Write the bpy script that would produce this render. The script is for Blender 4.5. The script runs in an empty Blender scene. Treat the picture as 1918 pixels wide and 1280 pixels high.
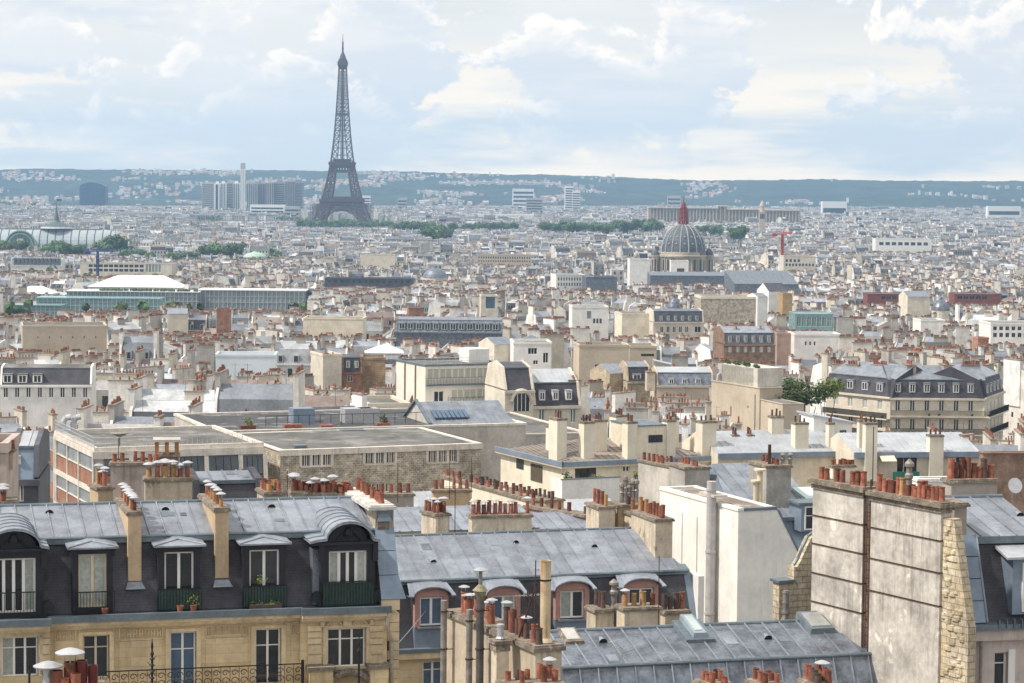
import bpy, math, random
import numpy as np
from mathutils import Vector, Matrix

rng = random.Random(7)
sc = bpy.context.scene
COL = sc.collection
R = math.radians

# ---------------------------------------------------------------- camera
FPX = 4741.0                       # focal length in pixels of the 1918 wide photograph
CAMZ = 100.0
TILT, ROLL = math.atan(310 / FPX), 0.009
cam_data = bpy.data.cameras.new('camera')
cam = bpy.data.objects.new('camera', cam_data)
COL.objects.link(cam)
cam_data.sensor_width = 36.0
cam_data.lens = 36.0 * FPX / 1918
cam_data.clip_start = 1.0
cam_data.clip_end = 60000.0
CF = Vector((0, math.cos(TILT), -math.sin(TILT)))
CU0 = Vector((0, math.sin(TILT), math.cos(TILT)))
CR0 = Vector((1, 0, 0))
CRR = math.cos(ROLL) * CR0 + math.sin(ROLL) * CU0
CUU = math.cos(ROLL) * CU0 - math.sin(ROLL) * CR0
CP = Vector((0, 0, CAMZ))
m = Matrix.Identity(4)
for i in range(3):
    m[i][0], m[i][1], m[i][2], m[i][3] = CRR[i], CUU[i], -CF[i], CP[i]
cam.matrix_world = m
sc.camera = cam

# ---------------------------------------------------------------- light
SUN_EL, SUN_AZ = 52.0, -68.0       # azimuth measured from the view direction, negative = left; the sun stands left and a little ahead/behind
SKY_STRENGTH = 0.1
world = bpy.data.worlds.new('World')
sc.world = world
world.use_nodes = True
wn, wl = world.node_tree.nodes, world.node_tree.links
wn.clear()
out = wn.new('ShaderNodeOutputWorld')
bg = wn.new('ShaderNodeBackground'); bg.inputs['Strength'].default_value = SKY_STRENGTH
wl.new(bg.outputs[0], out.inputs['Surface'])
sky = wn.new('ShaderNodeTexSky'); sky.sky_type = 'NISHITA'; sky.sun_disc = False
SUNV = Vector((-math.sin(R(105)) * math.cos(R(SUN_EL)), math.cos(R(105)) * math.cos(R(SUN_EL)), math.sin(R(SUN_EL))))
sky.sun_elevation = R(SUN_EL)
sky.sun_rotation = math.atan2(SUNV.x, SUNV.y)
sky.air_density = 1.0; sky.dust_density = 1.5; sky.ozone_density = 1.5


def wmath(op, a, b=None, c=None, clamp=False):
    n = wn.new('ShaderNodeMath'); n.operation = op; n.use_clamp = clamp
    for i, x in enumerate((a, b, c)):
        if x is None: continue
        if isinstance(x, (int, float)): n.inputs[i].default_value = x
        else: wl.new(x, n.inputs[i])
    return n.outputs[0]


def wramp(fac, lo, hi):
    n = wn.new('ShaderNodeMapRange'); n.interpolation_type = 'SMOOTHSTEP'
    wl.new(fac, n.inputs['Value']); n.inputs['From Min'].default_value = lo; n.inputs['From Max'].default_value = hi
    return n.outputs[0]


def wmix(fac, a, b):
    n = wn.new('ShaderNodeMix'); n.data_type = 'RGBA'
    if isinstance(fac, float): n.inputs[0].default_value = fac
    else: wl.new(fac, n.inputs[0])
    for s, x in ((n.inputs[6], a), (n.inputs[7], b)):
        if isinstance(x, tuple): s.default_value = x + (1,)
        else: wl.new(x, s)
    return n.outputs[2]


tc = wn.new('ShaderNodeTexCoord')


def wmap(scale, loc=(0, 0, 0)):
    n = wn.new('ShaderNodeMapping'); wl.new(tc.outputs['Generated'], n.inputs[0])
    n.inputs['Scale'].default_value = scale; n.inputs['Location'].default_value = loc
    return n.outputs[0]


def wnoise(vec, scale, detail=8, rough=0.55, dist=0.0):
    n = wn.new('ShaderNodeTexNoise'); wl.new(vec, n.inputs['Vector'])
    n.inputs['Scale'].default_value = scale; n.inputs['Detail'].default_value = detail
    n.inputs['Roughness'].default_value = rough; n.inputs['Distortion'].default_value = dist
    return n.outputs['Fac']


SC = (1, 1, 1.35)
low = wnoise(wmap((1, 1, 7.0), (0.7, 1.3, 2.2)), 8.0, 4, 0.55)          # stretched grey-blue layers
mid = wnoise(wmap((1, 1, 2.2), (2.9, 0.3, 1.25)), 11.0, 2, 0.5)         # where the heaps gather


def puffs(off):
    v = wmap(SC, (off[0], 1.7, off[1]))
    n = wnoise(v, 19.0, 8, 0.60, 0.3)
    vo = wn.new('ShaderNodeTexVoronoi'); vo.feature = 'F1'; wl.new(v, vo.inputs['Vector'])
    vo.inputs['Scale'].default_value = 52.0
    return wmath('SUBTRACT', n, wmath('MULTIPLY', vo.outputs['Distance'], 0.13))


gather = wmath('MULTIPLY', wmath('SUBTRACT', mid, 0.5), 0.75)
p0, p1 = wmath('ADD', puffs((0.35, 0.60)), gather), wmath('ADD', puffs((0.3470, 0.6075)), gather)
mask = wmath('MULTIPLY', wramp(p0, 0.35, 0.40), 0.9)
lit = wmath('MULTIPLY', wramp(wmath('SUBTRACT', p0, p1), -0.01, 0.075), wramp(p0, 0.56, 0.40))
K = 1.05 / SKY_STRENGTH
zz = wn.new('ShaderNodeSeparateXYZ'); wl.new(tc.outputs['Generated'], zz.inputs[0])
hgt = wramp(zz.outputs[2], 0.0, 0.075)
clear = wmix(hgt, (1.46 * K, 1.17 * K, 0.84 * K), (0.69 * K, 0.70 * K, 0.69 * K))
veil = wmix(wramp(low, 0.40, 0.60), clear, (0.80 * K, 0.785 * K, 0.75 * K))
shade = wmix(wramp(low, 0.42, 0.58), (0.67 * K, 0.69 * K, 0.72 * K), (0.79 * K, 0.77 * K, 0.75 * K))
ccol = wmix(lit, shade, (1.03 * K, 0.93 * K, 0.83 * K))
base = wmix(0.93, sky.outputs[0], veil)
# the heaps stand above the haze line and thin out towards it
wl.new(wmix(wmath('MULTIPLY', mask, wramp(zz.outputs[2], -0.004, 0.028)), base, ccol), bg.inputs['Color'])

sun_data = bpy.data.lights.new('sun', 'SUN')
sun = bpy.data.objects.new('sun', sun_data); COL.objects.link(sun)
sun_data.energy = 3.9
sun_data.angle = R(3)
sun_data.color = (1.0, 0.93, 0.83)
sun.rotation_euler = SUNV.to_track_quat('Z', 'Y').to_euler()
sun.location = (0, 0, 500)

sc.view_settings.view_transform = 'Standard'
sc.view_settings.look = 'None'
sc.view_settings.exposure = 0.27
sc.view_settings.gamma = 1.0
sc.view_settings.use_curve_mapping = False
sc.render.engine = 'CYCLES'
sc.cycles.use_denoising = True
try:
    sc.cycles.denoiser = 'OPENIMAGEDENOISE'
    sc.cycles.denoising_input_passes = 'RGB_ALBEDO_NORMAL'
except Exception:
    pass
sc.cycles.max_bounces = 6
sc.cycles.diffuse_bounces = 3
sc.cycles.glossy_bounces = 2
sc.cycles.transmission_bounces = 2
sc.cycles.volume_bounces = 2
sc.cycles.sample_clamp_indirect = 4.0


# ---------------------------------------------------------------- geometry of the view: where a sight line meets the place
def ray(px, py):
    return CF + CRR * ((px - 959) / FPX) + CUU * ((640 - py) / FPX)


def W(px, py, Y):
    d = ray(px, py)
    return CP + d * (Y / d.y)


def topix(P):
    v = P - CP
    w = v.dot(CF)
    return 959 + FPX * v.dot(CRR) / w, 640 - FPX * v.dot(CUU) / w


_GD = [(-500, 28), (0, 30), (60, 33), (90, 36), (130, 43), (200, 49), (300, 55), (445, 61), (650, 69), (900, 76), (1300, 85), (2000, 94), (3000, 98), (4500, 99), (30000, 99)]


def interp(t, tab):
    for (a, x), (b, y) in zip(tab, tab[1:]):
        if t <= b:
            k = max(0.0, (t - a) / (b - a))
            return x + (y - x) * k
    return tab[-1][1]


def ground(Y):
    return CAMZ - interp(Y, _GD)


def roof_z(Y):
    return ground(Y) + 21.5


def y_of(Z, Y):
    """photograph row of height Z at distance Y (middle of the frame)"""
    return 330 + (CAMZ - Z) / Y * FPX


def Yof(py, px=959):
    """distance at which ordinary roofs appear in row py"""
    py = py - 0.009 * (px - 959)
    lo, hi = 60.0, 9000.0
    for _ in range(50):
        mid = (lo + hi) / 2
        if y_of(roof_z(mid), mid) > py: lo = mid
        else: hi = mid
    return lo


class Fr:
    """A building's own axes: u along its front, v back from it, z up from its base."""
    def __init__(s, px, py, Y, ang, zb=None):
        P = W(px, py, Y)
        s.zb = ground(Y) if zb is None else zb
        s.o = Vector((P.x, P.y, s.zb)); s.a = R(ang)
        s.ud = Vector((math.cos(s.a), math.sin(s.a), 0)); s.vd = Vector((-math.sin(s.a), math.cos(s.a), 0))

    def hit(s, px, py, v=0.0):
        """(u, z) where the sight line through a pixel meets the upright plane v"""
        d = ray(px, py)
        t = (s.o + s.vd * v - CP).dot(s.vd) / d.dot(s.vd)
        q = CP + d * t - s.o
        return q.dot(s.ud), q.z

    def side(s, px, py, u):
        """(v, z) on the upright plane u"""
        d = ray(px, py)
        t = (s.o + s.ud * u - CP).dot(s.ud) / d.dot(s.ud)
        q = CP + d * t - s.o
        return q.dot(s.vd), q.z

    def flat(s, px, py, z):
        """(u, v) on the level plane z"""
        d = ray(px, py)
        t = (s.zb + z - CAMZ) / d.z
        q = CP + d * t - s.o
        return q.dot(s.ud), q.dot(s.vd)

    def wp(s, u, v, z):
        return s.o + s.ud * u + s.vd * v + Vector((0, 0, z))

    def pix(s, u, v, z):
        return topix(s.wp(u, v, z))


# ---------------------------------------------------------------- mesh building
class MB:
    def __init__(s):
        s.v = []; s.f = []; s.m = []; s.c = []

    def face(s, pts, mi=0, col=None):
        n = len(s.v)
        s.v.extend([tuple(p) for p in pts]); s.f.append(tuple(range(n, n + len(pts)))); s.m.append(mi); s.c.append(col)

    def box(s, x0, x1, y0, y1, z0, z1, mi=0, col=None, top=None, topcol=None):
        n = len(s.v)
        s.v.extend([(x0, y0, z0), (x1, y0, z0), (x1, y1, z0), (x0, y1, z0), (x0, y0, z1), (x1, y0, z1), (x1, y1, z1), (x0, y1, z1)])
        for k, q in enumerate(((0, 1, 5, 4), (1, 2, 6, 5), (2, 3, 7, 6), (3, 0, 4, 7), (4, 5, 6, 7), (3, 2, 1, 0))):
            s.f.append(tuple(n + i for i in q))
            t = k == 4 and top is not None
            s.m.append(top if t else mi); s.c.append(topcol if t and topcol else col)

    def hull(s, bot, topp, mi=0, col=None, caps=True):
        """side faces between two rings of points plus caps"""
        n = len(s.v); k = len(bot)
        s.v.extend([tuple(p) for p in bot]); s.v.extend([tuple(p) for p in topp])
        for i in range(k):
            j = (i + 1) % k
            s.f.append((n + i, n + j, n + k + j, n + k + i)); s.m.append(mi); s.c.append(col)
        if caps:
            s.f.append(tuple(n + i for i in reversed(range(k)))); s.m.append(mi); s.c.append(col)
            s.f.append(tuple(n + k + i for i in range(k))); s.m.append(mi); s.c.append(col)

    def prism(s, prof, u0, u1, mis=0, cols=None, endm=0, endc=None, u0b=None, u1b=None):
        """profile of (v, z) points (counter-clockwise seen from +u) swept along u; one material per profile edge"""
        n = len(s.v); k = len(prof)
        for u, lst in ((u0, u0b), (u1, u1b)):
            for i, (a, b) in enumerate(prof):
                s.v.append((lst[i] if lst else u, a, b))
        for i in range(k):
            j = (i + 1) % k
            s.f.append((n + i, n + k + i, n + k + j, n + j)); s.m.append(mis[i] if isinstance(mis, (list, tuple)) else mis)
            s.c.append(cols[i] if isinstance(cols, list) else cols)
        s.f.append(tuple(n + i for i in range(k))); s.m.append(endm); s.c.append(endc)
        s.f.append(tuple(n + k + i for i in reversed(range(k)))); s.m.append(endm); s.c.append(endc)

    def tube(s, p0, p1, r0, r1=None, n=8, mi=0, col=None, caps=True):
        r1 = r0 if r1 is None else r1
        p0 = Vector(p0); p1 = Vector(p1); d = (p1 - p0)
        if d.length < 1e-6: return
        d.normalize()
        a = Vector((0, 0, 1)) if abs(d.z) < 0.9 else Vector((1, 0, 0))
        x = d.cross(a).normalized(); y = x.cross(d)
        b = [p0 + (x * math.cos(t) + y * math.sin(t)) * r0 for t in [2 * math.pi * i / n for i in range(n)]]
        c = [p1 + (x * math.cos(t) + y * math.sin(t)) * r1 for t in [2 * math.pi * i / n for i in range(n)]]
        s.hull(b, c, mi, col, caps)

    def lathe(s, prof, n=12, c=(0, 0, 0), mi=0, col=None, cap=True, phase=0.0):
        """profile of (r, z) upwards"""
        rings = []
        for r_, z_ in prof:
            rings.append([(c[0] + r_ * math.cos(phase + 2 * math.pi * i / n), c[1] + r_ * math.sin(phase + 2 * math.pi * i / n), c[2] + z_) for i in range(n)])
        for a, b in zip(rings, rings[1:]):
            s.hull(a, b, mi, col, False)
        if cap:
            s.face(rings[-1], mi, col)

    def add(s, o, fn=None):
        n = len(s.v)
        s.v.extend(o.v if fn is None else [fn(p) for p in o.v])
        s.f.extend([tuple(n + i for i in q) for q in o.f]); s.m.extend(o.m); s.c.extend(o.c)

    def arrays(s):
        V = np.array(s.v, dtype=np.float32).reshape(-1, 3)
        L = np.array([i for q in s.f for i in q], dtype=np.int32)
        T = np.array([len(q) for q in s.f], dtype=np.int32)
        Mi = np.array(s.m, dtype=np.int32)
        C = np.array([(c or (0.5, 0.5, 0.5)) + (1,) for c in s.c], dtype=np.float32).reshape(-1, 4)
        return V, L, T, Mi, C

    def mesh(s, name, mats, smooth=False, col=False):
        return mesh_from(name, s.arrays(), mats, smooth, col)

    def build(s, name, mats, parent=None, smooth=False, kind=None, label=None, col=False):
        o = bpy.data.objects.new(name, s.mesh(name, mats, smooth, col))
        COL.objects.link(o)
        if parent is not None: o.parent = parent
        if kind: o['kind'] = kind
        if label: o['label'] = label
        return o


def mesh_from(name, arr, mats, smooth=False, col=False):
    V, L, T, Mi, C = arr
    me = bpy.data.meshes.new(name)
    me.vertices.add(len(V)); me.vertices.foreach_set('co', V.ravel())
    me.loops.add(len(L)); me.loops.foreach_set('vertex_index', L)
    me.polygons.add(len(T))
    st = np.concatenate(([0], np.cumsum(T)[:-1])).astype(np.int32) if len(T) else np.zeros(0, np.int32)
    me.polygons.foreach_set('loop_start', st)
    try: me.polygons.foreach_set('loop_total', T)
    except Exception: pass
    me.polygons.foreach_set('material_index', Mi)
    if not isinstance(mats, (list, tuple)): mats = [mats]
    for x in mats: me.materials.append(x)
    me.update(calc_edges=True)
    if col:
        a = me.attributes.new('col', 'FLOAT_COLOR', 'FACE'); a.data.foreach_set('color', C.ravel())
    me.polygons.foreach_set('use_smooth', np.full(len(T), smooth))
    me.validate(verbose=False)
    return me


def empty(name, loc, rz=0.0, label=None, cat=None, group=None):
    o = bpy.data.objects.new(name, None); COL.objects.link(o)
    o.location = loc; o.rotation_euler = (0, 0, rz); o.empty_display_size = 0.5
    return tag(o, label, cat, group)


def tag(o, label=None, cat=None, group=None, kind=None):
    if label: o['label'] = label
    if cat: o['category'] = cat
    if group: o['group'] = group
    if kind: o['kind'] = kind
    return o


def thing(name, fr, label, cat, group=None):
    return empty(name, fr.o, fr.a, label, cat, group)


def inst(name, me, parent=None, loc=(0, 0, 0), rz=0.0, scale=(1, 1, 1), rot=None):
    o = bpy.data.objects.new(name, me); COL.objects.link(o)
    if parent is not None: o.parent = parent
    o.location = loc; o.rotation_euler = rot or (0, 0, rz); o.scale = scale
    return o


def copy_tree(o, kids, parent=None):
    c = o.copy(); COL.objects.link(c)
    if parent is not None: c.parent = parent
    for ch in kids.get(o.name, ()): copy_tree(ch, kids, c)
    return c


def kidmap(root):
    k = {}
    def walk(o):
        k[o.name] = list(o.children)
        for ch in k[o.name]: walk(ch)
    walk(root)
    return k


# ---------------------------------------------------------------- materials
MATS = {}


def M(name, color, rough=0.75, metal=0.0, var=0.12, nscale=0.6, streak=0.0, streak_col=(0.12, 0.1, 0.08), streak_th=0.5, rnd=0.0, brick=None,
      bump=0.0, bscale=30.0, attr=False, spec=0.4, emit=None, patch=None, seams=0.0):
    if name in MATS: return MATS[name]
    mt = bpy.data.materials.new(name); MATS[name] = mt
    mt.use_nodes = True
    n, l = mt.node_tree.nodes, mt.node_tree.links
    b = n['Principled BSDF']
    b.inputs['Roughness'].default_value = rough; b.inputs['Metallic'].default_value = metal
    b.inputs['Specular IOR Level'].default_value = spec

    def mix(fac, a, c, mode='MIX'):
        x = n.new('ShaderNodeMix'); x.data_type = 'RGBA'; x.blend_type = mode
        if isinstance(fac, (int, float)): x.inputs[0].default_value = fac
        else: l.new(fac, x.inputs[0])
        for s_, y in ((x.inputs[6], a), (x.inputs[7], c)):
            if isinstance(y, tuple): s_.default_value = y + (1,)
            else: l.new(y, s_)
        return x.outputs[2]

    def mr(v, a, c, lo=0.0, hi=1.0, smooth=True):
        x = n.new('ShaderNodeMapRange'); x.interpolation_type = 'SMOOTHSTEP' if smooth else 'LINEAR'
        l.new(v, x.inputs['Value']); x.inputs['From Min'].default_value = a; x.inputs['From Max'].default_value = c
        x.inputs['To Min'].default_value = lo; x.inputs['To Max'].default_value = hi
        return x.outputs[0]

    geo = n.new('ShaderNodeNewGeometry'); tcn = n.new('ShaderNodeTexCoord')
    pos = geo.outputs['Position']

    def noise(vec, s_, d=5, r_=0.6):
        x = n.new('ShaderNodeTexNoise'); l.new(vec, x.inputs['Vector'])
        x.inputs['Scale'].default_value = s_; x.inputs['Detail'].default_value = d; x.inputs['Roughness'].default_value = r_
        return x.outputs['Fac']

    def mapping(vec, sc_):
        x = n.new('ShaderNodeMapping'); l.new(vec, x.inputs[0]); x.inputs['Scale'].default_value = sc_
        return x.outputs[0]

    cur = tuple(color)
    if attr:
        a = n.new('ShaderNodeAttribute'); a.attribute_name = 'col'; cur = a.outputs['Color']
    hgt = None
    if brick:
        bt = n.new('ShaderNodeTexBrick')
        cx = n.new('ShaderNodeSeparateXYZ'); l.new(tcn.outputs['Object'], cx.inputs[0])
        ad = n.new('ShaderNodeMath'); l.new(cx.outputs[0], ad.inputs[0]); l.new(cx.outputs[1], ad.inputs[1])
        cb = n.new('ShaderNodeCombineXYZ'); l.new(ad.outputs[0], cb.inputs[0]); l.new(cx.outputs[2], cb.inputs[1])
        l.new(cb.outputs[0], bt.inputs['Vector'])
        bw, bh, mort, c2, cm = brick
        bt.inputs['Scale'].default_value = 1.0
        bt.inputs['Brick Width'].default_value = bw; bt.inputs['Row Height'].default_value = bh
        bt.inputs['Mortar Size'].default_value = mort; bt.inputs['Mortar Smooth'].default_value = 0.3
        bt.inputs['Color1'].default_value = tuple(color) + (1,); bt.inputs['Color2'].default_value = tuple(c2) + (1,)
        bt.inputs['Mortar'].default_value = tuple(cm) + (1,)
        cur = bt.outputs['Color']; hgt = bt.outputs['Fac']
    if patch:
        pc, psc, pth = patch
        cur = mix(mr(noise(pos, psc, 6, 0.65), pth, pth + 0.06), cur, tuple(pc))
    if streak > 0:
        sv = mapping(pos, (5.0, 5.0, 0.35))
        f1 = noise(sv, 1.0, 4, 0.6); f2 = noise(pos, 0.45, 3)
        ml = n.new('ShaderNodeMath'); ml.operation = 'MULTIPLY'
        l.new(mr(f1, streak_th - 0.08, streak_th + 0.2), ml.inputs[0]); l.new(mr(f2, 0.4, 0.65, 0.15, 1.0), ml.inputs[1])
        m2 = n.new('ShaderNodeMath'); m2.operation = 'MULTIPLY'; l.new(ml.outputs[0], m2.inputs[0]); m2.inputs[1].default_value = streak
        cur = mix(m2.outputs[0], cur, tuple(streak_col))
    if var > 0:
        v1 = noise(pos, nscale, 6, 0.6); v2 = noise(pos, nscale * 7, 4, 0.6)
        k = n.new('ShaderNodeMath'); k.operation = 'ADD'; l.new(mr(v1, 0.3, 0.7, -var, var), k.inputs[0]); l.new(mr(v2, 0.3, 0.7, 1 - var * .5, 1 + var * .5), k.inputs[1])
        bv = n.new('ShaderNodeVectorMath'); bv.operation = 'SCALE'
        if isinstance(cur, tuple): bv.inputs[0].default_value = cur
        else: l.new(cur, bv.inputs[0])
        l.new(k.outputs[0], bv.inputs['Scale']); cur = bv.outputs[0]
    if rnd > 0:
        oi = n.new('ShaderNodeObjectInfo'); bv = n.new('ShaderNodeVectorMath'); bv.operation = 'SCALE'
        if isinstance(cur, tuple): bv.inputs[0].default_value = cur
        else: l.new(cur, bv.inputs[0])
        l.new(mr(oi.outputs['Random'], 0, 1, 1 - rnd, 1 + rnd, False), bv.inputs['Scale']); cur = bv.outputs[0]
    if isinstance(cur, tuple): b.inputs['Base Color'].default_value = cur + (1,)
    else: l.new(cur, b.inputs['Base Color'])
    if bump > 0 or hgt is not None:
        bp = n.new('ShaderNodeBump'); bp.inputs['Strength'].default_value = bump or 0.4; bp.inputs['Distance'].default_value = 0.03
        if hgt is not None:
            iv = n.new('ShaderNodeMath'); iv.operation = 'SUBTRACT'; iv.inputs[0].default_value = 1.0; l.new(hgt, iv.inputs[1]); l.new(iv.outputs[0], bp.inputs['Height'])
        else: l.new(noise(pos, bscale, 4), bp.inputs['Height'])
        l.new(bp.outputs[0], b.inputs['Normal'])
    if metal > 0 or rough < 0.6:
        l.new(mr(noise(pos, 1.7, 4), 0.3, 0.7, max(0.03, rough - 0.1), min(1, rough + 0.14)), b.inputs['Roughness'])
    if emit:
        b.inputs['Emission Color'].default_value = tuple(emit) + (1,); b.inputs['Emission Strength'].default_value = 1
    return mt


zinc = M('zinc', (0.265, 0.29, 0.335), 0.42, 0.35, 0.22, 0.9, rnd=0.15, patch=((0.33, 0.335, 0.35), 1.1, 0.63), streak=0.35, streak_col=(0.17, 0.19, 0.22), streak_th=0.55)
zinc_dk = M('zinc_dark', (0.165, 0.185, 0.22), 0.42, 0.4, 0.38, 1.3, rnd=0.12, streak=0.5, streak_col=(0.38, 0.41, 0.45), streak_th=0.62)
zinc_lt = M('zinc_light', (0.44, 0.46, 0.49), 0.45, 0.3, 0.14, 0.5, rnd=0.1)
zinc_brown = M('zinc_brown', (0.30, 0.26, 0.23), 0.5, 0.25, 0.3, 0.4, rnd=0.12)
zinc_blue = M('zinc_blue', (0.22, 0.275, 0.35), 0.5, 0.3, 0.15, 0.5, rnd=0.1)
lead = M('lead_gutter', (0.16, 0.20, 0.23), 0.5, 0.4, 0.2, 1.0)
slate = M('slate', (0.058, 0.057, 0.070), 0.55, 0.0, 0.30, 0.5, brick=(0.22, 0.105, 0.008, (0.062, 0.060, 0.074), (0.036, 0.036, 0.044)), bump=0.3, streak=0.25, streak_col=(0.13, 0.12, 0.12), streak_th=0.6)
slate_far = M('slate_far', (0.075, 0.08, 0.10), 0.6, 0.0, 0.3, 0.4, rnd=0.2)
stone = M('cream_stone', (0.66, 0.53, 0.335), 0.85, 0, 0.16, 0.5, brick=(1.05, 0.36, 0.008, (0.56, 0.44, 0.26), (0.42, 0.33, 0.21)), streak=0.35, streak_col=(0.30, 0.24, 0.16), bump=0.25)
stone_plain = M('cream_stone_plain', (0.64, 0.52, 0.34), 0.85, 0, 0.2, 0.8, streak=0.4, streak_col=(0.27, 0.21, 0.15))
stone_pale = M('pale_limestone', (0.66, 0.60, 0.50), 0.85, 0, 0.14, 0.4, brick=(1.1, 0.4, 0.01, (0.62, 0.565, 0.47), (0.52, 0.47, 0.40)), rnd=0.05, bump=0.2)
plaster = M('cream_plaster', (0.69, 0.62, 0.50), 0.9, 0, 0.12, 0.35, streak=0.25, streak_col=(0.38, 0.32, 0.24), rnd=0.06)
plaster_wh = M('white_plaster', (0.78, 0.76, 0.72), 0.85, 0, 0.09, 0.5, streak=0.3, streak_col=(0.5, 0.47, 0.42))
plaster_be = M('beige_plaster', (0.53, 0.45, 0.35), 0.9, 0, 0.10, 0.2, streak=0.25, streak_col=(0.36, 0.3, 0.24), rnd=0.05)
chim_pl = M('stained_chimney_plaster', (0.56, 0.48, 0.37), 0.9, 0, 0.18, 0.9, streak=0.7, streak_col=(0.22, 0.18, 0.14), streak_th=0.5, rnd=0.10, patch=((0.30, 0.25, 0.19), 1.3, 0.60))
chim_tan = M('tan_chimney_render', (0.50, 0.38, 0.25), 0.9, 0, 0.14, 0.9, streak=0.5, streak_col=(0.25, 0.19, 0.14), rnd=0.06)
chim_wh = M('pale_chimney_render', (0.72, 0.66, 0.54), 0.9, 0, 0.08, 0.5, streak=0.2, streak_col=(0.45, 0.38, 0.3), rnd=0.05)
weather = M('weathered_grey_render', (0.50, 0.465, 0.42), 0.92, 0, 0.26, 0.7, streak=0.85, streak_col=(0.22, 0.20, 0.18), streak_th=0.49, patch=((0.76, 0.71, 0.61), 1.0, 0.60), bump=0.3, bscale=14)
capstone = M('weathered_cap', (0.20, 0.165, 0.13), 0.95, 0, 0.35, 3.0, patch=((0.34, 0.31, 0.26), 5.0, 0.56), bump=0.5, bscale=20)
concrete = M('concrete', (0.48, 0.45, 0.41), 0.9, 0, 0.18, 0.5, streak=0.4, streak_col=(0.25, 0.23, 0.2))
gravel = M('grey_flat_roofing', (0.125, 0.122, 0.115), 0.95, 0, 0.3, 0.15, patch=((0.19, 0.185, 0.175), 0.22, 0.5), bump=0.3)
rubble = M('rubble_stone', (0.44, 0.38, 0.30), 0.9, 0, 0.35, 1.2, brick=(0.42, 0.22, 0.03, (0.28, 0.235, 0.185), (0.50, 0.46, 0.38)), bump=0.6, patch=((0.58, 0.51, 0.40), 2.2, 0.58))
rubble_y = M('yellow_rubble_stone', (0.55, 0.48, 0.365), 0.9, 0, 0.3, 0.9, brick=(0.42, 0.24, 0.02, (0.46, 0.37, 0.24), (0.34, 0.28, 0.2)), bump=0.8, patch=((0.30, 0.24, 0.17), 1.8, 0.58), streak=0.2)
brickm = M('red_brick', (0.30, 0.115, 0.065), 0.9, 0, 0.25, 0.7, brick=(0.22, 0.075, 0.008, (0.22, 0.085, 0.05), (0.42, 0.34, 0.27)), rnd=0.08, bump=0.3)
brick_dk = M('brown_brick', (0.25, 0.14, 0.09), 0.9, 0, 0.3, 0.7, brick=(0.22, 0.075, 0.008, (0.19, 0.11, 0.07), (0.36, 0.3, 0.25)), bump=0.3)
terra = M('terracotta', (0.25, 0.09, 0.056), 0.8, 0, 0.35, 5.0, rnd=0.5, streak=0.35, streak_col=(0.10, 0.05, 0.035))
terra_y = M('yellow_terracotta', (0.38, 0.22, 0.095), 0.8, 0, 0.2, 5.0, rnd=0.2, streak=0.4, streak_col=(0.12, 0.08, 0.05))
terra_dk = M('sooty_clay', (0.10, 0.065, 0.055), 0.85, 0, 0.25, 5.0, rnd=0.3)
steel = M('pale_sheet_metal', (0.52, 0.53, 0.55), 0.4, 0.5, 0.1, 4.0, rnd=0.1)
steel_dk = M('dull_pipe_metal', (0.26, 0.24, 0.22), 0.55, 0.4, 0.3, 4.0)
pipe_pl = M('painted_pipe', (0.44, 0.42, 0.42), 0.6, 0.1, 0.12, 3.0, streak=0.3, streak_col=(0.25, 0.2, 0.17))
black = M('black_iron', (0.015, 0.015, 0.018), 0.5, 0.2, 0.1, 3.0)
navy = M('dark_painted_joinery', (0.018, 0.019, 0.027), 0.5, 0, 0.2, 2.0)
rust = M('rusty_iron', (0.07, 0.03, 0.02), 0.8, 0.1, 0.3, 3.0)
white = M('white_paint', (0.80, 0.79, 0.77), 0.5, 0, 0.05, 2.0)
creamp = M('cream_paint', (0.66, 0.56, 0.40), 0.6, 0, 0.08, 2.0)
pink = M('pink_stone_trim', (0.42, 0.235, 0.205), 0.85, 0, 0.15, 2.0)
glass = M('window_glass', (0.03, 0.035, 0.042), 0.08, 0, 0.3, 0.6, spec=0.8, rnd=0.4)
glass_bl = M('sky_lit_glass', (0.07, 0.12, 0.20), 0.06, 0, 0.2, 0.6, spec=0.9)
glass_gr = M('greenish_glass', (0.12, 0.20, 0.19), 0.1, 0, 0.2, 0.6, spec=0.8, rnd=0.2)
curtain = M('curtained_glass', (0.40, 0.44, 0.40), 0.35, 0, 0.2, 6.0, spec=0.6, rnd=0.2)
shutter = M('pale_shutter', (0.46, 0.46, 0.37), 0.7, 0, 0.06, 1.0, rnd=0.05)
green_gl = M('green_balcony_screen', (0.015, 0.055, 0.045), 0.2, 0, 0.2, 2.0, spec=0.7)
leaf_m = M('leaves', (0.055, 0.085, 0.022), 0.75, 0, 0.45, 0.6, rnd=0.25)
leaf_l = M('light_leaves', (0.13, 0.17, 0.035), 0.75, 0, 0.35, 0.6, rnd=0.2)
leaf_f = M('far_leaves', (0.085, 0.135, 0.05), 0.8, 0, 0.45, 0.05, rnd=0.3)
bark = M('bark', (0.10, 0.075, 0.05), 0.9, 0, 0.3, 3.0)
teal = M('teal_glass', (0.22, 0.36, 0.37), 0.2, 0.1, 0.12, 0.1, rnd=0.12, spec=0.8)
c_wall = M('city_wall', (1, 1, 1), 0.88, 0, 0.16, 0.4, streak=0.35, streak_col=(0.3, 0.26, 0.21), attr=True, rnd=0.06)
c_roof = M('city_roof', (1, 1, 1), 0.5, 0.15, 0.22, 0.35, attr=True, rnd=0.08)
c_dark = M('city_window', (0.035, 0.042, 0.055), 0.15, 0, 0.0, spec=0.7)
c_clay = M('city_clay', (0.24, 0.105, 0.07), 0.85, 0, 0.35, 0.6)
c_leaf = M('city_leaves', (0.055, 0.09, 0.03), 0.8, 0, 0.4, 0.4)
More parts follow.
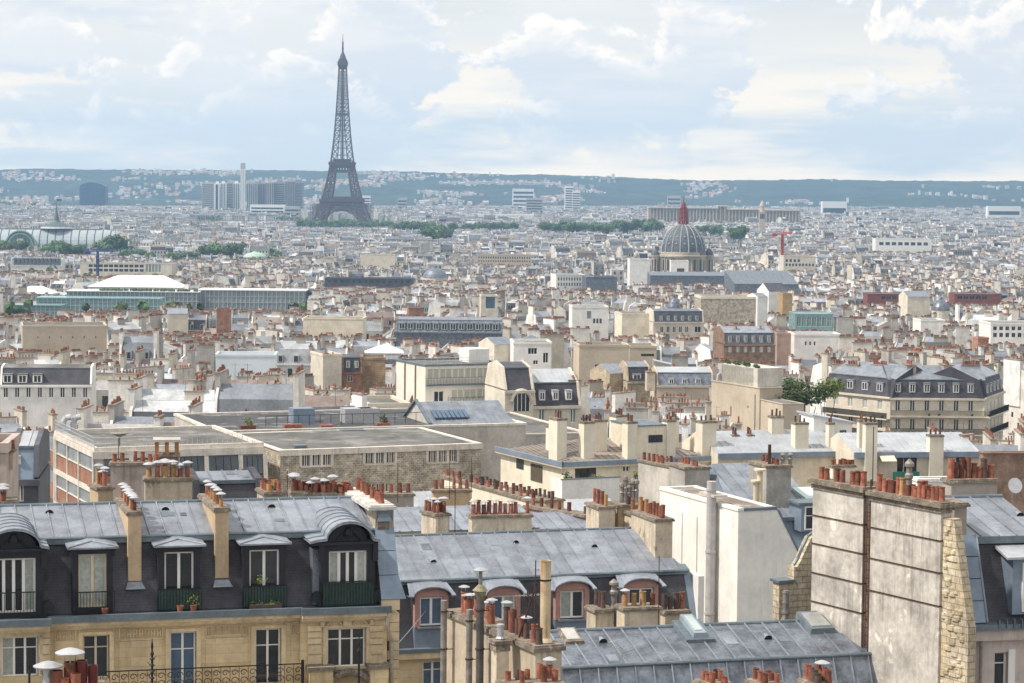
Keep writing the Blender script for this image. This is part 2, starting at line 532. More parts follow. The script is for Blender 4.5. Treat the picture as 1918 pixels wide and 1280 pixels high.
CITY = [c_wall, c_roof, c_dark, c_clay, c_leaf]
# ================================================================= the setting
def grid_mesh(name, xs, ys, zf, mat, kind='structure', smooth=True):
    nx, ny = len(xs), len(ys)
    V = np.array([(x, y, zf(x, y)) for y in ys for x in xs], dtype=np.float32)
    L = []
    for j in range(ny - 1):
        for i in range(nx - 1):
            a = j * nx + i
            L += [a, a + 1, a + 1 + nx, a + nx]
    nf = (nx - 1) * (ny - 1)
    me = mesh_from(name, (V, np.array(L, dtype=np.int32), np.full(nf, 4, np.int32), np.zeros(nf, np.int32), np.zeros((nf, 4), np.float32)), mat, smooth)
    o = bpy.data.objects.new(name, me); COL.objects.link(o)
    return tag(o, kind=kind)


street = M('street_paving', (0.11, 0.108, 0.105), 0.95, 0, 0.3, 0.02)
ysg = [-300, -100, 0, 30, 60, 90, 130, 165, 200, 250, 300, 370, 445, 550, 650, 780, 900, 1100, 1300, 1650, 2000, 2500, 3000, 4500, 7000, 9000, 12000]
ground_o = grid_mesh('ground', [-5000, -2500, -1000, -400, -150, 0, 150, 400, 1000, 2500, 5000], ysg, lambda x, y: ground(y), street)
tag(ground_o, 'grey paved ground of the city between its buildings')

import mathutils.noise as mn
RIDGE = [(-400, 322), (0, 321), (60, 317), (200, 318.5), (330, 319), (480, 319), (620, 321), (760, 322), (900, 326), (960, 328), (1000, 327), (1060, 329), (1150, 332), (1230, 336), (1300, 339), (1420, 338), (1540, 336), (1640, 339), (1800, 340), (1918, 340), (2300, 342)]


def hill_top(x):                                  # height of the ridge line above each x at 9500 m
    px = 959 + x / 9500 * FPX
    return CAMZ + (330 + 0.009 * (px - 959) - interp(px, RIDGE)) * 9500 / FPX


def hill_z(x, y):
    t = max(0.0, min(1.0, (y - 6900) / 2600)); t = t * t * (3 - 2 * t)
    if y > 9500: t = max(0.0, 1 - ((y - 9500) / 2200) ** 2)
    b = mn.noise(Vector((x / 420, y / 420, 1.3))) * 22 + mn.noise(Vector((x / 1100, y / 900, 4.3))) * 26
    k = math.sin(math.pi * min(1, max(0, (y - 6900) / 2600)))
    z = 0.5 + (hill_top(x) - 1) * t + b * k * 0.9
    if 7500 < y < 10500: z += mn.noise(Vector((x / 28, y / 60, 7.7))) * 4.5 + mn.noise(Vector((x / 9, y / 30, 2.7))) * 2.5
    return z


forest = M('forest_hills', (0.024, 0.036, 0.026), 0.95, 0, 0.5, 0.012, patch=((0.045, 0.06, 0.035), 0.008, 0.55))
hx = np.arange(-2700, 2701, 9.0); hy = [6850, 7000, 7200, 7400, 7600, 7800, 8000, 8200, 8400, 8600, 8800, 9000, 9150, 9300, 9420, 9500, 9560, 9700, 10000, 10600, 11400]
hills = grid_mesh('hills', hx, hy, hill_z, forest)
tag(hills, 'long wooded ridge fading blue along the horizon')

# ================================================================= ordinary Paris roofscape
WALLC = [(0.60, 0.555, 0.48), (0.68, 0.65, 0.60), (0.76, 0.74, 0.70), (0.52, 0.475, 0.40), (0.62, 0.59, 0.535), (0.46, 0.435, 0.395), (0.80, 0.79, 0.77), (0.42, 0.40, 0.37), (0.68, 0.615, 0.51), (0.34, 0.22, 0.17)]
ROOFC = [(0.34, 0.365, 0.41), (0.40, 0.425, 0.46), (0.28, 0.305, 0.345), (0.50, 0.52, 0.545), (0.22, 0.24, 0.275), (0.33, 0.35, 0.375), (0.58, 0.59, 0.60), (0.32, 0.31, 0.31), (0.16, 0.17, 0.19), (0.24, 0.19, 0.17), (0.13, 0.14, 0.16)]
SLATEC = [(0.085, 0.09, 0.105), (0.12, 0.128, 0.145), (0.065, 0.067, 0.078), (0.17, 0.185, 0.21), (0.20, 0.20, 0.205)]
CLAYC = (0.30, 0.12, 0.07)


def pot_row(b, r_, u0, u1, v, z, lod):
    L = abs(u1 - u0)
    if lod == 0:
        n = max(2, int(L / r_.uniform(0.42, 0.6)))
        for i in range(n):
            if r_.random() < 0.28: continue
            u = u0 + (i + 0.5) / n * (u1 - u0); h = r_.uniform(0.3, 0.75)
            b.lathe([(0.14, 0), (0.11, h)], 6, (u, v, z), 3)
    elif lod == 1:
        n = max(1, int(L / 1.3))
        for i in range(n):
            if r_.random() < 0.15: continue
            a = u0 + i / n * (u1 - u0) + 0.1
            b.box(a, a + L / n * r_.uniform(0.55, 0.9), v - 0.15, v + 0.15, z, z + r_.uniform(0.3, 0.6), 3)
    else:
        b.box(u0 + 0.2, u1 - 0.2, v - 0.14, v + 0.14, z, z + 0.45, 3)


def pot_row_v(b, r_, u, v0, v1, z, lod):
    t = MB(); pot_row(t, r_, v0, v1, 0, z, lod)
    b.add(t, lambda p: (u + p[1], p[0], p[2]))


def gen_building(r_, lod, style=None):
    """dict part -> MB. Local: u along front [0,w], v back [0,d], z=0 at eave level, walls go down."""
    P = {k: MB() for k in ('wall', 'roof', 'chimney_stack', 'chimney_pots', 'windows', 'dormers', 'rooftop_fittings')}
    w, d = (r_.uniform(5.5, 11.5), r_.uniform(6, 9)) if lod < 2 else (r_.uniform(9, 19), r_.uniform(9, 13))
    if lod and r_.random() < .12: w = r_.uniform(20, 44)
    wc = r_.choice(WALLC[:9] if r_.random() < 0.93 else WALLC); rc = r_.choice(ROOFC); slc = r_.choice(SLATEC)
    k = r_.uniform(0.86, 1.06); wc = tuple(x * k for x in wc); k = r_.uniform(0.85, 1.12); rc = tuple(min(0.7, x * k) for x in rc)
    style = style or r_.choices(['mansard', 'gable', 'flat', 'shed', 'hip'], [44, 27, 13, 9, 7])[0]
    H = 24.0
    wl_, rf, ch, po, wi, do, fi = (P[k] for k in ('wall', 'roof', 'chimney_stack', 'chimney_pots', 'windows', 'dormers', 'rooftop_fittings'))
    zr = 0
    if style == 'mansard':
        mh, ms = r_.uniform(2.4, 4.2), r_.uniform(0.8, 1.5); rh = r_.uniform(0.9, 1.8); ru = r_.uniform(0.35, 0.65)
        steep = slc if r_.random() < 0.62 else tuple(x * 0.8 for x in rc)
        prof = [(0, 0), (ms, mh), (d * ru, mh + rh), (d - ms, mh), (d, 0)]
        rf.prism(list(reversed(prof)), 0.3, w - 0.3, 1, [rc if 0 else steep, rc, rc, steep, steep], 1, steep)
        zr = mh + rh
        # party walls follow the profile
        pw = [(-0.15, -H)] + [(v + (-.15 if v < d / 2 else .15), z + 0.18) for v, z in prof] + [(d + 0.15, -H)]
        pcol = r_.choice(WALLC[:9])
        for a, b_ in ((0, 0.32), (w - 0.32, w)):
            wl_.prism(list(reversed(pw)), a, b_, 0, pcol, 0, pcol)
        wl_.box(0.3, w - 0.3, 0, d, -H, 0.01, 0, wc)
        rf.box(0.3, w - 0.3, -0.35, 0.0, -0.25, 0.05, 0, tuple(x * 0.9 for x in wc))
        if lod < 2:
            n = max(2, int(w / 2.9))
            for i in range(n):
                u = (i + 0.5) * w / n
                do.box(u - 0.75, u + 0.75, 0.12, 1.6, 0.5, 2.15, 1, steep, 1, rc)
                do.box(u - 0.58, u + 0.58, 0.04, 0.13, 0.55, 2.0, 0, (0.7, 0.69, 0.66))
                wi.box(u - 0.45, u + 0.45, 0.0, 0.05, 0.62, 1.92, 2)
    elif style == 'gable':
        rh = r_.uniform(1.4, 3.2); ru = r_.uniform(0.4, 0.6)
        prof = [(0, 0), (d * ru, rh), (d, 0)]
        rf.prism(list(reversed(prof)), 0.3, w - 0.3, 1, [rc, rc, rc], 1, rc)
        pw = [(0, -H)] + [(v, z + 0.2) for v, z in prof] + [(d, -H)]
        pcol = r_.choice(WALLC[:9])
        for a, b_ in ((0, 0.32), (w - 0.32, w)):
            wl_.prism(list(reversed(pw)), a, b_, 0, pcol, 0, pcol)
        wl_.box(0.3, w - 0.3, 0.02, d - .02, -H, 0.01, 0, wc); zr = rh
    elif style == 'shed':
        rh = r_.uniform(1.5, 3.0)
        rf.prism([(d, 0), (d, rh), (0, 0)] if r_.random() < .5 else [(d, 0), (0, rh), (0, 0)], 0.0, w, 1, [wc, rc, rc], 0, wc)
        wl_.box(0, w, 0, d, -H, 0.0, 0, wc); zr = rh * 0.6
    elif style == 'hip':
        rh = r_.uniform(1.6, 2.8); hi = min(w, d) * 0.45
        wl_.box(0, w, 0, d, -H, 0.0, 0, wc)
        a = [(-.2, -.2, 0), (w + .2, -.2, 0), (w + .2, d + .2, 0), (-.2, d + .2, 0)]; e = [(hi, d * .45, rh), (w - hi, d * .45, rh), (w - hi, d * .55, rh), (hi, d * .55, rh)]
        rf.hull(a, e, 1, rc); zr = rh
    else:
        wl_.box(0, w, 0, d, -H, 0.6, 0, wc)
        fl = r_.choice([(0.30, 0.29, 0.27), (0.45, 0.43, 0.4), (0.22, 0.22, 0.22), (0.6, 0.6, 0.58)])
        rf.box(0.3, w - 0.3, 0.3, d - 0.3, 0.3, 0.62, 1, fl)
        if r_.random() < 0.75:
            a = r_.uniform(0.1, 0.4) * w; pc = r_.choice([(0.8, 0.8, 0.79), wc, (0.6, 0.55, 0.48)])
            fi.box(a, a + w * r_.uniform(.25, .5), d * .3, d * .75, 0.6, r_.uniform(2.2, 3.4), 0, pc)
        if r_.random() < 0.3 and lod < 2:
            for i in range(3):
                u = r_.uniform(0.1, .8) * w
                fi.lathe([(0.1, 0), (0.9, .5), (0.8, 1.0), (0.2, 1.5)], 6, (u, r_.uniform(.1, .2) * d, .6), 4)
        zr = 0.6
    # chimneys run along the party walls, front to back
    if style != 'flat' or r_.random() < 0.4:
        for side in (0, 1):
            if r_.random() < 0.93:
                u = 0.1 if side == 0 else w - 0.1
                v0 = r_.uniform(0.05, 0.35) * d; v1 = min(d, v0 + r_.uniform(2.0, 6.0)); h = zr + r_.uniform(0.7, 1.9); cc = r_.choice(WALLC[:8])
                ch.box(u - 0.35, u + 0.35, v0, v1, -3, h, 0, cc)
                if lod < 2: ch.box(u - 0.45, u + 0.45, v0 - .1, v1 + .1, h, h + 0.16, 0, (0.27, 0.23, 0.19))
                pot_row_v(po, r_, u, v0, v1, h + (0.15 if lod < 2 else 0), lod)
    if r_.random() < 0.5 and style in ('mansard', 'gable'):
        u = r_.uniform(0.2, 0.7) * w; L = r_.uniform(1.5, 4); h = zr + r_.uniform(0.5, 1.3); cc = r_.choice(WALLC[:8]); v = d * 0.5
        ch.box(u, u + L, v - 0.3, v + 0.3, 0, h, 0, cc)
        if lod < 2: ch.box(u - .1, u + L + .1, v - 0.4, v + 0.4, h, h + 0.15, 0, (0.27, 0.23, 0.19))
        pot_row(po, r_, u, u + L, v, h + (0.15 if lod < 2 else 0), lod)
    if lod < 2:
        n = max(2, int(w / 2.7)); rows = 3 if lod == 0 else 2
        for j in range(rows):
            z = -2.9 - 3.1 * j
            for i in range(n):
                u = (i + 0.5) * w / n
                wi.box(u - 0.5, u + 0.5, -0.04, 0.05, z, z + 1.9, 2)
                if lod == 0 and r_.random() < 0.5:
                    wi.box(u - 0.85, u - 0.52, -0.06, 0.04, z, z + 1.9, 0, (0.7, 0.69, 0.66)); wi.box(u + 0.52, u + 0.85, -0.06, 0.04, z, z + 1.9, 0, (0.7, 0.69, 0.66))
        for side in (0, 1, 2):      # courtyard side in rows, party walls with stray openings
            if side == 2 or r_.random() < .3:
                L = w if side == 2 else d
                for j in range(rows):
                    z = -2.7 - 3.1 * j
                    for i in range(int(L / 2.4)):
                        t = (i + .5) * L / int(L / 2.4); s_ = r_.uniform(.35, .5)
                        if side == 2: wi.box(t - s_, t + s_, d - .05, d + .17, z, z + 1.7, 2)
                        else: a = -.17 if side == 0 else w - .05; wi.box(a, a + .22, t - s_, t + s_, z, z + 1.6, 2)
            elif r_.random() < .6:
                v = r_.uniform(.2, .8) * d; z = -r_.uniform(1.5, 8); wi.box(-.04 if side == 0 else w - .05, .03 if side == 0 else w + .04, v, v + .6, z, z + .9, 2)
        if lod == 0:
            for i in range(r_.randint(0, 3)):      # skylights, hatches, aerials
                u = r_.uniform(.15, .8) * w; v = r_.uniform(0.3, .42) * d; zz = zr * 0.75
                fi.box(u, u + .8, v, v + .7, zz, zz + r_.uniform(.35, .6), 0, r_.choice([(.75, .77, .8), (.2, .22, .25), (.5, .53, .57)]))
            if r_.random() < .5:
                u = r_.uniform(.2, .8) * w
                fi.tube((u, d * .5, zr), (u, d * .5, zr + 2.5), .035, .03, 3, 0, (.12, .11, .11)); fi.tube((u - .6, d * .5, zr + 2.3), (u + .6, d * .5, zr + 2.3), .02, .02, 3, 0, (.12, .11, .11))
    else:
        if r_.random() < 0.85:
            for j in range(3):
                z = -2.9 - 3.1 * j
                nn = int(w / 2.7)
                for i in range(nn):
                    u = (i + .5) * w / nn
                    wi.face([(u - .55, -.03, z), (u + .55, -.03, z), (u + .55, -.03, z + 1.9), (u - .55, -.03, z + 1.9)], 2)
    return w, d, P


def merged(P):
    m_ = MB()
    for x in P.values(): m_.add(x)
    return m_


# places that must stay visible: (x0, x1, lowest row that must show, its distance)
GUARDS = []
EXCL = []          # circles in plan kept free: (x, y, radius)


def guard(x0, x1, yb, Y):
    GUARDS.append((x0, x1, yb, Y))


def ok_place(x, y, w, d, ztop):
    """largest allowed top height for a building at this place, or None"""
    for ex, ey, er in EXCL:
        if (x - ex) ** 2 + (y - ey) ** 2 < er * er: return None
    px = 959 + x / y * FPX
    hw = 0.62 * w / y * FPX + 1
    z = ztop
    for x0, x1, yb, Y in GUARDS:
        if y < Y - 3 and px + hw > x0 and px - hw < x1:
            lim = CAMZ - (yb - 330 - 0.009 * (px - 959)) / FPX * y
            if lim < z: z = lim
    if z < ztop - 13: return None
    return z


def place_rows(Y0, Y1, r_, margin=40):
    """streets blocks of terraced buildings over the plain; yields (x, y, angle)"""
    out_ = []
    y = Y0
    while y < Y1:
        B = r_.uniform(24, 44) if Y0 < 1500 else r_.uniform(60, 80)
        hx_ = y * 0.2085 + margin
        x = -hx_
        while x < hx_:
            L = r_.uniform(26, 60) if Y0 < 1500 else r_.uniform(55, 110)
            a = r_.choice([0, 0, 0, 1.571, 1.571, .5, -.6] if Y0 < 1500 else [0, 0, 0, .4, 1.571]) + 0.5 * mn.noise(Vector((x / 500, y / 500, 9.1))) + r_.uniform(-0.06, 0.06) + 0.2 * math.sin(x / 240)
            cx, cy = x + L / 2, y + B / 2
            out_.append((cx, cy, L, B, a))
            x += L + r_.uniform(2, 8)
        y += B + (2 if Y0 < 1500 else 8)
    return out_
# ================================================================= landmarks
iron = M('brown_tower_iron', (0.095, 0.056, 0.055), 0.7, 0.1, 0.1, 0.1)
EIF_Y = 4100.0


def eiffel():
    P = W(640.5, 440, EIF_Y)
    fr = Fr(640.5, 440, EIF_Y, 38, zb=1.0)
    root = empty('lattice_tower', fr.o, R(2), 'tall brown iron lattice tower with four curved legs and three platforms rising above the city', 'tower')
    prof = [(0, 62.5, 25.0), (20, 51.5, 22.0), (40, 42.0, 18.8), (57, 35.0, 16.5), (75, 29.6, 14.4), (95, 24.6, 12.2), (115, 20.4, 10.4), (135, 17.3, 9.9), (155, 14.9, 9.3), (175, 12.9, 8.8), (196, 11.2, 8.2), (215, 9.8, 8.0), (235, 8.5, 7.6), (255, 7.4, 7.2), (276, 6.4, 6.3)]
    def pr(z):
        for (a, b, c), (d, e, f_) in zip(prof, prof[1:]):
            if z <= d:
                k = (z - a) / (d - a); return b + (e - b) * k, c + (f_ - c) * k
        return prof[-1][1:]
    def bar(b, p, q, r_=0.45): b.tube(p, q, r_, r_, 4, 0, None, False)
    for sx in (-1, 1):
        for sy in (-1, 1):
            b = MB()
            zs = [0, 11, 22, 33, 44, 57, 68, 80, 91, 103, 115]
            def cor(z):
                o_, w_ = pr(z)
                return [(sx * (o_ - i * w_), sy * (o_ - j * w_), z) for i, j in ((0, 0), (1, 0), (1, 1), (0, 1))]
            for z0, z1 in zip(zs, zs[1:]):
                A, B_ = cor(z0), cor(z1)
                for i in range(4):
                    j = (i + 1) % 4
                    bar(b, A[i], B_[i], 1.5 if z0 < 57 else 1.1)
                    bar(b, A[i], B_[j], 0.75); bar(b, A[j], B_[i], 0.75); bar(b, B_[i], B_[j], 0.8)
                    m0 = [(A[i][t] + A[j][t]) / 2 for t in range(3)]; m1 = [(B_[i][t] + B_[j][t]) / 2 for t in range(3)]
                    bar(b, m0, m1, 0.5)
                    for t in (0.33, 0.66):
                        q0 = [A[i][s_] + (B_[i][s_] - A[i][s_]) * t for s_ in range(3)]; q1 = [A[j][s_] + (B_[j][s_] - A[j][s_]) * t for s_ in range(3)]
                        bar(b, q0, q1, 0.4)
            b.build('leg', iron, root)
            f_ = MB(); f_.box(min(sx * 37, sx * 63), max(sx * 37, sx * 63), min(sy * 37, sy * 63), max(sy * 37, sy * 63), -2, 2.5); f_.build('footing', concrete, root)
    # arches between the legs
    for k in range(4):
        b = MB(); a = R(90 * k)
        def rot(x, y, z): return (x * math.cos(a) - y * math.sin(a), x * math.sin(a) + y * math.cos(a), z)
        N = 22
        pts = []; pts2 = []
        for i in range(N + 1):
            t = math.pi * i / N
            z = 3 + 38 * math.sin(t) ** 0.9 if 0 < i < N else 3
            o_ = pr(max(0, z))[0] - 1
            pts.append(rot(-37 * math.cos(t), -o_, z)); pts2.append(rot(-40.5 * math.cos(t), -o_, z + 4))
        for i in range(N):
            bar(b, pts[i], pts[i + 1], 0.8); bar(b, pts2[i], pts2[i + 1], 0.8); bar(b, pts[i], pts2[i + 1], 0.45); bar(b, pts2[i], pts[i + 1], 0.45)
        for i in range(2, N - 1):
            x = pts2[i]; top = list(x); top[2] = 51
            if x[2] < 50: bar(b, x, top, 0.35)
        b.build('arch', iron, root)
    def girder(b, half, z0, z1, n, r_=0.6):
        for k in range(4):
            a = R(90 * k)
            def rot(x, y, z): return (x * math.cos(a) - y * math.sin(a), x * math.sin(a) + y * math.cos(a), z)
            for i in range(n):
                x0 = -half + 2 * half * i / n; x1 = -half + 2 * half * (i + 1) / n
                bar(b, rot(x0, -half, z0), rot(x1, -half, z1), r_); bar(b, rot(x0, -half, z1), rot(x1, -half, z0), r_)
            bar(b, rot(-half, -half, z0), rot(half, -half, z0), r_ * 1.6); bar(b, rot(-half, -half, z1), rot(half, -half, z1), r_ * 1.6)
    b = MB(); girder(b, 37, 43, 51, 22, 0.7); girder(b, 36.5, 51.5, 55.5, 30, 0.8)
    b.box(-38.8, 38.8, -38.8, -26, 55.5, 57.2); b.box(-38.8, 38.8, 26, 38.8, 55.5, 57.2); b.box(-38.8, -26, -26, 26, 55.5, 57.2); b.box(26, 38.8, -26, 26, 55.5, 57.2)
    for sx, sy, w1, w2 in ((0, -37.6, 37.6, 1.0), (0, 37.6, 37.6, 1.0), (-37.6, 0, 1.0, 37.6), (37.6, 0, 1.0, 37.6)):
        b.box(sx - w1, sx + w1, sy - w2, sy + w2, 57.2, 59.6)
    for sx, sy, w1, w2 in ((0, -30, 22, 3.5), (0, 30, 22, 3.5), (-30, 0, 3.5, 22), (30, 0, 3.5, 22)):
        b.box(sx - w1, sx + w1, sy - w2, sy + w2, 57.2, 63)
    b.build('first_platform', iron, root)
    b = MB(); girder(b, 21.5, 103, 113, 9, 0.7)
    b.box(-22.5, 22.5, -22.5, 22.5, 113, 115.5); b.box(-23.6, 23.6, -23.6, 23.6, 115.5, 118); b.box(-15, 15, -15, 15, 118, 124)
    for s_ in (-1, 1):
        b.box(-22, 22, s_ * 22 - .4, s_ * 22 + .4, 118, 119.5); b.box(s_ * 22 - .4, s_ * 22 + .4, -22, 22, 118, 119.5)
    b.build('second_platform', iron, root)
    b = MB(); zs = [118]
    while zs[-1] < 270: zs.append(zs[-1] + max(5.6, pr(zs[-1])[0] * 0.62))
    zs[-1] = 275
    for z0, z1 in zip(zs, zs[1:]):
        o0, w0 = pr(z0); o1, w1 = pr(z1)
        for k in range(4):
            a = R(90 * k)
            def rot(x, y, z): return (x * math.cos(a) - y * math.sin(a), x * math.sin(a) + y * math.cos(a), z)
            A = [rot(-o0, -o0, z0), rot(-o0 + w0, -o0, z0), rot(o0 - w0, -o0, z0), rot(o0, -o0, z0)]
            B_ = [rot(-o1, -o1, z1), rot(-o1 + w1, -o1, z1), rot(o1 - w1, -o1, z1), rot(o1, -o1, z1)]
            bar(b, A[0], B_[0], 0.85); bar(b, B_[0], B_[3], 0.5)
            for i, j in ((0, 1), (2, 3)):
                bar(b, A[i], B_[j], 0.42); bar(b, A[j], B_[i], 0.42)
            bar(b, A[1], B_[1], 0.5); bar(b, A[2], B_[2], 0.5)
            if w0 < o0 * 0.95 and z0 > 190: bar(b, A[1], B_[2], 0.35)
    b.tube((0, 0, 118), (0, 0, 275), 2.0, 1.4, 6); b.tube((-3, 0, 118), (-2, 0, 270), .6, .5, 4); b.tube((3, 0, 118), (2, 0, 270), .6, .5, 4)
    b.box(-11.8, 11.8, -11.8, 11.8, 195, 197.5)
    b.build('upper_shaft', iron, root)
    b = MB(); b.hull([(-6.3, -6.3, 268), (6.3, -6.3, 268), (6.3, 6.3, 268), (-6.3, 6.3, 268)], [(-8.6, -8.6, 275), (8.6, -8.6, 275), (8.6, 8.6, 275), (-8.6, 8.6, 275)])
    b.box(-8.8, 8.8, -8.8, 8.8, 275, 280.5); b.box(-7.4, 7.4, -7.4, 7.4, 280.5, 284); b.lathe([(6.0, 284), (5.4, 287), (4.2, 290.5), (2.6, 294), (1.7, 296), (1.5, 300), (0.7, 302)], 12)
    b.build('top_platform', iron, root)
    b = MB(); b.tube((0, 0, 300), (0, 0, 312), 1.6, 1.3, 6); b.tube((0, 0, 312), (0, 0, 325), 0.75, 0.35, 5); b.box(-1.8, 1.8, -1.8, 1.8, 301, 303); b.box(-1.6, 1.6, -.2, .2, 309, 311); b.build('antenna', iron, root)
    root.scale = (.93, .93, 1)
    return root


eiffel()


def church():
    Y = 1900.0
    fr = Fr(1279, 505, Y, 0)
    s = Y / FPX                                   # metres per photograph pixel at this distance
    z = lambda py: fr.hit(1279, py)[1]
    root = thing('domed_church', fr, 'grey ribbed church dome with a red scaffolded lantern and small corner turrets', 'church')
    red = M('red_scaffold_netting', (0.27, 0.055, 0.05), 0.8, 0, 0.2, 0.5)
    stn = M('church_stone', (0.42, 0.36, 0.28), 0.9, 0, 0.25, 0.15, streak=0.4, streak_col=(0.12, 0.11, 0.11))
    dome = M('church_dome_lead', (0.105, 0.11, 0.125), 0.65, 0.1, 0.3, 0.15); ribm = M('church_ribs', (0.34, 0.36, 0.36), 0.7, 0, 0.2, 1.0)
    rd = 41 * s; z0, z1 = z(472), z(421); h = z1 - z0
    b = MB(); N = 32
    def pr_(t): return rd * math.cos(t * 1.36) ** 0.93, z0 + h * math.sin(t * 1.36) / math.sin(1.36)
    b.lathe([pr_(i / 10) for i in range(11)], N); b.build('dome', dome, root, True)
    for i in range(16):
        a = 2 * math.pi * (i + .5) / 16; b = MB(); ps = [pr_(j / 8) for j in range(9)]
        for p, q in zip(ps, ps[1:]):
            b.tube(((p[0] + .15) * math.cos(a), (p[0] + .15) * math.sin(a), p[1]), ((q[0] + .15) * math.cos(a), (q[0] + .15) * math.sin(a), q[1]), .48, .4, 4)
        b.build('dome_rib', ribm, root)
    for zz in (0.22, 0.42):
        for i in range(16):
            a = 2 * math.pi * i / 16; r_, q = pr_(zz)
            b = MB(); b.tube(((r_ - .5) * math.cos(a), (r_ - .5) * math.sin(a), q), ((r_ + .5) * math.cos(a), (r_ + .5) * math.sin(a), q + .4), 0.75, .6, 6); b.build('dome_oculus', ribm, root)
    b = MB(); b.lathe([(rd + 0.5, z(515)), (rd + .5, z(482)), (rd + 1.6, z(481)), (rd + 1.6, z(478)), (rd + .6, z(477)), (rd + .6, z(473)), (rd + .1, z(472))], 32); b.build('drum', stn, root)
    for i in range(20):
        a = 2 * math.pi * (i + .5) / 20; b = MB()
        p = lambda r_, da, zz: (r_ * math.cos(a + da), r_ * math.sin(a + da), zz)
        R0 = rd + .62; wz0, wz1 = z(506), z(488)
        pts = [p(R0, -.055, wz0), p(R0, .055, wz0), p(R0, .055, wz1)] + [p(R0, .055 * math.cos(t), wz1 + 1.2 * math.sin(t)) for t in (.5, 1, 1.57, 2.1, 2.6)] + [p(R0, -.055, wz1)]
        b.face(pts); b.build('drum_window', c_dark, root)
        b = MB(); b.tube(p(rd + 1, .157, z(515)), p(rd + 1, .157, z(482)), .55, .5, 6); b.build('pilaster', stn, root)
    b = MB(); r0 = 8.5 * s
    for zz, rr in ((421, 8.5), (414, 7.6), (406, 6.6), (398, 6.0), (390, 5.2), (384, 3.2)):
        b.lathe([(rr * s + .3, z(zz)), (rr * s + .3, z(zz) + .8)], 8)
    for i in range(8):
        a = 2 * math.pi * i / 8; c, s2 = math.cos(a), math.sin(a)
        b.tube((r0 * c, r0 * s2, z(421)), (6.2 * s * c, 6.2 * s * s2, z(390)), .5, .4, 4)
        b.tube((6.2 * s * c, 6.2 * s * s2, z(392)), (.3 * c, .3 * s2, z(378)), .45, .3, 4)
    b.lathe([(r0 * .4, z(421)), (r0 * .33, z(392)), (r0 * .2, z(386)), (.4, z(378)), (.25, z(369))], 8)
    b.build('red_lantern', red, root)
    for px, ty, r_, dv in ((1227, 466, 8.0, -2), (1243, 470, 6.5, 10), (1312, 462, 9.5, -9), (1328, 459, 8.5, 3)):
        u, _ = fr.hit(px, 480, dv); zz = lambda y_: fr.hit(px, y_, dv)[1]
        rr = r_ * s
        b = MB(); b.lathe([(rr, zz(520)), (rr, zz(481)), (rr + .6, zz(481)), (rr + .6, zz(478)), (rr * .95, zz(478))], 8, (u, dv, 0), phase=.4); t = b.build('corner_turret', stn, root)
        b = MB(); b.lathe([(rr * .96, zz(478)), (rr * .9, zz(474)), (rr * .7, zz(470)), (rr * .35, zz(467)), (.4, zz(465)), (.25, zz(ty - 4))], 10, (u, dv, 0)); b.build('turret_dome', dome, t)
        for i in range(8):
            a = .4 + math.pi / 8 + 2 * math.pi * i / 8; b = MB(); c, s2 = math.cos(a), math.sin(a); q = rr * .935
            tx, ty2 = -s2 * .55, c * .55
            b.face([(u + q * c - tx, dv + q * s2 - ty2, zz(508)), (u + q * c + tx, dv + q * s2 + ty2, zz(508)), (u + q * c + tx, dv + q * s2 + ty2, zz(486)), (u + q * c - tx, dv + q * s2 - ty2, zz(486))]); b.build('turret_window', c_dark, t)
    EXCL.append((fr.o.x, fr.o.y, 30)); guard(1216, 1340, 508, Y)


church()


def vault(fr, root, u0, u1, vc, zb, hw, rise, mats, n=14, rib=14, hipr=True):
    """glass vault along u: half-ellipse section, rounded hipped ends"""
    gl, rb = mats
    ring = lambda u, k: [(u, vc + hw * k * math.cos(math.pi * i / n), zb + rise * k * math.sin(math.pi * i / n)) for i in range(n + 1)]
    st = [(u0, .05), (u0 + hw * .10, .45), (u0 + hw * .3, .72), (u0 + hw * .6, .92), (u0 + hw, 1.0)] if hipr else [(u0, 1.0)]
    st += [(u1 - hw, 1.0), (u1 - hw * .6, .92), (u1 - hw * .3, .72), (u1 - hw * .1, .45), (u1, .05)] if hipr else [(u1, 1.0)]
    b = MB()
    for (a, ka), (c, kc) in zip(st, st[1:]):
        A, B_ = ring(a, ka), ring(c, kc)
        for i in range(n): b.face([A[i], B_[i], B_[i + 1], A[i + 1]])
    b.build('glass_vault', gl, root, False)
    def kat(u):
        for (a, ka), (c, kc) in zip(st, st[1:]):
            if u <= c: return ka + (kc - ka) * (u - a) / (c - a)
        return st[-1][1]
    m_ = rib
    for j in range(m_ + 1):
        u = u0 + (u1 - u0) * (j + .02) / (m_ + .04); A = ring(u, kat(u) + .01); b = MB()
        for p, q in zip(A, A[1:]): b.tube(p, q, .55, .55, 4, 0, None, False)
        b.build('vault_rib', rb, root)


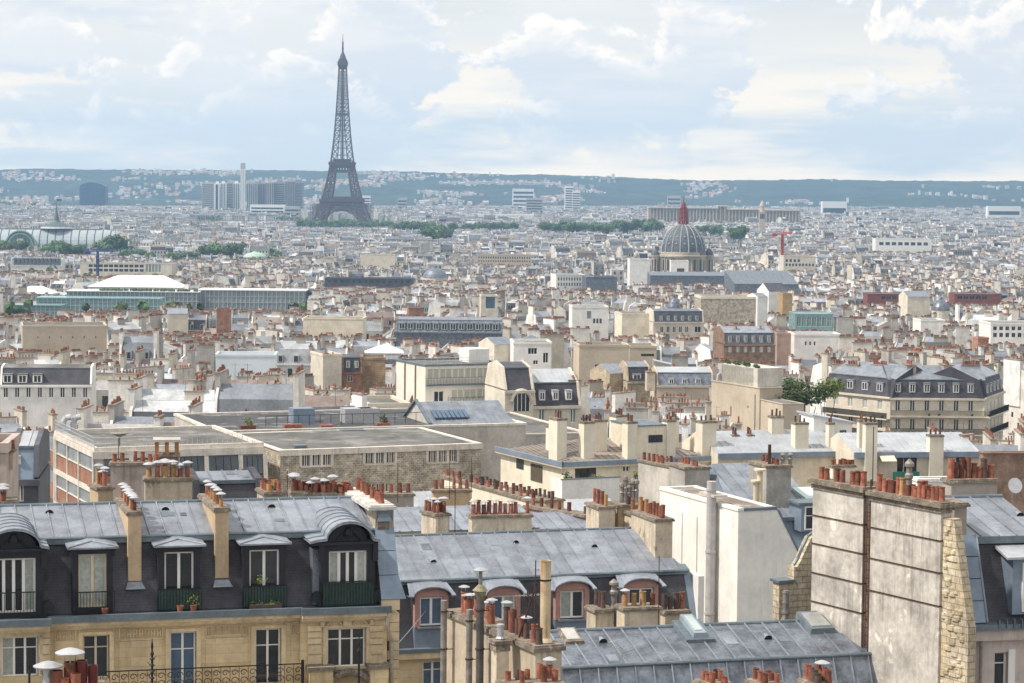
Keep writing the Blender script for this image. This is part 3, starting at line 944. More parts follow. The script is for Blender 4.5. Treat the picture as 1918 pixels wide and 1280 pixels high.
def glass_palace():
    Y = 2950.0
    fr = Fr(100, 470, Y, 3)
    root = thing('glass_roofed_palace', fr, 'long exhibition palace with curved glass vaults and a spired glass dome', 'palace')
    gl = M('palace_glass', (0.36, 0.40, 0.42), 0.35, 0, 0.12, 0.05); rb = M('palace_iron', (0.10, 0.12, 0.12), 0.6, 0.1, 0.1, 0.5)
    grn = M('palace_green_iron', (0.24, 0.33, 0.26), 0.7, 0, 0.1, 0.5); stn = M('palace_stone', (0.52, 0.46, 0.37), 0.9, 0, 0.2, 0.1)
    z = lambda py: fr.hit(100, py)[1]
    ua, ub = fr.hit(-150, 470)[0], fr.hit(234, 470)[0]
    zb = z(464); hw = 24
    vault(fr, root, ua, ub, 30, zb, hw, z(431) - zb, (gl, rb), rib=26)
    b = MB(); b.box(ua + 30, ub - 30, 26, 34, z(433), z(430)); b.build('ridge_walkway', rb, root)
    b = MB(); b.box(ua, ub, 4, 56, -2, zb); b.build('wall', stn, root)
    # transverse vault with green arched front
    u = fr.hit(38, 470)[0]; r_ = fr.hit(66, 470)[0] - u
    b = MB(); n = 16
    for i in range(n):
        a0, a1 = math.pi * i / n, math.pi * (i + 1) / n; zz = z(461)
        p = lambda a, v: (u + r_ * math.cos(a), v, zz + r_ * .98 * math.sin(a))
        b.face([p(a0, 2), p(a1, 2), p(a1, 30), p(a0, 30)])
    b.build('cross_vault', gl, root)
    for rr, mm, nm in ((1.0, grn, 'green_arch'), (.82, grn, 'green_arch')):
        b = MB()
        for i in range(n):
            a0, a1 = math.pi * i / n, math.pi * (i + 1) / n
            b.tube((u + r_ * rr * math.cos(a0), 1.5, z(461) + r_ * rr * math.sin(a0)), (u + r_ * rr * math.cos(a1), 1.5, z(461) + r_ * rr * math.sin(a1)), 1.1, 1.1, 5)
        b.build(nm, mm, root)
    b = MB(); b.face([(u + r_ * .8 * math.cos(math.pi * i / n), 2.2, z(461) + r_ * .8 * math.sin(math.pi * i / n)) for i in range(n + 1)]); b.build('arched_window', M('palace_dark_glass', (0.10, 0.14, 0.15), 0.3), root)
    for i in range(7):
        x = u + r_ * .8 * (-.85 + 1.7 * i / 6); h = math.sqrt(max(0, (r_ * .8) ** 2 - (x - u) ** 2)); b = MB(); b.tube((x, 1.9, z(461)), (x, 1.9, z(461) + h), .35, .35, 4); b.build('glazing_bar', grn, root)
    b = MB(); b.box(u - r_ * 1.15, u + r_ * 1.15, -3, 2, -2, z(462)); b.hull([(u - 9, -3, z(462)), (u + 9, -3, z(462)), (u + 9, 1.2, z(462)), (u - 9, 1.2, z(462))], [(u - 3, -2.5, z(448)), (u + 3, -2.5, z(448)), (u + 3, 0, z(448)), (u - 3, 0, z(448))]); b.build('porch', stn, root)
    # dome
    uc = fr.hit(100, 440)[0]; k = Y / FPX
    b = MB(); b.lathe([(22 * k, z(463)), (19.5 * k, z(445)), (17 * k, z(433))], 20, (uc, 30, 0)); b.build('dome_drum', gl, root)
    b = MB(); b.lathe([(30 * k, z(428)), (27 * k, z(425)), (16 * k, z(420)), (7 * k, z(417)), (5 * k, z(414)), (4 * k, z(407)), (2.4 * k, z(401)), (1.5 * k, z(393)), (.6 * k, z(385))], 16, (uc, 30, 0)); b.build('dome', rb, root, True)
    b = MB(); b.lathe([(31 * k, z(429)), (29 * k, z(426.5)), (17 * k, z(421))], 20, (uc, 30, 0)); b.build('dome_skirt', M('palace_pale_zinc', (0.42, 0.43, 0.42), 0.6), root)
    b = MB(); b.tube((uc, 30, z(388)), (uc, 30, z(372)), .35, .25, 5); b.box(uc, uc + 6, 29.9, 30.1, z(378), z(373)); b.build('flagpole', rb, root)
    for i in range(20):
        a = 2 * math.pi * i / 20; b = MB(); b.tube((uc + 22.3 * k * math.cos(a), 30 + 22.3 * k * math.sin(a), z(463)), (uc + 17.3 * k * math.cos(a), 30 + 17.3 * k * math.sin(a), z(433)), .5, .5, 4); b.build('dome_rib', rb, root)
    EXCL.extend([(fr.wp(t, 30, 0).x, fr.wp(t, 30, 0).y, 42) for t in range(int(ua), int(ub), 30)])
    guard(-60, 235, 466, Y)


glass_palace()


def tower_block(px0, px1, ytop, ybot, Y, mat, name, label, cat='tower', group=None, ang=0, depth=None, floors=None, glassm=c_dark, vert=0, cap=None):
    fr = Fr(px0, ybot, Y, ang, zb=ground(Y))
    w = fr.hit(px1, ybot)[0]; d = depth or w * .8; zt = fr.hit((px0 + px1) / 2, ytop)[1]
    root = thing(name, fr, label, cat, group)
    b = MB(); b.box(0, w, 0, d, -1, zt); b.build('wall', mat, root)
    if floors:
        b = MB()
        zb_ = 4
        for i in range(floors):
            z = zb_ + (zt - zb_ - 2) * i / floors
            hgt = (zt - zb_ - 2) / floors * .5
            b.box(w * .04, w * .96, -.15, .1, z, z + hgt); b.box(w - .1, w + .15, d * .05, d * .95, z, z + hgt)
        b.build('windows', glassm, root, kind='stuff')
    if vert:
        for i in range(vert):
            u = w * (i + .5) / vert; b = MB(); b.box(u - w / vert * .22, u + w / vert * .22, -.3, .05, 3, zt - 2); b.build('window_strip', glassm, root)
    if cap:
        b = MB(); b.box(w * .2, w * .7, d * .3, d * .7, zt, zt + cap); b.build('plant_room', mat, root)
    return fr, root, w, d, zt


t_beige = M('tower_beige', (0.42, 0.40, 0.38), 0.9, 0, 0.05, 0.02); t_white = M('tower_white', (0.74, 0.74, 0.73), 0.9, 0, 0.05, 0.02)
t_dark = M('tower_dark', (0.27, 0.26, 0.28), 0.8, 0, 0.1, 0.02); t_brown = M('tower_brown', (0.26, 0.20, 0.20), 0.8, 0, 0.1, 0.02)
t_grey = M('tower_grey', (0.40, 0.39, 0.38), 0.8, 0, 0.1, 0.02); t_blue = M('tower_blue', (0.03, 0.06, 0.14), 0.5, 0, 0.15, 0.02)
g = 'riverside towers beside the white chimney'
for a in [(378, 401, 342, 396, t_beige, 'beige banded tower at the outer end of the riverside towers', 18, 0), (401, 411, 344, 396, t_white, 'white tower with a dark recess beside the beige banded tower', 0, 1), (413, 422, 343, 396, t_white, 'slim white striped tower between two pale towers', 0, 3), (423, 436, 341, 396, t_grey, 'grey windowed tower just before the pale tower by the chimney', 22, 0), (437, 448, 343, 396, t_white, 'white tower immediately before the tall white chimney', 0, 3),
          (462, 481, 343, 392, t_grey, 'grey tower immediately behind the tall white chimney', 0, 5), (482, 498, 344, 390, t_brown, 'brown ribbed tower between grey and white riverside towers', 0, 5), (498, 512, 342, 390, t_beige, 'beige ribbed tower next to the brown ribbed tower', 0, 4), (513, 533, 341, 388, t_dark, 'dark glazed tower between the beige tower and the wide grey tower', 20, 0), (534, 552, 339, 388, t_grey, 'grey tower with the rooftop box, second from the iron tower', 0, 5), (552, 566, 341, 388, t_dark, 'dark tower with a white edge, nearest the iron tower', 24, 0)]:
    tower_block(a[0], a[1], a[2], 420, 5200 + rng.uniform(-60, 60), a[4], 'high_rise', a[5], 'tower', g, rng.uniform(-3, 3), 26, a[6], vert=a[7], cap=4 if rng.random() < .6 else None)


def chimney_tower():
    Y = 4900; fr = Fr(455, 420, Y, 0); root = thing('tall_chimney', fr, 'tall white square chimney with a grey band at its top', 'chimney')
    z = lambda py: fr.hit(455, py)[1]; k = Y / FPX
    b = MB(); b.box(-4 * k, 4 * k, -4 * k, 4 * k, 0, z(317)); b.build('shaft', t_white, root)
    for i in (-1, 1):
        b = MB(); b.box(i * 1.6 * k - .6, i * 1.6 * k + .6, -4.2 * k, -4 * k, 0, z(318)); b.build('shaft_rib', t_grey, root)
    b = MB(); b.box(-4.1 * k, 4.1 * k, -4.1 * k, 4.1 * k, z(317), z(306)); b.build('grey_band', t_grey, root)
    b = MB(); b.box(-3.4 * k, 3.4 * k, -3.4 * k, 3.4 * k, z(306), z(304.5)); b.build('rim', t_white, root)


chimney_tower()


def blue_block():
    Y = 6000; fr = Fr(149, 400, Y, 0); root = thing('dark_round_topped_block', fr, 'big dark blue round-topped block standing alone before the hills', 'building')
    w = fr.hit(197, 400)[0]; z = lambda py: fr.hit(173, py)[1]
    prof = [(0, z(395)), (0, z(349)), (w * .12, z(345)), (w * .3, z(342.5)), (w * .5, z(341.5)), (w * .7, z(343)), (w * .88, z(346)), (w, z(350)), (w, z(395))]
    b = MB(); b.hull([(x, 0, q) for x, q in prof], [(x, 45, q) for x, q in prof]); b.build('wall', t_blue, root)
    for i in range(12):
        u = w * (i + .5) / 12; b = MB(); b.box(u - .5, u + .5, -.6, 0, z(392), z(350)); b.build('facade_fin', M('tower_blue_fin', (0.06, 0.09, 0.15), .6), root)
    b = MB()
    for i in range(10):
        q = z(392) + (z(352) - z(392)) * i / 10; b.box(1, w - 1, -.3, 0, q, q + 1.5)
    b.build('window_bands', c_dark, root, kind='stuff')


blue_block()

# other far blocks between the tower and the domed church, and along the horizon of roofs
far = [(468, 533, 384, 412, 4700, t_white, 'long low white block with window bands below the riverside towers', 6), (533, 560, 387, 412, 4650, t_beige, 'cream block beside the long low white block', 5), (985, 1016, 371, 405, 5200, t_grey, 'grey glazed slab with a pale roof line', 9), (1058, 1074, 349, 400, 5600, t_white, 'taller of the two pale towers before the hills', 14), (1072, 1086, 358, 400, 5500, t_white, 'shorter pale tower leaning against its taller neighbour', 12),
       (677, 693, 367, 408, 5300, t_white, 'white tower just beside the leg of the iron tower', 9), (745, 762, 371, 402, 5600, t_beige, 'small beige tower between the iron tower and the grey slab', 6), (895, 1000, 402, 418, 4400, t_white, 'wide pale block with dark bands before the park', 3), (822, 836, 405, 424, 3900, t_dark, 'dark narrow block standing at the edge of the park', 5), (834, 862, 408, 424, 3900, t_brown, 'brownish block beside the dark narrow one at the park', 4),
       (960, 1000, 354, 378, 6300, t_white, 'pale slab high on the slope before the hills', 6), (1250, 1275, 367, 385, 6300, t_beige, 'pale block directly beside the red lantern, near the hills', 5), (1540, 1586, 378, 388, 5300, t_white, 'low white block with a dark roof on the skyline of roofs', 2), (1850, 1912, 387, 396, 4900, t_white, 'bright white stepped block at the far end of the skyline of roofs', 3), (230, 300, 398, 412, 4300, t_beige, 'long beige block behind the glass palace', 3)]
for a in far:
    tower_block(a[0], a[1], a[2], a[3] + 10, a[4], a[5], 'office_block', a[6], 'building', None, rng.uniform(-4, 4), 22, a[7])


def colonnade():
    Y = 4250; fr = Fr(1150, 414, Y, 2); root = thing('colonnaded_palace', fr, 'long beige colonnaded palace beyond the domed church', 'palace')
    st_ = M('palace_beige', (0.50, 0.42, 0.33), .9, 0, .1, .05)
    z = lambda py: fr.hit(1300, py)[1]
    for x0, x1, yt in ((1215, 1345, 389), (1345, 1362, 385), (1362, 1420, 391), (1420, 1500, 392)):
        u0, u1 = fr.hit(x0, 400)[0], fr.hit(x1, 400)[0]
        b = MB(); b.box(u0, u1, 6, 30, 0, z(yt + 2)); b.box(u0 - .5, u1 + .5, -1, 31, z(yt + 2), z(yt)); b.build('wall', st_, root)
        n = int((u1 - u0) / 5.5)
        for i in range(n):
            u = u0 + (i + .5) * (u1 - u0) / n; b = MB(); b.box(u - .9, u + .9, 0, 2, 0, z(yt + 2)); b.build('column', st_, root)
        b = MB()
        for i in range(n): b.box(u0 + (i + .12) * (u1 - u0) / n + 1.6, u0 + (i + .88) * (u1 - u0) / n - 1.0, 5.7, 6, 4, z(yt + 4))
        b.build('windows', c_dark, root, kind='stuff')
    fr2 = Fr(1427, 420, 3300, 0); root = thing('church_steeple', fr2, 'beige domed steeple with arcades standing above the roofs near the colonnaded palace', 'steeple')
    k = 3300 / FPX; z = lambda py: fr2.hit(1427, py)[1]
    b = MB(); b.box(-5.5 * k, 5.5 * k, -5.5 * k, 5.5 * k, 0, z(398)); b.box(-6 * k, 6 * k, -6 * k, 6 * k, z(398), z(396.5)); b.build('wall', st_, root)
    b = MB(); b.lathe([(4.6 * k, z(396.5)), (4.6 * k, z(387)), (5.2 * k, z(387)), (4.8 * k, z(385)), (3 * k, z(380)), (1 * k, z(377)), (.3 * k, z(374))], 10); b.build('belfry', st_, root)
    for i in (-1, 0, 1):
        b = MB(); b.box(i * 3 * k - .8, i * 3 * k + .8, -5.7 * k, -5.5 * k, z(410), z(401)); b.build('window', c_dark, root)


colonnade()


def crane(px, ytop, ybot, Y, mat, label, jib):
    fr = Fr(px, ybot, Y, 20); root = thing('tower_crane', fr, label, 'crane'); z = lambda py: fr.hit(px, py)[1]
    zt = z(ytop + 6); z0 = z(ybot) - 12; k = Y / FPX; h = 1.7 * k
    b = MB(); n = 12
    for i in range(n):
        a, c = z0 + (zt - z0) * i / n, z0 + (zt - z0) * (i + 1) / n
        C4 = [(-h, -h), (h, -h), (h, h), (-h, h)]
        for j in range(4):
            p, q = C4[j], C4[(j + 1) % 4]
            b.tube((*p, a), (*p, c), .32, .32, 4); b.tube((*p, a), (*q, c), .22, .22, 4); b.tube((*q, a), (*p, c), .22, .22, 4)
    b.build('mast', mat, root)
    b = MB(); b.box(-h * 1.2, h * 1.2, -h * 1.2, h * 1.2, zt, zt + 2.5); b.build('cab', mat, root)
    b = MB(); L = jib
    for y_ in (-.8, .8): b.tube((-8, y_, zt + 2.5), (L, y_, zt + 2.5), .25, .25, 4)
    b.tube((-8, 0, zt + 4.2), (L, 0, zt + 3.2), .25, .25, 4)
    for i in range(10): b.tube((L * i / 10, -.8, zt + 2.5), (L * (i + .5) / 10, 0, zt + 4), .18, .18, 4)
    b.box(-9, -5, -1.2, 1.2, zt + .5, zt + 2.6); b.build('jib', mat, root)


crane(1465, 438, 476, 2000, M('crane_red', (0.5, 0.06, 0.05), .6), 'red tower crane rising over the roofs beyond the domed church', 8)
crane(183, 472, 515, 1700, M('crane_blue', (0.04, 0.06, 0.20), .6), 'blue tower crane standing behind the white tent roof', 14)


def tent(x0, x1, yt, yb, Y, label, dv=16, ang=-2):
    fr = Fr(x0, yb, Y, ang); root = thing('marquee', fr, label, 'tent')
    wt = M('tent_fabric', (0.82, 0.82, 0.82), .7, 0, .04, .1)
    w = fr.hit(x1, yb)[0]; zb = fr.hit(x0, yb)[1]; zt = fr.hit((x0 + x1) / 2, yt)[1]; zm = zb + (zt - zb) * .22
    b = MB(); hp = (zt - zb) * 1.6
    b.box(0, w, 0, dv, zb, zm); b.hull([(-.6, -.6, zm), (w + .6, -.6, zm), (w + .6, dv + .6, zm), (-.6, dv + .6, zm)], [(hp * 1.2, dv * .5 - .1, zt), (w - hp * .9, dv * .5 - .1, zt), (w - hp * .9, dv * .5 + .1, zt), (hp * 1.2, dv * .5 + .1, zt)])
    b.build('canvas', wt, root)
    for i in range(14):
        u = w * (i + .5) / 14; b = MB(); b.box(u - .15, u + .15, -.7, -.55, zb, zm); b.build('tent_pole', t_grey, root)
    guard(x0, x1, yb - 3, Y); EXCL.append((fr.wp(w / 2, dv / 2, 0).x, fr.wp(w / 2, dv / 2, 0).y, w * .55))


tent(165, 341, 517, 543, 1330, 'big white pitched tent roof above the long glass building')
tent(20, 98, 537, 553, 1330, 'low white tent with a peaked top at the edge beside the glass building', 14)


def glass_long():
    Y = 1265
    for (x0, x1, yt, yb, dY, lab) in ((125, 372, 546, 572, 0, 'long low glass building under the white tent with a planted roof edge'), (372, 572, 544, 578, 6, 'grey glazed continuation of the long glass building, towards the middle'), (68, 300, 559, 580, -25, 'teal glass range stepping down before the long glass building'), (12, 115, 573, 588, -45, 'lowest teal glass roof at the corner of the glass building')):
        fr = Fr(x0, yb, Y + dY, -1.0); root = thing('glass_building', fr, lab, 'building')
        w = fr.hit(x1, yb)[0]; zt = fr.hit(x0, yt)[1]; zb = fr.hit(x0, yb)[1]; mt = teal if 'teal' in lab else M('grey_curtain_glass', (0.24, 0.29, 0.31), 0.2, .1, .15, .1, spec=.8)
        b = MB(); b.box(0, w, 0, 16, -2, zt); b.build('wall', mt, root)
        b = MB(); b.box(-.4, w + .4, -.8, 16.4, zt, zt + .5); b.build('roof_slab', t_white if dY >= 0 else teal, root)
        n = int(w / 2.2); shared = None
        for i in range(n):
            if shared is None:
                q = MB(); q.box(-.08, .08, -.25, .02, zb - 1, zt - .05); shared = q.mesh('mullion', t_white)
            inst('mullion', shared, root, (w * (i + .5) / n, 0, 0))
        for f_ in (.35, .68):
            b = MB(); q = zb + (zt - zb) * f_; b.box(0, w, -.3, 0, q - .15, q + .15); b.build('floor_edge', t_grey, root)
        if dY == 0:
            b = MB()
            for i in range(120):
                u = rng.uniform(.25, 1) * w; b.lathe([(.1, 0), (rng.uniform(.5, 1), .5), (.1, rng.uniform(.9, 1.6))], 5, (u, rng.uniform(.2, 1.4), zt + .45))
            b.build('roof_planting', c_leaf, root, kind='stuff')
        guard(x0, x1, yb, Y + dY); 
        for t in range(0, int(w), 14): q = fr.wp(t, 8, 0); EXCL.append((q.x, q.y, 13))


glass_long()


# ---------------------------------------------------------------- trees
def crown_mesh(name, r_, R_, H_, n, leaf, mat, seed):
    """n leaf clumps through several uneven lobes"""
    rr = random.Random(seed); b = MB()
    lobes = [(rr.uniform(-.45, .45) * R_, rr.uniform(-.45, .45) * R_, rr.uniform(-.25, .35) * H_, rr.uniform(.4, .68)) for _ in range(9)]
    for _ in range(n):
        lx, ly, lz, k = rr.choice(lobes)
        d = Vector((rr.gauss(0, 1), rr.gauss(0, 1), rr.gauss(0, 1))).normalized() * (rr.random() ** 0.33)
        c = Vector((lx + d.x * R_ * k, ly + d.y * R_ * k, lz + d.z * H_ * k * .75))
        nn = (d + Vector((rr.uniform(-.7, .7), rr.uniform(-.7, .7), rr.uniform(-.3, .9)))).normalized()
        t = nn.cross(Vector((rr.uniform(-1, 1), rr.uniform(-1, 1), .3))).normalized(); q = nn.cross(t); s_ = leaf * rr.uniform(.6, 1.3)
        b.face([c - t * s_, c - q * s_ * .6, c + t * s_, c + q * s_ * .6])
    return b.mesh(name, mat)


def trunk_mesh(h, r_, seed, spread):
    rr = random.Random(seed); b = MB(); b.tube((0, 0, 0), (0, 0, h), r_, r_ * .7, 7)
    for i in range(5):
        a = i * 1.26 + rr.random(); e = (math.cos(a) * spread, math.sin(a) * spread, h + spread * rr.uniform(.5, 1.1)); b.tube((0, 0, h * .85), e, r_ * .5, r_ * .15, 5)
    return b.mesh('trunk', bark)


FARC = [crown_mesh('crown', rng, 6.5, 6.5, 900, 0.75, leaf_f, 10 + i) for i in range(4)]
FART = trunk_mesh(6, .4, 3, 3)


def far_tree(x, Y, s=1.0, label=None, grp=None, ztop=None):
    zb = ground(Y)
    t = empty('tree', (x, Y, zb), rng.uniform(0, 6.3), label, 'tree', grp)
    k = s * rng.uniform(.85, 1.2)
    h = 10 if ztop is None else max(8, (ztop - zb) - 5 * k)
    inst('trunk', FART, t, (0, 0, 0), 0, (1, 1, (h + 1) / 9.2)); inst('crown', rng.choice(FARC), t, (0, 0, h), rng.uniform(0, 6), (k, k, k * rng.uniform(.8, 1.1)))
    return t


parks = [(560, 735, 424, 3900, 30, 12, 'round green tree in the park at the foot of the iron tower', 'park trees under the iron tower'), (735, 830, 428, 3500, 16, 12, 'round green tree in the park beside the iron tower', 'park trees beside the iron tower'), (795, 838, 440, 2900, 7, 17, 'taller dark green tree at the near corner of the park', 'tall trees at the near corner of the park'),
         (842, 965, 428, 3600, 20, 10, 'green tree in the belt beyond the grey slab', 'tree belt behind the roofs in the middle'), (1012, 1150, 428, 3300, 22, 11, 'green tree in the belt beside the domed church', 'tree belt beside the domed church'), (1150, 1235, 424, 3300, 13, 12, 'green tree standing just before the domed church', 'trees before the domed church'),
         (1300, 1350, 432, 3200, 7, 10, 'dark tree beyond the church lantern', 'trees beyond the church lantern'), (1372, 1392, 438, 2700, 4, 14, 'bright green tree beyond the church below the steeple', 'trees below the steeple'),
         (0, 45, 465, 2500, 7, 13, 'green tree before the glass palace near its arched front', 'trees before the arched front of the palace'), (88, 120, 470, 2350, 5, 17, 'large dark tree before the palace dome', 'large trees before the palace dome'), (122, 160, 474, 2300, 6, 15, 'tree before the middle of the glass palace', 'trees before the middle of the palace'), (190, 228, 464, 2350, 5, 19, 'tall dark tree before the rounded palace end', 'tall trees before the rounded end of the palace'),
         (225, 330, 478, 2250, 12, 10, 'low tree in the strip of green beyond the palace', 'low trees in the green strip by the palace'), (330, 372, 484, 2250, 5, 11, 'small tree at the end of the green strip', 'small trees at the end of the green strip'), (378, 450, 474, 2350, 12, 17, 'big dark tree in the clump between palace and tower', 'clump of big trees between palace and tower'), (500, 522, 478, 2300, 3, 15, 'lone dark round tree in the roofs under the iron tower', 'lone dark trees under the iron tower')]
for x0, x1, yb, Y, n, hh, lab, grp in parks:
    for i in range(n):
        px = x0 + (x1 - x0) * (i + rng.uniform(.1, .9)) / n; y_ = Y + rng.uniform(-60, 60)
        lab_ = '%s, %s from left' % (lab, 'first second third fourth fifth sixth seventh eighth ninth tenth eleventh twelfth'.split()[i] if i < 12 else '%dth' % (i + 1) if i % 10 > 2 or i < 20 else '%dst' % (i + 1) if i % 10 == 0 else '%dnd' % (i + 1) if i % 10 == 1 else '%drd' % (i + 1))
        q = W(px, yb, y_); ztop = CAMZ - (yb - hh * 1.15 * rng.uniform(.7, 1.25) - 330 - .009 * (px - 959)) / FPX * y_
        far_tree(q.x, y_, hh / 11 * Y / 2900 + .2, lab_, grp, ztop)
        EXCL.append((q.x, y_, 8))
    guard(x0, x1, yb - 1, Y)
guard(590, 690, 424, EIF_Y); EXCL.append((W(640, 430, EIF_Y).x, EIF_Y, 75)); guard(560, 720, 420, 5000)
guard(370, 560, 412, 4600); guard(1215, 1500, 414, 4200); guard(1420, 1436, 412, 3300); guard(-100, 2050, 384, 6600)
# ================================================================= building kit
def clip(poly, ax, val, keep_less):
    out_ = []
    for i in range(len(poly)):
        a, b = poly[i], poly[(i + 1) % len(poly)]
        ia = (a[ax] <= val) == keep_less or a[ax] == val; ib = (b[ax] <= val) == keep_less or b[ax] == val
        if ia: out_.append(a)
        if ia != ib:
            t = (val - a[ax]) / (b[ax] - a[ax]); out_.append((a[0] + (b[0] - a[0]) * t, a[1] + (b[1] - a[1]) * t))
    return out_


def sheets(parent, quad, pitch=0.65, rows=(), mat=zinc, seam=True, lift=0.02, smat=None, off=0.0, joined=False, names=('zinc_sheet', 'standing_seam')):
    """zinc sheets and standing seams over a flat roof slope; quad = eave-left, eave-right, ridge-right, ridge-left"""
    A, B_, C_, D_ = [Vector(q) for q in quad]
    x = (B_ - A).normalized(); n = x.cross(D_ - A).normalized(); y = n.cross(x).normalized()
    P2 = [((q - A).dot(x), (q - A).dot(y)) for q in (A, B_, C_, D_)]
    to3 = lambda p, h: A + x * p[0] + y * p[1] + n * h
    x0 = min(p[0] for p in P2); x1 = max(p[0] for p in P2); y0 = min(p[1] for p in P2); y1 = max(p[1] for p in P2)
    cuts = [x0]; t = x0 + pitch * (1 - off)
    while t < x1 - 0.12: cuts.append(t); t += pitch
    cuts.append(x1)
    rws = [y0] + [y0 + (y1 - y0) * r_ for r_ in rows] + [y1]
    js = MB(); jp = MB()
    for i in range(len(cuts) - 1):
        for j in range(len(rws) - 1):
            p = clip(clip(P2, 0, cuts[i] + .012, False), 0, cuts[i + 1] - .012, True)
            if len(p) < 3: continue
            p = clip(clip(p, 1, rws[j] + (.012 if j else 0), False), 1, rws[j + 1] - .012, True)
            if len(p) < 3: continue
            b = jp if joined else MB()
            b.hull([to3(q, 0) for q in p], [to3(q, lift + (0.008 if j % 2 == 0 and len(rws) > 2 else 0)) for q in p])
            if not joined:
                b.build(names[0], mat, parent)
                if len(p) == 4 and rng.random() < .10:
                    cx, cy = sum(q[0] for q in p) / 4, sum(q[1] for q in p) / 4 + rng.uniform(-.6, .6); hx, hy = rng.uniform(.1, .24), rng.uniform(.1, .35); pt = [(cx - hx, cy - hy), (cx + hx, cy - hy), (cx + hx, cy + hy), (cx - hx, cy + hy)]
                    g_ = MB(); g_.hull([to3(q, 0) for q in pt], [to3(q, lift + .016) for q in pt]); g_.build('repair_patch', rng.choice([zinc_dk, zinc, lead]), parent)
        if seam and i:
            p = clip(clip(P2, 0, cuts[i] - .022, False), 0, cuts[i] + .022, True)
            if len(p) >= 3:
                b = js if joined else MB()
                b.hull([to3(q, 0.0) for q in p], [to3(q, 0.075) for q in p])
                if not joined: b.build(names[1], smat or mat, parent)
    if joined:
        if jp.f: jp.build('zinc_sheets', mat, parent, kind='stuff')
        if js.f: js.build('standing_seams', smat or mat, parent, kind='stuff')


def wall_holes(b, u0, u1, z0, z1, holes, v=0.0, rev=0.22, mi=0, col=None):
    us = sorted({u0, u1} | {h[0] for h in holes} | {h[1] for h in holes}); zs = sorted({z0, z1} | {h[2] for h in holes} | {h[3] for h in holes})
    us = [t for t in us if u0 <= t <= u1]; zs = [t for t in zs if z0 <= t <= z1]
    for a, c in zip(us, us[1:]):
        for e, g_ in zip(zs, zs[1:]):
            mu, mz = (a + c) / 2, (e + g_) / 2
            if any(h[0] < mu < h[1] and h[2] < mz < h[3] for h in holes): continue
            b.face([(a, v, e), (c, v, e), (c, v, g_), (a, v, g_)], mi, col)
    for h in holes:
        a, c, e, g_ = h[:4]; w = v + rev
        b.face([(a, v, e), (a, v, g_), (a, w, g_), (a, w, e)], mi, col); b.face([(c, v, g_), (c, v, e), (c, w, e), (c, w, g_)], mi, col)
        b.face([(a, v, g_), (c, v, g_), (c, w, g_), (a, w, g_)], mi, col); b.face([(c, v, e), (a, v, e), (a, w, e), (c, w, e)], mi, col)
        b.face([(a, w, e), (c, w, e), (c, w, g_), (a, w, g_)], mi, col)


def window(parent, u0, u1, z0, z1, v, fm=white, gm=glass, cas=2, trans=None, bw=0.07, sill=None, full=True, ny=1):
    """casement window: frame mesh with one pane object per light"""
    b = MB(); t = 0.07
    b.box(u0, u1, v, v + t, z0, z0 + bw); b.box(u0, u1, v, v + t, z1 - bw, z1)
    b.box(u0, u0 + bw, v, v + t, z0 + bw, z1 - bw); b.box(u1 - bw, u1, v, v + t, z0 + bw, z1 - bw)
    iw = (u1 - u0 - 2 * bw); cuts = [u0 + bw + iw * i / cas for i in range(cas + 1)]
    for c in cuts[1:-1]: b.box(c - bw * .75, c + bw * .75, v - 0.01, v + t, z0 + bw, z1 - bw)
    bars = []
    if trans: bars = [z0 + (z1 - z0) * trans]
    if ny > 1: bars = [z0 + (z1 - z0) * i / ny for i in range(1, ny)]
    for q in bars: b.box(u0 + bw, u1 - bw, v + .005, v + t - .01, q - .02, q + .02)
    if not full:
        b.m = [0] * len(b.f); b.face([(u0 + bw, v + .05, z0 + bw), (u1 - bw, v + .05, z0 + bw), (u1 - bw, v + .05, z1 - bw), (u0 + bw, v + .05, z1 - bw)], 1)
        return b.build('window', [fm, gm], parent)
    w = b.build('window', fm, parent)
    for a, c in zip(cuts, cuts[1:]):
        g_ = MB(); g_.box(a, c, v + .035, v + .05, z0 + bw, z1 - bw); g_.build('pane', gm[len(w.children) % len(gm)] if isinstance(gm, (list, tuple)) else gm, w)
    if sill:
        s_ = MB(); s_.box(u0 - .1, u1 + .1, v - .25, v + .02, z0 - .12, z0 - .005); s_.build('sill', sill, w)
    return w


def railing(parent, u0, u1, z0, z1, v, mat=black, sp=0.11, r_=0.011, name='railing', scroll=False):
    b = MB(); b.box(u0, u1, v - .02, v + .02, z1 - .04, z1); b.box(u0, u1, v - .015, v + .015, z0, z0 + .03)
    n = max(2, int((u1 - u0) / sp))
    for i in range(n + 1):
        u = u0 + (u1 - u0) * i / n
        if not scroll or i % 4 == 0: b.box(u - r_, u + r_, v - r_, v + r_, z0, z1)
        elif i % 4 == 2:
            h = z1 - z0
            for cz, rr_ in ((z0 + h * .3, h * .2), (z0 + h * .68, h * .17)):
                for k in range(9):
                    a0, a1 = k * .7, (k + 1) * .7; q0, q1 = rr_ * (1 - k * .07), rr_ * (1 - (k + 1) * .07)
                    b.tube((u + q0 * math.cos(a0), v, cz + q0 * math.sin(a0)), (u + q1 * math.cos(a1), v, cz + q1 * math.sin(a1)), .014, .014, 4)
    return b.build(name, mat, parent)


def lath(prof, n=12, mi=0):
    b = MB(); b.lathe(prof, n, mi=mi, cap=False); return b


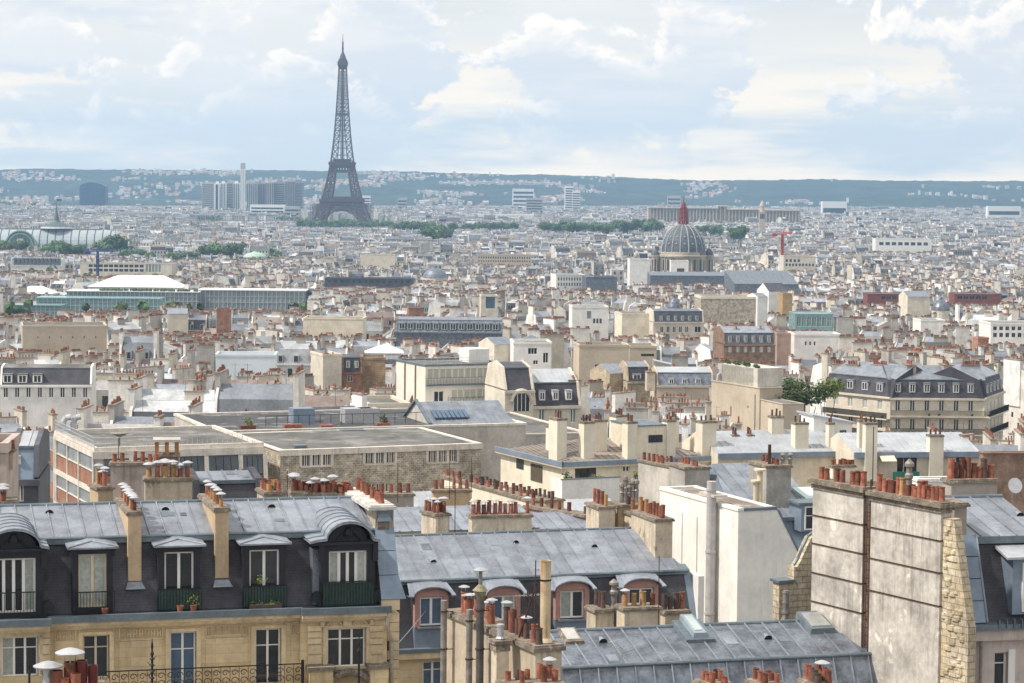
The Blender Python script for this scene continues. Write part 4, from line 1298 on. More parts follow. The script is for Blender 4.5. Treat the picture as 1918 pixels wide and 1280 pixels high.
def make_pots():
    out_ = []
    b = lath([(.13, 0), (.125, .03), (.112, .10), (.105, .46), (.125, .475), (.125, .50), (.095, .50), (.09, .35)], 12); b.face([(.09 * math.cos(a), .09 * math.sin(a), .36) for a in [i * math.pi / 6 for i in range(12)]]); out_.append(b)
    b = lath([(.12, 0), (.095, .44), (.11, .45), (.11, .5), (.085, .5), (.08, .35)], 12); b.face([(.08 * math.cos(a), .08 * math.sin(a), .36) for a in [i * math.pi / 6 for i in range(12)]]); out_.append(b)
    b = lath([(.105, 0), (.105, .5), (.085, .5), (.08, .34)], 12); b.face([(.08 * math.cos(a), .08 * math.sin(a), .35) for a in [i * math.pi / 6 for i in range(12)]]); out_.append(b)
    return out_


POTS = [b.mesh('chimney_pot', terra, True) for b in make_pots()]
POTS_Y = [b.mesh('chimney_pot', terra_y, True) for b in make_pots()]
POTS_D = [b.mesh('chimney_pot', terra_dk, True) for b in make_pots()]
hb = MB(); hb.lathe([(.25, 0), (.255, .02), (.12, .075), (.02, .10)], 14)
for a in (0.6, 2.7, 4.8): hb.tube((.1 * math.cos(a), .1 * math.sin(a), -.16), (.13 * math.cos(a), .13 * math.sin(a), .02), .012, .012, 4)
HAT = hb.mesh('pot_hat', steel, True)
cb = MB(); cb.lathe([(.13, 0), (.11, .12), (.10, .55), (.15, .6), (.15, .72), (.10, .78), (.10, .95), (.17, 1.0), (.17, 1.1), (.02, 1.25)], 12)
COWL = cb.mesh('ventilator_cowl', steel_dk, True)
rv = MB(); n_ = 8
for i in range(n_):
    a0, a1 = math.pi * i / n_, math.pi * (i + 1) / n_
    rv.face([(.16 * math.cos(a0), -.12, .16 * math.sin(a0)), (.16 * math.cos(a1), -.12, .16 * math.sin(a1)), (.05 * math.cos(a1), .28, .02 + .03 * math.sin(a1)), (.05 * math.cos(a0), .28, .02 + .03 * math.sin(a0))])
rv.face([(.145 * math.cos(math.pi * i / n_), -.10, .145 * math.sin(math.pi * i / n_)) for i in range(n_ + 1)], 1)
VENT = rv.mesh('roof_vent', [zinc, black])


def stack(parent, u0, u1, v0, v1, z0, z1, mat=chim_pl, pots=6, cap=True, hats=0.0, yel=0.08, dark=0.08, hh=(0.75, 1.35), rows=1, cw=0.09, ch_=0.14, pscale=1.0, seed=None, shaft=None, joints=0):
    """chimney stack with its cap and pots; pots run along the longer side"""
    r_ = random.Random(seed if seed is not None else rng.random())
    b = MB(); b.box(u0, u1, v0, v1, z0, z1 - (ch_ if cap else 0)); s_ = b.build('chimney_stack', mat, parent)
    if cap:
        c = MB(); c.box(u0 - cw, u1 + cw, v0 - cw, v1 + cw, z1 - ch_, z1 - ch_ * .35); c.box(u0 - cw * .5, u1 + cw * .5, v0 - cw * .5, v1 + cw * .5, z1 - ch_ * .35, z1); c.build('cap', capstone, s_)
    along_u = (u1 - u0) >= (v1 - v0); L = (u1 - u0) if along_u else (v1 - v0); Wd = (v1 - v0) if along_u else (u1 - u0)
    for rw in range(rows):
        for i in range(pots):
            if pots > 4 and r_.random() < .06: continue
            t = (i + .5 + r_.uniform(-.12, .12)) / pots; q = (rw + .5) / rows
            uu = u0 + (t * L if along_u else q * Wd); vv = v0 + (q * Wd if along_u else t * L)
            k = r_.uniform(*hh) * pscale; w = r_.uniform(.85, 1.12) * pscale; x = r_.random()
            lst = POTS_Y if x < yel else POTS_D if x < yel + dark else POTS
            inst('chimney_pot', r_.choice(lst), s_, (uu, vv, z1 - .01), r_.uniform(0, 6), (w, w, k), rot=(r_.uniform(-.03, .03), r_.uniform(-.03, .03), 0))
            if r_.random() < hats:
                inst('pot_hat', HAT, s_, (uu, vv, z1 + .5 * k + .14), 0, (pscale * r_.uniform(.8, 1.05),) * 2 + (1,))
    return s_


def free_stack(label, x0, x1, yt, yb, Y, ang, d, mat=chim_pl, group=None, **kw):
    """a chimney stack whose own roof is out of sight; stands down on its building's wall"""
    fr = Fr(x0, yt, Y, ang); root = thing('chimney', fr, label, 'chimney', group)
    w = fr.hit(x1, yt)[0]; z1 = fr.hit(x0, yt)[1]
    stack(root, 0, w, 0, d, 0.0, z1, mat, **kw)
    return fr, root, w, z1


def aerial(label, px, yt, yb, Y, kind='mast', mat=rust, zb=None, r_=.022, standing=None):
    fr = Fr(px, yb, Y, rng.uniform(-20, 20)); z0 = fr.hit(px, yb)[1] - .3; z1 = fr.hit(px, yt)[1]
    root = empty('aerial', fr.wp(0, 0, z0), fr.a, label, 'aerial')
    h = z1 - z0; b = MB(); b.tube((0, 0, 0), (0, 0, h), r_, r_ * .8, 6)
    if standing: b.box(-.12, .12, -.12, .12, 0, .08)
    b.build('mast', mat, root)
    if kind != 'mast':
        b = MB(); L = .5
        for j in range(2 if kind == 'yagi' else 1):
            zz = h - .25 - j * .5; b.tube((-L, 0, zz), (L, 0, zz), .012, .012, 4)
            for i in range(7): u = -L + 2 * L * i / 6; b.tube((u, -.16, zz), (u, .16, zz), .007, .007, 4)
        b.build('aerial_rods', steel_dk, root)
    return root


def bush(parent, name, x, y, z, r_, mat=leaf_m, n=160, h=1.0, leaf=None):
    rr_ = random.Random(int((x * 7 + y * 13 + r_ * 31) * 10) & 0xffff); b = MB(); leaf = leaf or r_ * .13
    lobes = [(rr_.uniform(-.4, .4) * r_, rr_.uniform(-.4, .4) * r_, rr_.uniform(.2, .8) * r_ * h, rr_.uniform(.35, .65) * r_) for _ in range(5)]
    for _ in range(n):
        lx, ly, lz, k = rr_.choice(lobes); d = Vector((rr_.gauss(0, 1), rr_.gauss(0, 1), rr_.gauss(0, 1))).normalized() * (rr_.random() ** .4)
        c = Vector((x + lx + d.x * k, y + ly + d.y * k, z + lz + max(-lz, d.z * k * h)))
        nn = (d + Vector((rr_.uniform(-.8, .8), rr_.uniform(-.8, .8), .3))).normalized(); t = nn.cross(Vector((rr_.random(), .3, rr_.random()))).normalized(); q = nn.cross(t); s_ = leaf * rr_.uniform(.6, 1.4)
        b.face([c - t * s_, c - q * s_ * .5, c + t * s_, c + q * s_ * .5])
    for k in range(3): b.tube((x, y, z), (x + rr_.uniform(-.3, .3) * r_, y, z + r_ * h * .9), r_ * .03, r_ * .015, 4, 1)
    return b.build(name, [mat, bark], parent)


def bld(name, label, x0, x1, ye, Y, ang, d, roof, wm, rm=zinc, rh=1.5, mh=3.0, ms=1.1, rs=slate_far, wins=(), dorm=None, ch=(), group=None, cat='building', base=None,
        parapet=None, fmat=white, gmat=glass, ru=0.5, seam=True, gable_m=None, gables=True, rpitch=.65, guard_yb=None, excl=True, swins=(), bands=()):
    """building with a front along u. dorm=(xa, xb, n, ytop, ybottom, widthfraction, front material)"""
    fr = Fr(x0, ye, Y, ang); root = thing(name, fr, label, cat, group)
    w = fr.hit(x1, ye)[0]; ze = fr.hit(x0, ye)[1]
    holes = []; wl_ = []
    for wi in wins:
        xa, xb, ya, yb, n, fill = wi[:6]; fm = wi[6] if len(wi) > 6 else fmat; gm = wi[7] if len(wi) > 7 else gmat; cas = wi[8] if len(wi) > 8 else 2
        ua, ub = fr.hit(xa, ya)[0], fr.hit(xb, ya)[0]; zt, zb = fr.hit((xa + xb) / 2, ya)[1], fr.hit((xa + xb) / 2, yb)[1]
        for i in range(n):
            c = ua + (ub - ua) * (i + .5) / n; hw = (ub - ua) / n * fill / 2
            holes.append((c - hw, c + hw, zb, zt)); wl_.append((c - hw, c + hw, zb, zt, fm, gm, cas))
    b = MB(); wall_holes(b, 0, w, -1, ze, holes)
    b.face([(w, 0, -1), (w, d, -1), (w, d, ze), (w, 0, ze)]); b.face([(0, d, -1), (0, 0, -1), (0, 0, ze), (0, d, ze)]); b.face([(w, d, -1), (0, d, -1), (0, d, ze), (w, d, ze)]); b.face([(0, 0, ze), (w, 0, ze), (w, d, ze), (0, d, ze)])
    b.build('wall', wm, root)
    for q in wl_: window(root, q[0], q[1], q[2], q[3], .1, q[4], q[5], q[6], full=Y < 200)
    for side, va, vb, za, zb, n, hh in swins:       # plain openings on the end walls: side 0 = left end, 1 = right end
        for i in range(n):
            v = va + (vb - va) * (i + .5) / n; b = MB(); u = -.03 if side == 0 else w + .03
            b.box(min(u, u * .0 + (0 if side == 0 else w)), max(u, (0 if side == 0 else w)), v - hh, v + hh, za, zb); b.build('side_window', gmat, root)
    for yb_, th, mt, pr in bands:
        z = fr.hit(x0, yb_)[1]; b = MB(); b.box(-pr * .3, w + pr * .3, -pr, .0, z - th, z); b.build('string_course', mt, root)
    gm_ = gable_m or wm; joined = Y > 170
    if roof == 'flat':
        pp = parapet or (0.5, 0.3, wm)
        b = MB(); t = pp[1]
        b.box(-.1, w + .1, -.1, t, ze, ze + pp[0]); b.box(-.1, w + .1, d - t, d + .1, ze, ze + pp[0]); b.box(-.1, t, t, d - t, ze, ze + pp[0]); b.box(w - t, w + .1, t, d - t, ze, ze + pp[0]); b.build('parapet', pp[2], root)
        b = MB(); b.box(t, w - t, t, d - t, ze, ze + .06); b.build('roof', rm, root)
        zr = ze + .06
    elif roof == 'mansard':
        prof = [(0.05, ze + .02), (ms, ze + mh), (d * ru, ze + mh + rh), (d - ms, ze + mh), (d - .05, ze + .02)]
        e_ = .3 if gables else -.35; b = MB(); b.prism(list(reversed(prof)), e_, w - e_, [0, 1, 1, 0, 0], None, 0); b.build('roof', [rs, rm], root)
        if seam:
            sheets(root, [(.3, ms, ze + mh), (w - .3, ms, ze + mh), (w - .3, d * ru, ze + mh + rh), (.3, d * ru, ze + mh + rh)], rpitch, (), rm, joined=joined)
        for a, c in ((0, .3), (w - .3, w)) if gables else ():
            b = MB(); b.prism(list(reversed([(v + (-.1 if v < d / 2 else .1), z + .16) for v, z in prof])), a, c, 0, None, 0); b.build('gable_parapet', gm_, root)
        b = MB(); b.box(-.1, w + .1, -.35, -.002, ze - .3, ze + .06); b.build('cornice', wm, root)
        b = MB(); b.box(.3, w - .3, ms - .12, ms + .05, ze + mh - .06, ze + mh + .1); b.build('roof_curb', lead, root)
        zr = ze + mh + rh
    elif roof in ('gable', 'shed'):
        prof = [(-.2, ze - .05), (d * ru, ze + rh), (d + .2, ze - .05)] if roof == 'gable' else [(-.2, ze - .05), (d, ze + rh), (d, ze - .05)]
        b = MB(); b.prism(list(reversed(prof)), .02, w - .02, 0, None, 1); b.build('roof', [rm, gm_], root)
        top = prof[1]
        if seam: sheets(root, [(0, prof[0][0], prof[0][1] + .01), (w, prof[0][0], prof[0][1] + .01), (w, top[0], top[1] + .01), (0, top[0], top[1] + .01)], rpitch, (), rm, joined=joined)
        zr = ze + rh
    elif roof == 'hip':
        hi = min(w, d) * .42; b = MB()
        A = [(-.3, -.3, ze), (w + .3, -.3, ze), (w + .3, d + .3, ze), (-.3, d + .3, ze)]; T = [(hi, d * .45, ze + rh), (w - hi, d * .45, ze + rh), (w - hi, d * .55, ze + rh), (hi, d * .55, ze + rh)]
        b.hull(A, T); b.build('roof', rm, root)
        if seam: sheets(root, [A[0], A[1], T[1], T[0]], rpitch, (), rm, joined=joined); sheets(root, [A[3], A[0], T[0], T[3]], rpitch, (), rm, joined=joined); sheets(root, [A[1], A[2], T[2], T[1]], rpitch, (), rm, joined=joined)
        zr = ze + rh
    if dorm:
        xa, xb, n, yt, yb, fill, dm = dorm[:7]
        ua, ub = fr.hit(xa, yt, .3)[0], fr.hit(xb, yt, .3)[0]; zt, zb = fr.hit((xa + xb) / 2, yt, .3)[1], fr.hit((xa + xb) / 2, yb, .3)[1]
        for i in range(n):
            c = ua + (ub - ua) * (i + .5) / n; hw = (ub - ua) / n * fill / 2
            b = MB(); b.box(c - hw * 1.25, c + hw * 1.25, .28, ms + 1.0, zb, zt); D_ = b.build('dormer', dm, root)
            b = MB(); b.prism([(ms + 1.2, zt + .28), (.12, zt + .12), (.12, zt), (ms + 1.2, zt)], c - hw * 1.4, c + hw * 1.4); b.build('dormer_roof', rm, D_)
            window(D_, c - hw, c + hw, zb + .1, zt - .12, .2, fmat, gmat, 2, full=False)
    for c in ch:
        xa, xb, yt, v0, v1, np_ = c[:6]; kw = c[6] if len(c) > 6 else {}
        ua, ub = fr.hit(xa, yt, v0)[0], fr.hit(xb, yt, v0)[0]; zt = fr.hit((xa + xb) / 2, yt, v0)[1]
        kw = dict(kw); m_ = kw.pop('mat', chim_pl)
        stack(root, ua, ub, v0, v1, ze - 1.0, zt, m_, pots=np_, **kw)
    if guard_yb: guard(min(x0, x1) - 4, max(x0, x1) + 4, guard_yb, Y)
    if excl:
        n = max(1, int(w / 7))
        for i in range(n + 1):
            for v in np.arange(3, d + 1, 7): q = fr.wp(w * i / n, min(v, d), 0); EXCL.append((q.x, q.y, 8.5))
    return fr, root, w, d, ze
# ================================================================= the near cream building with the slate mansard
def vent(parent, x, y, z, slope=0.0):
    inst('roof_vent', VENT, parent, (x, y, z), 0, (1, 1, 1), rot=(slope, 0, 0))


def lerp(a, b, t): return a + (b - a) * t


def near_left():
    fr = Fr(0, 1155, 92, 15)
    root = thing('apartment_building', fr, 'cream stone building with dark slate mansard, black dormers and two slanting wall chimneys', 'building')
    zg = (fr.hit(110, 1150)[1] + fr.hit(500, 1141)[1]) / 2            # gutter top
    v1 = 1.05
    zc = (fr.hit(110, 1006, v1)[1] + fr.hit(500, 1001, v1)[1]) / 2
    vr = v1 + 3.2
    zr = (fr.hit(110, 945, vr)[1] + fr.hit(560, 939, vr)[1]) / 2
    uL = fr.hit(-70, 1150)[0]; uR = fr.hit(722, 1135)[0]; U = lambda px, v=0, py=1150: fr.hit(px, py, v)[0]; Z = lambda px, py, v=0: fr.hit(px, py, v)[1]
    sv = lambda z: lerp(.12, v1, (z - zg) / (zc - zg))               # slate plane: v at height z
    # roof body
    b = MB(); prof = [(.12, zg), (v1, zc), (vr, zr), (vr + 3.2, zc), (vr + 4.1, zg)]
    uS = U(703, v1, 1005)
    b.prism(list(reversed(prof)), uL, uR, [1, 1, 1, 0, 0], None, 0); b.build('roof', [slate, zinc_dk], root)
    sheets(root, [(uL, v1 - .06, zc), (uS, v1 - .06, zc), (uS - .2, vr, zr + .02), (uL, vr, zr + .02)], .60, (), zinc, off=.4)
    b = MB(); b.tube((uL, vr, zr + .05), (uS, vr, zr + .05), .07, .07, 8); b.build('ridge_roll', lead, root)
    b = MB(); b.box(uL, uS, v1 - .18, v1 + .02, zc - .20, zc + .06); b.tube((uL, v1 - .18, zc + .02), (uS, v1 - .18, zc + .02), .05, .05, 8); b.build('roof_curb', lead, root)
    for px, py in ((92, 955), (309, 954), (508, 947)):
        u, v = 0, 0
        t = .78; vv = lerp(v1, vr, t); zz = lerp(zc, zr, t); vent(root, fr.hit(px, py, vv)[0], vv, zz + .02, R(14))
    # gutter and cornice; the end bays stand forward
    uB0, uB1, uB2 = U(90), U(112), U(560)
    bays = [(uL, uB0, .45), (uB0, uB2, 0.0), (uB2, uR, .30)]
    for a, c, p in bays:
        b = MB(); b.box(a - .05, c + .05, -.62 - p, -.45 - p, zg - .20, zg + .05); b.box(a, c, -.45 - p, .3, zg - .16, zg - .02); b.build('gutter', lead, root)
        b = MB(); b.box(a, c, -.50 - p, .1, zg - .34, zg - .165); b.box(a, c, -.34 - p, .1, zg - .46, zg - .342); b.box(a, c, -.12 - p, .1, zg - .56, zg - .462); b.build('cornice', stone_plain, root)
    zt = zg - .56
    # facade with real openings
    wins = [(2, 72, 1193, 1268, 0, 3), (155, 205, 1190, 1272, 1, 2), (318, 368, 1184, 1300, 1, 2), (478, 527, 1178, 1290, 1, 2), (613, 686, 1177, 1250, 2, 3)]
    for bi, (a, c, p) in enumerate(bays):
        hs = []
        for x0, x1, y0, y1, wb, cas in wins:
            if wb != bi: continue
            u0, u1 = fr.hit(x0, y0, -p)[0], fr.hit(x1, y0, -p)[0]; hs.append((u0, u1, Z((x0 + x1) / 2, y1, -p), Z((x0 + x1) / 2, y0, -p), cas))
        b = MB(); wall_holes(b, a, c, -1, zt, hs, -p, .28); b.face([(c, -p, -1), (c, 7.6, -1), (c, 7.6, zt), (c, -p, zt)]); b.face([(a, 7.6, -1), (a, -p, -1), (a, -p, zt), (a, 7.6, zt)]); b.build('wall', stone, root)
        for h in hs:
            window(root, h[0] + .02, h[1] - .02, h[2], h[3] - .02, -p + .2, white if h[4] == 3 or h[0] > U(250) else creamp, glass_bl if U(300) < h[0] < U(400) else [curtain, glass, glass] if h[4] == 3 and h[0] < U(100) else glass, h[4], .72, .055)
            b = MB(); t = .1
            b.box(h[0] - .16, h[0], -p - .05, -p + .01, h[2], h[3] + .02); b.box(h[1], h[1] + .16, -p - .05, -p + .01, h[2], h[3] + .02); b.box(h[0] - .16, h[1] + .16, -p - .07, -p + .01, h[3] + .021, h[3] + .14); b.build('window_surround', stone_plain, root)
            if h[4] == 3:
                b = MB(); m_ = (h[0] + h[1]) / 2; b.box(m_ - .16, m_ + .16, -p - .16, -p, h[3] + .10, h[3] + .42)
                for s_ in (-1, 1):
                    for k in range(7):
                        a0, a1 = k * .45, (k + 1) * .45; b.tube((m_ + s_ * (.2 + .55 * a0 / 3), -p - .08, h[3] + .16 + .18 * math.sin(a0)), (m_ + s_ * (.2 + .55 * a1 / 3), -p - .08, h[3] + .16 + .18 * math.sin(a1)), .04, .04, 5)
                    b.tube((m_ + s_ * .95, -p - .05, h[3] + .12), (m_ + s_ * .95, -p - .12, h[3] + .35), .1, .08, 8)
                b.build('carved_keystone', stone_plain, root)
    for x0, x1, y0, y1, n, p in ((104, 140, 1178, 1201, 3, 0), (225, 303, 1173, 1197, 7, 0), (387, 464, 1168, 1191, 7, 0), (546, 578, 1165, 1186, 3, 0)):
        u0, u1 = fr.hit(x0, y0)[0], fr.hit(x1, y0)[0]; z1, z0 = Z((x0 + x1) / 2, y0), Z((x0 + x1) / 2, y1)
        pn = MB(); pn.box(u0, u1, -.05, .0, z1, z1 + .04); pn.box(u0, u1, -.05, .0, z0 - .04, z0); pn.box(u0 - .04, u0, -.05, .0, z0, z1); pn.box(u1, u1 + .04, -.05, .0, z0, z1)
        P_ = pn.build('relief_panel', stone_plain, root)
        for i in range(n):
            c = u0 + (u1 - u0) * (i + .5) / n; w = min(.12, (u1 - u0) / n * .3); b = MB(); h = z1 - z0
            b.box(c - w, c - w * .5, -.06, .0, z0 + h * .15, z0 + h * .62); b.box(c + w * .5, c + w, -.06, .0, z0 + h * .15, z0 + h * .62)
            for k in range(6):
                a0, a1 = math.pi * k / 6, math.pi * (k + 1) / 6; b.tube((c + w * .75 * math.cos(a0), -.03, z0 + h * .62 + w * .9 * math.sin(a0)), (c + w * .75 * math.cos(a1), -.03, z0 + h * .62 + w * .9 * math.sin(a1)), w * .28, w * .28, 5)
            b.box(c - w * .4, c + w * .4, -.055, .0, z0 + h * .36, z0 + h * .46); b.build('relief_arch', stone_plain, P_)
    for x0, x1, y0, y1 in ((223, 303, 1203, 1262), (385, 464, 1198, 1256), (102, 140, 1206, 1262), (545, 580, 1191, 1250)):
        u0, u1 = fr.hit(x0, y0)[0], fr.hit(x1, y0)[0]; z1, z0 = Z((x0 + x1) / 2, y0), Z((x0 + x1) / 2, y1)
        b = MB(); b.box(u0, u1, -.045, 0, z0, z1); b.box(u0 - .06, u1 + .06, -.07, 0, z1, z1 + .06); b.build('wall_panel', stone, root)
    for x0, x1, p in ((577, 600, .30), (693, 716, .30), (76, 92, .45)):
        u0, u1 = fr.hit(x0, 1200, -p)[0], fr.hit(x1, 1200, -p)[0]
        for k, (y0, y1) in enumerate(((1172, 1182), (1184, 1194), (1196, 1206), (1208, 1225), (1227, 1243), (1245, 1262))):
            b = MB(); e = .05 if k % 2 else .10; b.box(u0 - e * .3, u1 + e * .3, -p - e, -p + .01, Z((x0 + x1) / 2, y1, -p), Z((x0 + x1) / 2, y0, -p)); b.build('pilaster_block', stone_plain, root)
    # dormers
    def small(xa, xb, y0, y1, gm, screen, curt=False):
        u0, u1 = U(xa), U(xb); z1, z0 = Z((xa + xb) / 2, y0), Z((xa + xb) / 2, y1)
        w = .22; D_ = MB()
        D_.box(u0 - w, u0, -.02, v1 + .5, zg, z1 + .28); D_.box(u1, u1 + w, -.02, v1 + .5, zg, z1 + .28); D_.box(u0, u1, -.02, v1 + .5, z1, z1 + .28); D_.box(u0, u1, -.02, v1, zg, z0)
        D_.box(u0 - w - .08, u0 - w, -.06, .1, z1 - .1, z1 + .28); D_.box(u1 + w, u1 + w + .08, -.06, .1, z1 - .1, z1 + .28)
        d_ = D_.build('dormer', navy, root)
        b = MB(); e = w + .2; a = [(u0 - e, -.32, z1 + .28), (u1 + e, -.32, z1 + .28), (u1 + e, v1 + .6, z1 + .34), (u0 - e, v1 + .6, z1 + .34)]
        m_ = (u0 + u1) / 2; t = [(m_ - .12, .25, z1 + .44), (m_ + .12, .25, z1 + .44), (m_ + .12, v1 + .9, z1 + .56), (m_ - .12, v1 + .9, z1 + .56)]
        b.hull([(x, y, z - .06) for x, y, z in a], a); b.hull(a, t); rf = b.build('dormer_roof', zinc, d_)
        for x_, y_, z_ in (a[0], a[1]):
            s_ = MB(); s_.tube((x_, y_, z_ + .02), (m_, .25, z1 + .46), .02, .03, 6); s_.build('hip_roll', zinc, d_)
        b = MB(); b.box(u0 - w - .12, u1 + w + .12, -.16, .05, z1 + .16, z1 + .235); b.build('dormer_cornice', navy, d_)
        window(d_, u0, u1, z0, z1, .12, creamp if curt else white, [curtain, curtain] if curt else gm, 2, None, .07)
        railing(d_, u0 - w - .05, u1 + w + .05, zg + .02, zg + .02 + (z1 - z0) * .42, -.12)
        if screen:
            b = MB(); b.box(u0 - w, u1 + w, -.10, -.09, zg + .06, zg + (z1 - z0) * .41); b.build('green_screen', green_gl, d_)
        return u0, u1, z0, d_
    a = small(147, 200, 1038, 1138, glass, False, True); pot1 = (a[1] - .1, a[2])
    a2 = small(308, 363, 1034, 1134, glass, True); a3 = small(467, 523, 1030, 1130, glass, True)
    def plant(name, label, u, z, s_, mat, tall=1.2):
        e = empty('potted_plant', fr.wp(u, -.28, zg + .0), 0, label, 'plant')
        b = MB(); b.lathe([(.09, 0), (.13, .22), (.14, .24), (.11, .24)], 10); b.build('pot', terra, e); bush(e, 'foliage', 0, 0, .22, s_, mat, 70, tall); return e
    plant('p', 'small leafy plant in a clay pot outside the curtained dormer', pot1[0], 0, .16, leaf_m)
    plant('p', 'spiky green plant in a clay pot on the gutter outside the second dormer', a2[1] - .05, 0, .28, leaf_l, 1.6)
    plant('p', 'low brownish plant in the middle of the second dormer', (a2[0] + a2[1]) / 2, 0, .16, leaf_m, .8)
    e = empty('window_box', fr.wp((a3[0] + a3[1]) / 2, -.3, zg), fr.a, 'trough of green plants hanging before the third dormer', 'planter'); b = MB(); b.box(-.6, .6, -.1, .1, 0, .18); b.build('trough', terra_dk, e)
    for k in range(4): bush(e, 'foliage', -.5 + .33 * k, 0, .12, .22, leaf_m if k % 2 else leaf_l, 60, .9)
    e = empty('climbing_plant', fr.wp(a3[0] + .4, -.2, Z(490, 1092)), fr.a, 'bright green plant spilling over the rail of the third dormer', 'plant'); bush(e, 'foliage', 0, 0, 0, .34, leaf_l, 110, .8)

    def arched(xa, xb, y0, y1, ytop, xc0, xc1, screen, gm):
        u0, u1 = U(xa), U(xb); z1, z0 = Z((xa + xb) / 2, y0), Z((xa + xb) / 2, y1); c0, c1 = U(xc0), U(xc1); m_ = (u0 + u1) / 2; zt_ = Z((xc0 + xc1) / 2, ytop)
        zs = z1 + .42; rr_ = (u1 - u0) / 2 * 1.02; f = -.30
        D_ = MB(); w = .30
        D_.box(u0 - w, u0, f, v1 + .8, zg, zs); D_.box(u1, u1 + w, f, v1 + .8, zg, zs); D_.box(u0, u1, f, v1 + .8, z1, zs); D_.box(u0, u1, f, v1, zg, z0)
        arc = [(m_ + rr_ * math.cos(math.pi * i / 12), zs + (zt_ - zs - .12) * math.sin(math.pi * i / 12)) for i in range(13)]
        D_.hull([(x, f + .02, z) for x, z in reversed(arc)], [(x, v1 + 1.6, z) for x, z in reversed(arc)])
        for s_, ux in ((-1, u0 - w), (1, u1 + w)):      # scroll brackets
            D_.box(ux - .1, ux + .1, f - .14, f + .1, zs - .75, zs); D_.tube((ux, f - .12, zs - .72), (ux, f + .1, zs - .72), .12, .12, 10); D_.tube((ux + s_ * .12, f + .05, zg + .35), (ux + s_ * .12, f + .3, zg + .35), .22, .22, 10); D_.box(ux - .02 - .06, ux + .02 + .06, f, f + .3, zg, zg + .5)
        d_ = D_.build('arched_dormer', navy, root)
        b = MB(); b.box(c0 + .12, c1 - .12, f - .22, f + .2, zs - .16, zs - .05); b.build('dormer_cornice', navy, d_)
        # curved zinc hood with seams
        outl = [(c0, zs), (c0 + .28, zs + .06)] + [(m_ + (rr_ + .12) * math.cos(math.pi * (1 - i / 10)), zs + .10 + (zt_ - zs - .08) * math.sin(math.pi * i / 10)) for i in range(0, 11)] + [(c1 - .28, zs + .06), (c1, zs)]
        fv, bv = f - .38, v1 + 1.8
        b = MB()
        for p, q in zip(outl, outl[1:]):
            b.face([(p[0], fv, p[1]), (q[0], fv, q[1]), (q[0], bv, q[1] + .12), (p[0], bv, p[1] + .12)]); b.face([(q[0], fv, q[1]), (p[0], fv, p[1]), (p[0], fv, p[1] - .07), (q[0], fv, q[1] - .07)]); b.face([(p[0], fv, p[1] - .07), (p[0], bv, p[1] - .07), (q[0], bv, q[1] - .07), (q[0], fv, q[1] - .07)])
        b.build('dormer_roof', zinc, d_)
        for k in range(6):
            vv = fv + .04 + (bv - fv - .1) * (k / 5) ** 1.0; s_ = MB()
            for p, q in zip(outl, outl[1:]):
                tz = .12 * (vv - fv) / (bv - fv); s_.tube((p[0], vv, p[1] + tz + .01), (q[0], vv, q[1] + tz + .01), .028, .028, 5)
            s_.build('hood_seam', lead, d_)
        b = MB(); b.lathe([(.16, 0), (.2, .1), (.1, .3), (.04, .34)], 8, (m_, f - .02, zs + .15)); 
        for s_ in (-1, 1):
            for k in range(6): a0, a1 = k * .5, (k + 1) * .5; b.tube((m_ + s_ * (.15 + .3 * a0 / 2.5), f - .04, zs + .12 + .14 * math.cos(a0)), (m_ + s_ * (.15 + .3 * a1 / 2.5), f - .04, zs + .12 + .14 * math.cos(a1)), .03, .03, 5)
        b.build('carved_ornament', navy, d_)
        window(d_, u0, u1, z0, z1, -.16, white, gm, 4, None, .075)
        railing(d_, u0 - .25, u1 + .25, zg + .04, zg + .04 + (z1 - z0) * .47, f - .16)
        if screen: b = MB(); b.box(u0 - .25, u1 + .25, f - .13, f - .12, zg + .06, zg + (z1 - z0) * .46); b.build('green_screen', green_gl, d_)
        b = MB(); b.box(u0 - w - .25, u0 - w, .1, v1 + .6, zg + .02, zs - .4); b.build('dormer_cheek', zinc_dk, d_)
    arched(613, 684, 1030, 1128, 975, 575, 705, True, [curtain, glass, glass, curtain])
    arched(-16, 66, 1044, 1146, 988, -50, 90, False, [glass, glass, glass, curtain])
    # slanting wall chimneys
    for xa, xb, yb, yt, n, sd in ((240, 265, 1091, 958, 9, 3), (403, 428, 1087, 951, 6, 4)):
        v0 = .50; ua, ub = U(xa, v0), U(xb, v0); zt_ = Z((xa + xb) / 2, yt, v0)
        s_ = stack(root, ua, ub, v0, vr + .6, zg + .4, zt_, chim_tan, pots=n, hats=.95, yel=.25, cw=.07, ch_=.16, hh=(.7, .95), pscale=.82, seed=sd)
        b = MB(); zb_ = Z((xa + xb) / 2, yb, v0); b.hull([(ua - .12, v0 - .28, zb_ - .22), (ub + .12, v0 - .28, zb_ - .22), (ub + .08, v0 + .1, zb_ - .18), (ua - .08, v0 + .1, zb_ - .18)], [(ua - .01, v0 - .02, zb_ + .02), (ub + .01, v0 - .02, zb_ + .02), (ub + .01, v0 + .1, zb_ + .02), (ua - .01, v0 + .1, zb_ + .02)]); b.build('zinc_apron', zinc, root)
    # end chimney wall and the zinc covered gable
    v0 = v1 - .1; ua, ub = U(703, v0, 1000), U(737, v0, 1000); zt_ = Z(720, 948, v0)
    b = MB(); b.box(ua, ub, v0, vr + 2.4, zg, zt_ - .15); b.build('chimney_wall', chim_pl, root)
    b = MB(); b.box(ua - .3, ub + .08, v0 - .16, vr + 2.4, zt_ - .15, zt_ - .02); b.box(ua - .2, ub + .02, v0 - .08, vr + 2.4, zt_ - .02, zt_ + .04); b.build('chimney_wall_cap', M('pale_cap', (.52, .5, .47), .9, 0, .2, 2.0), root)
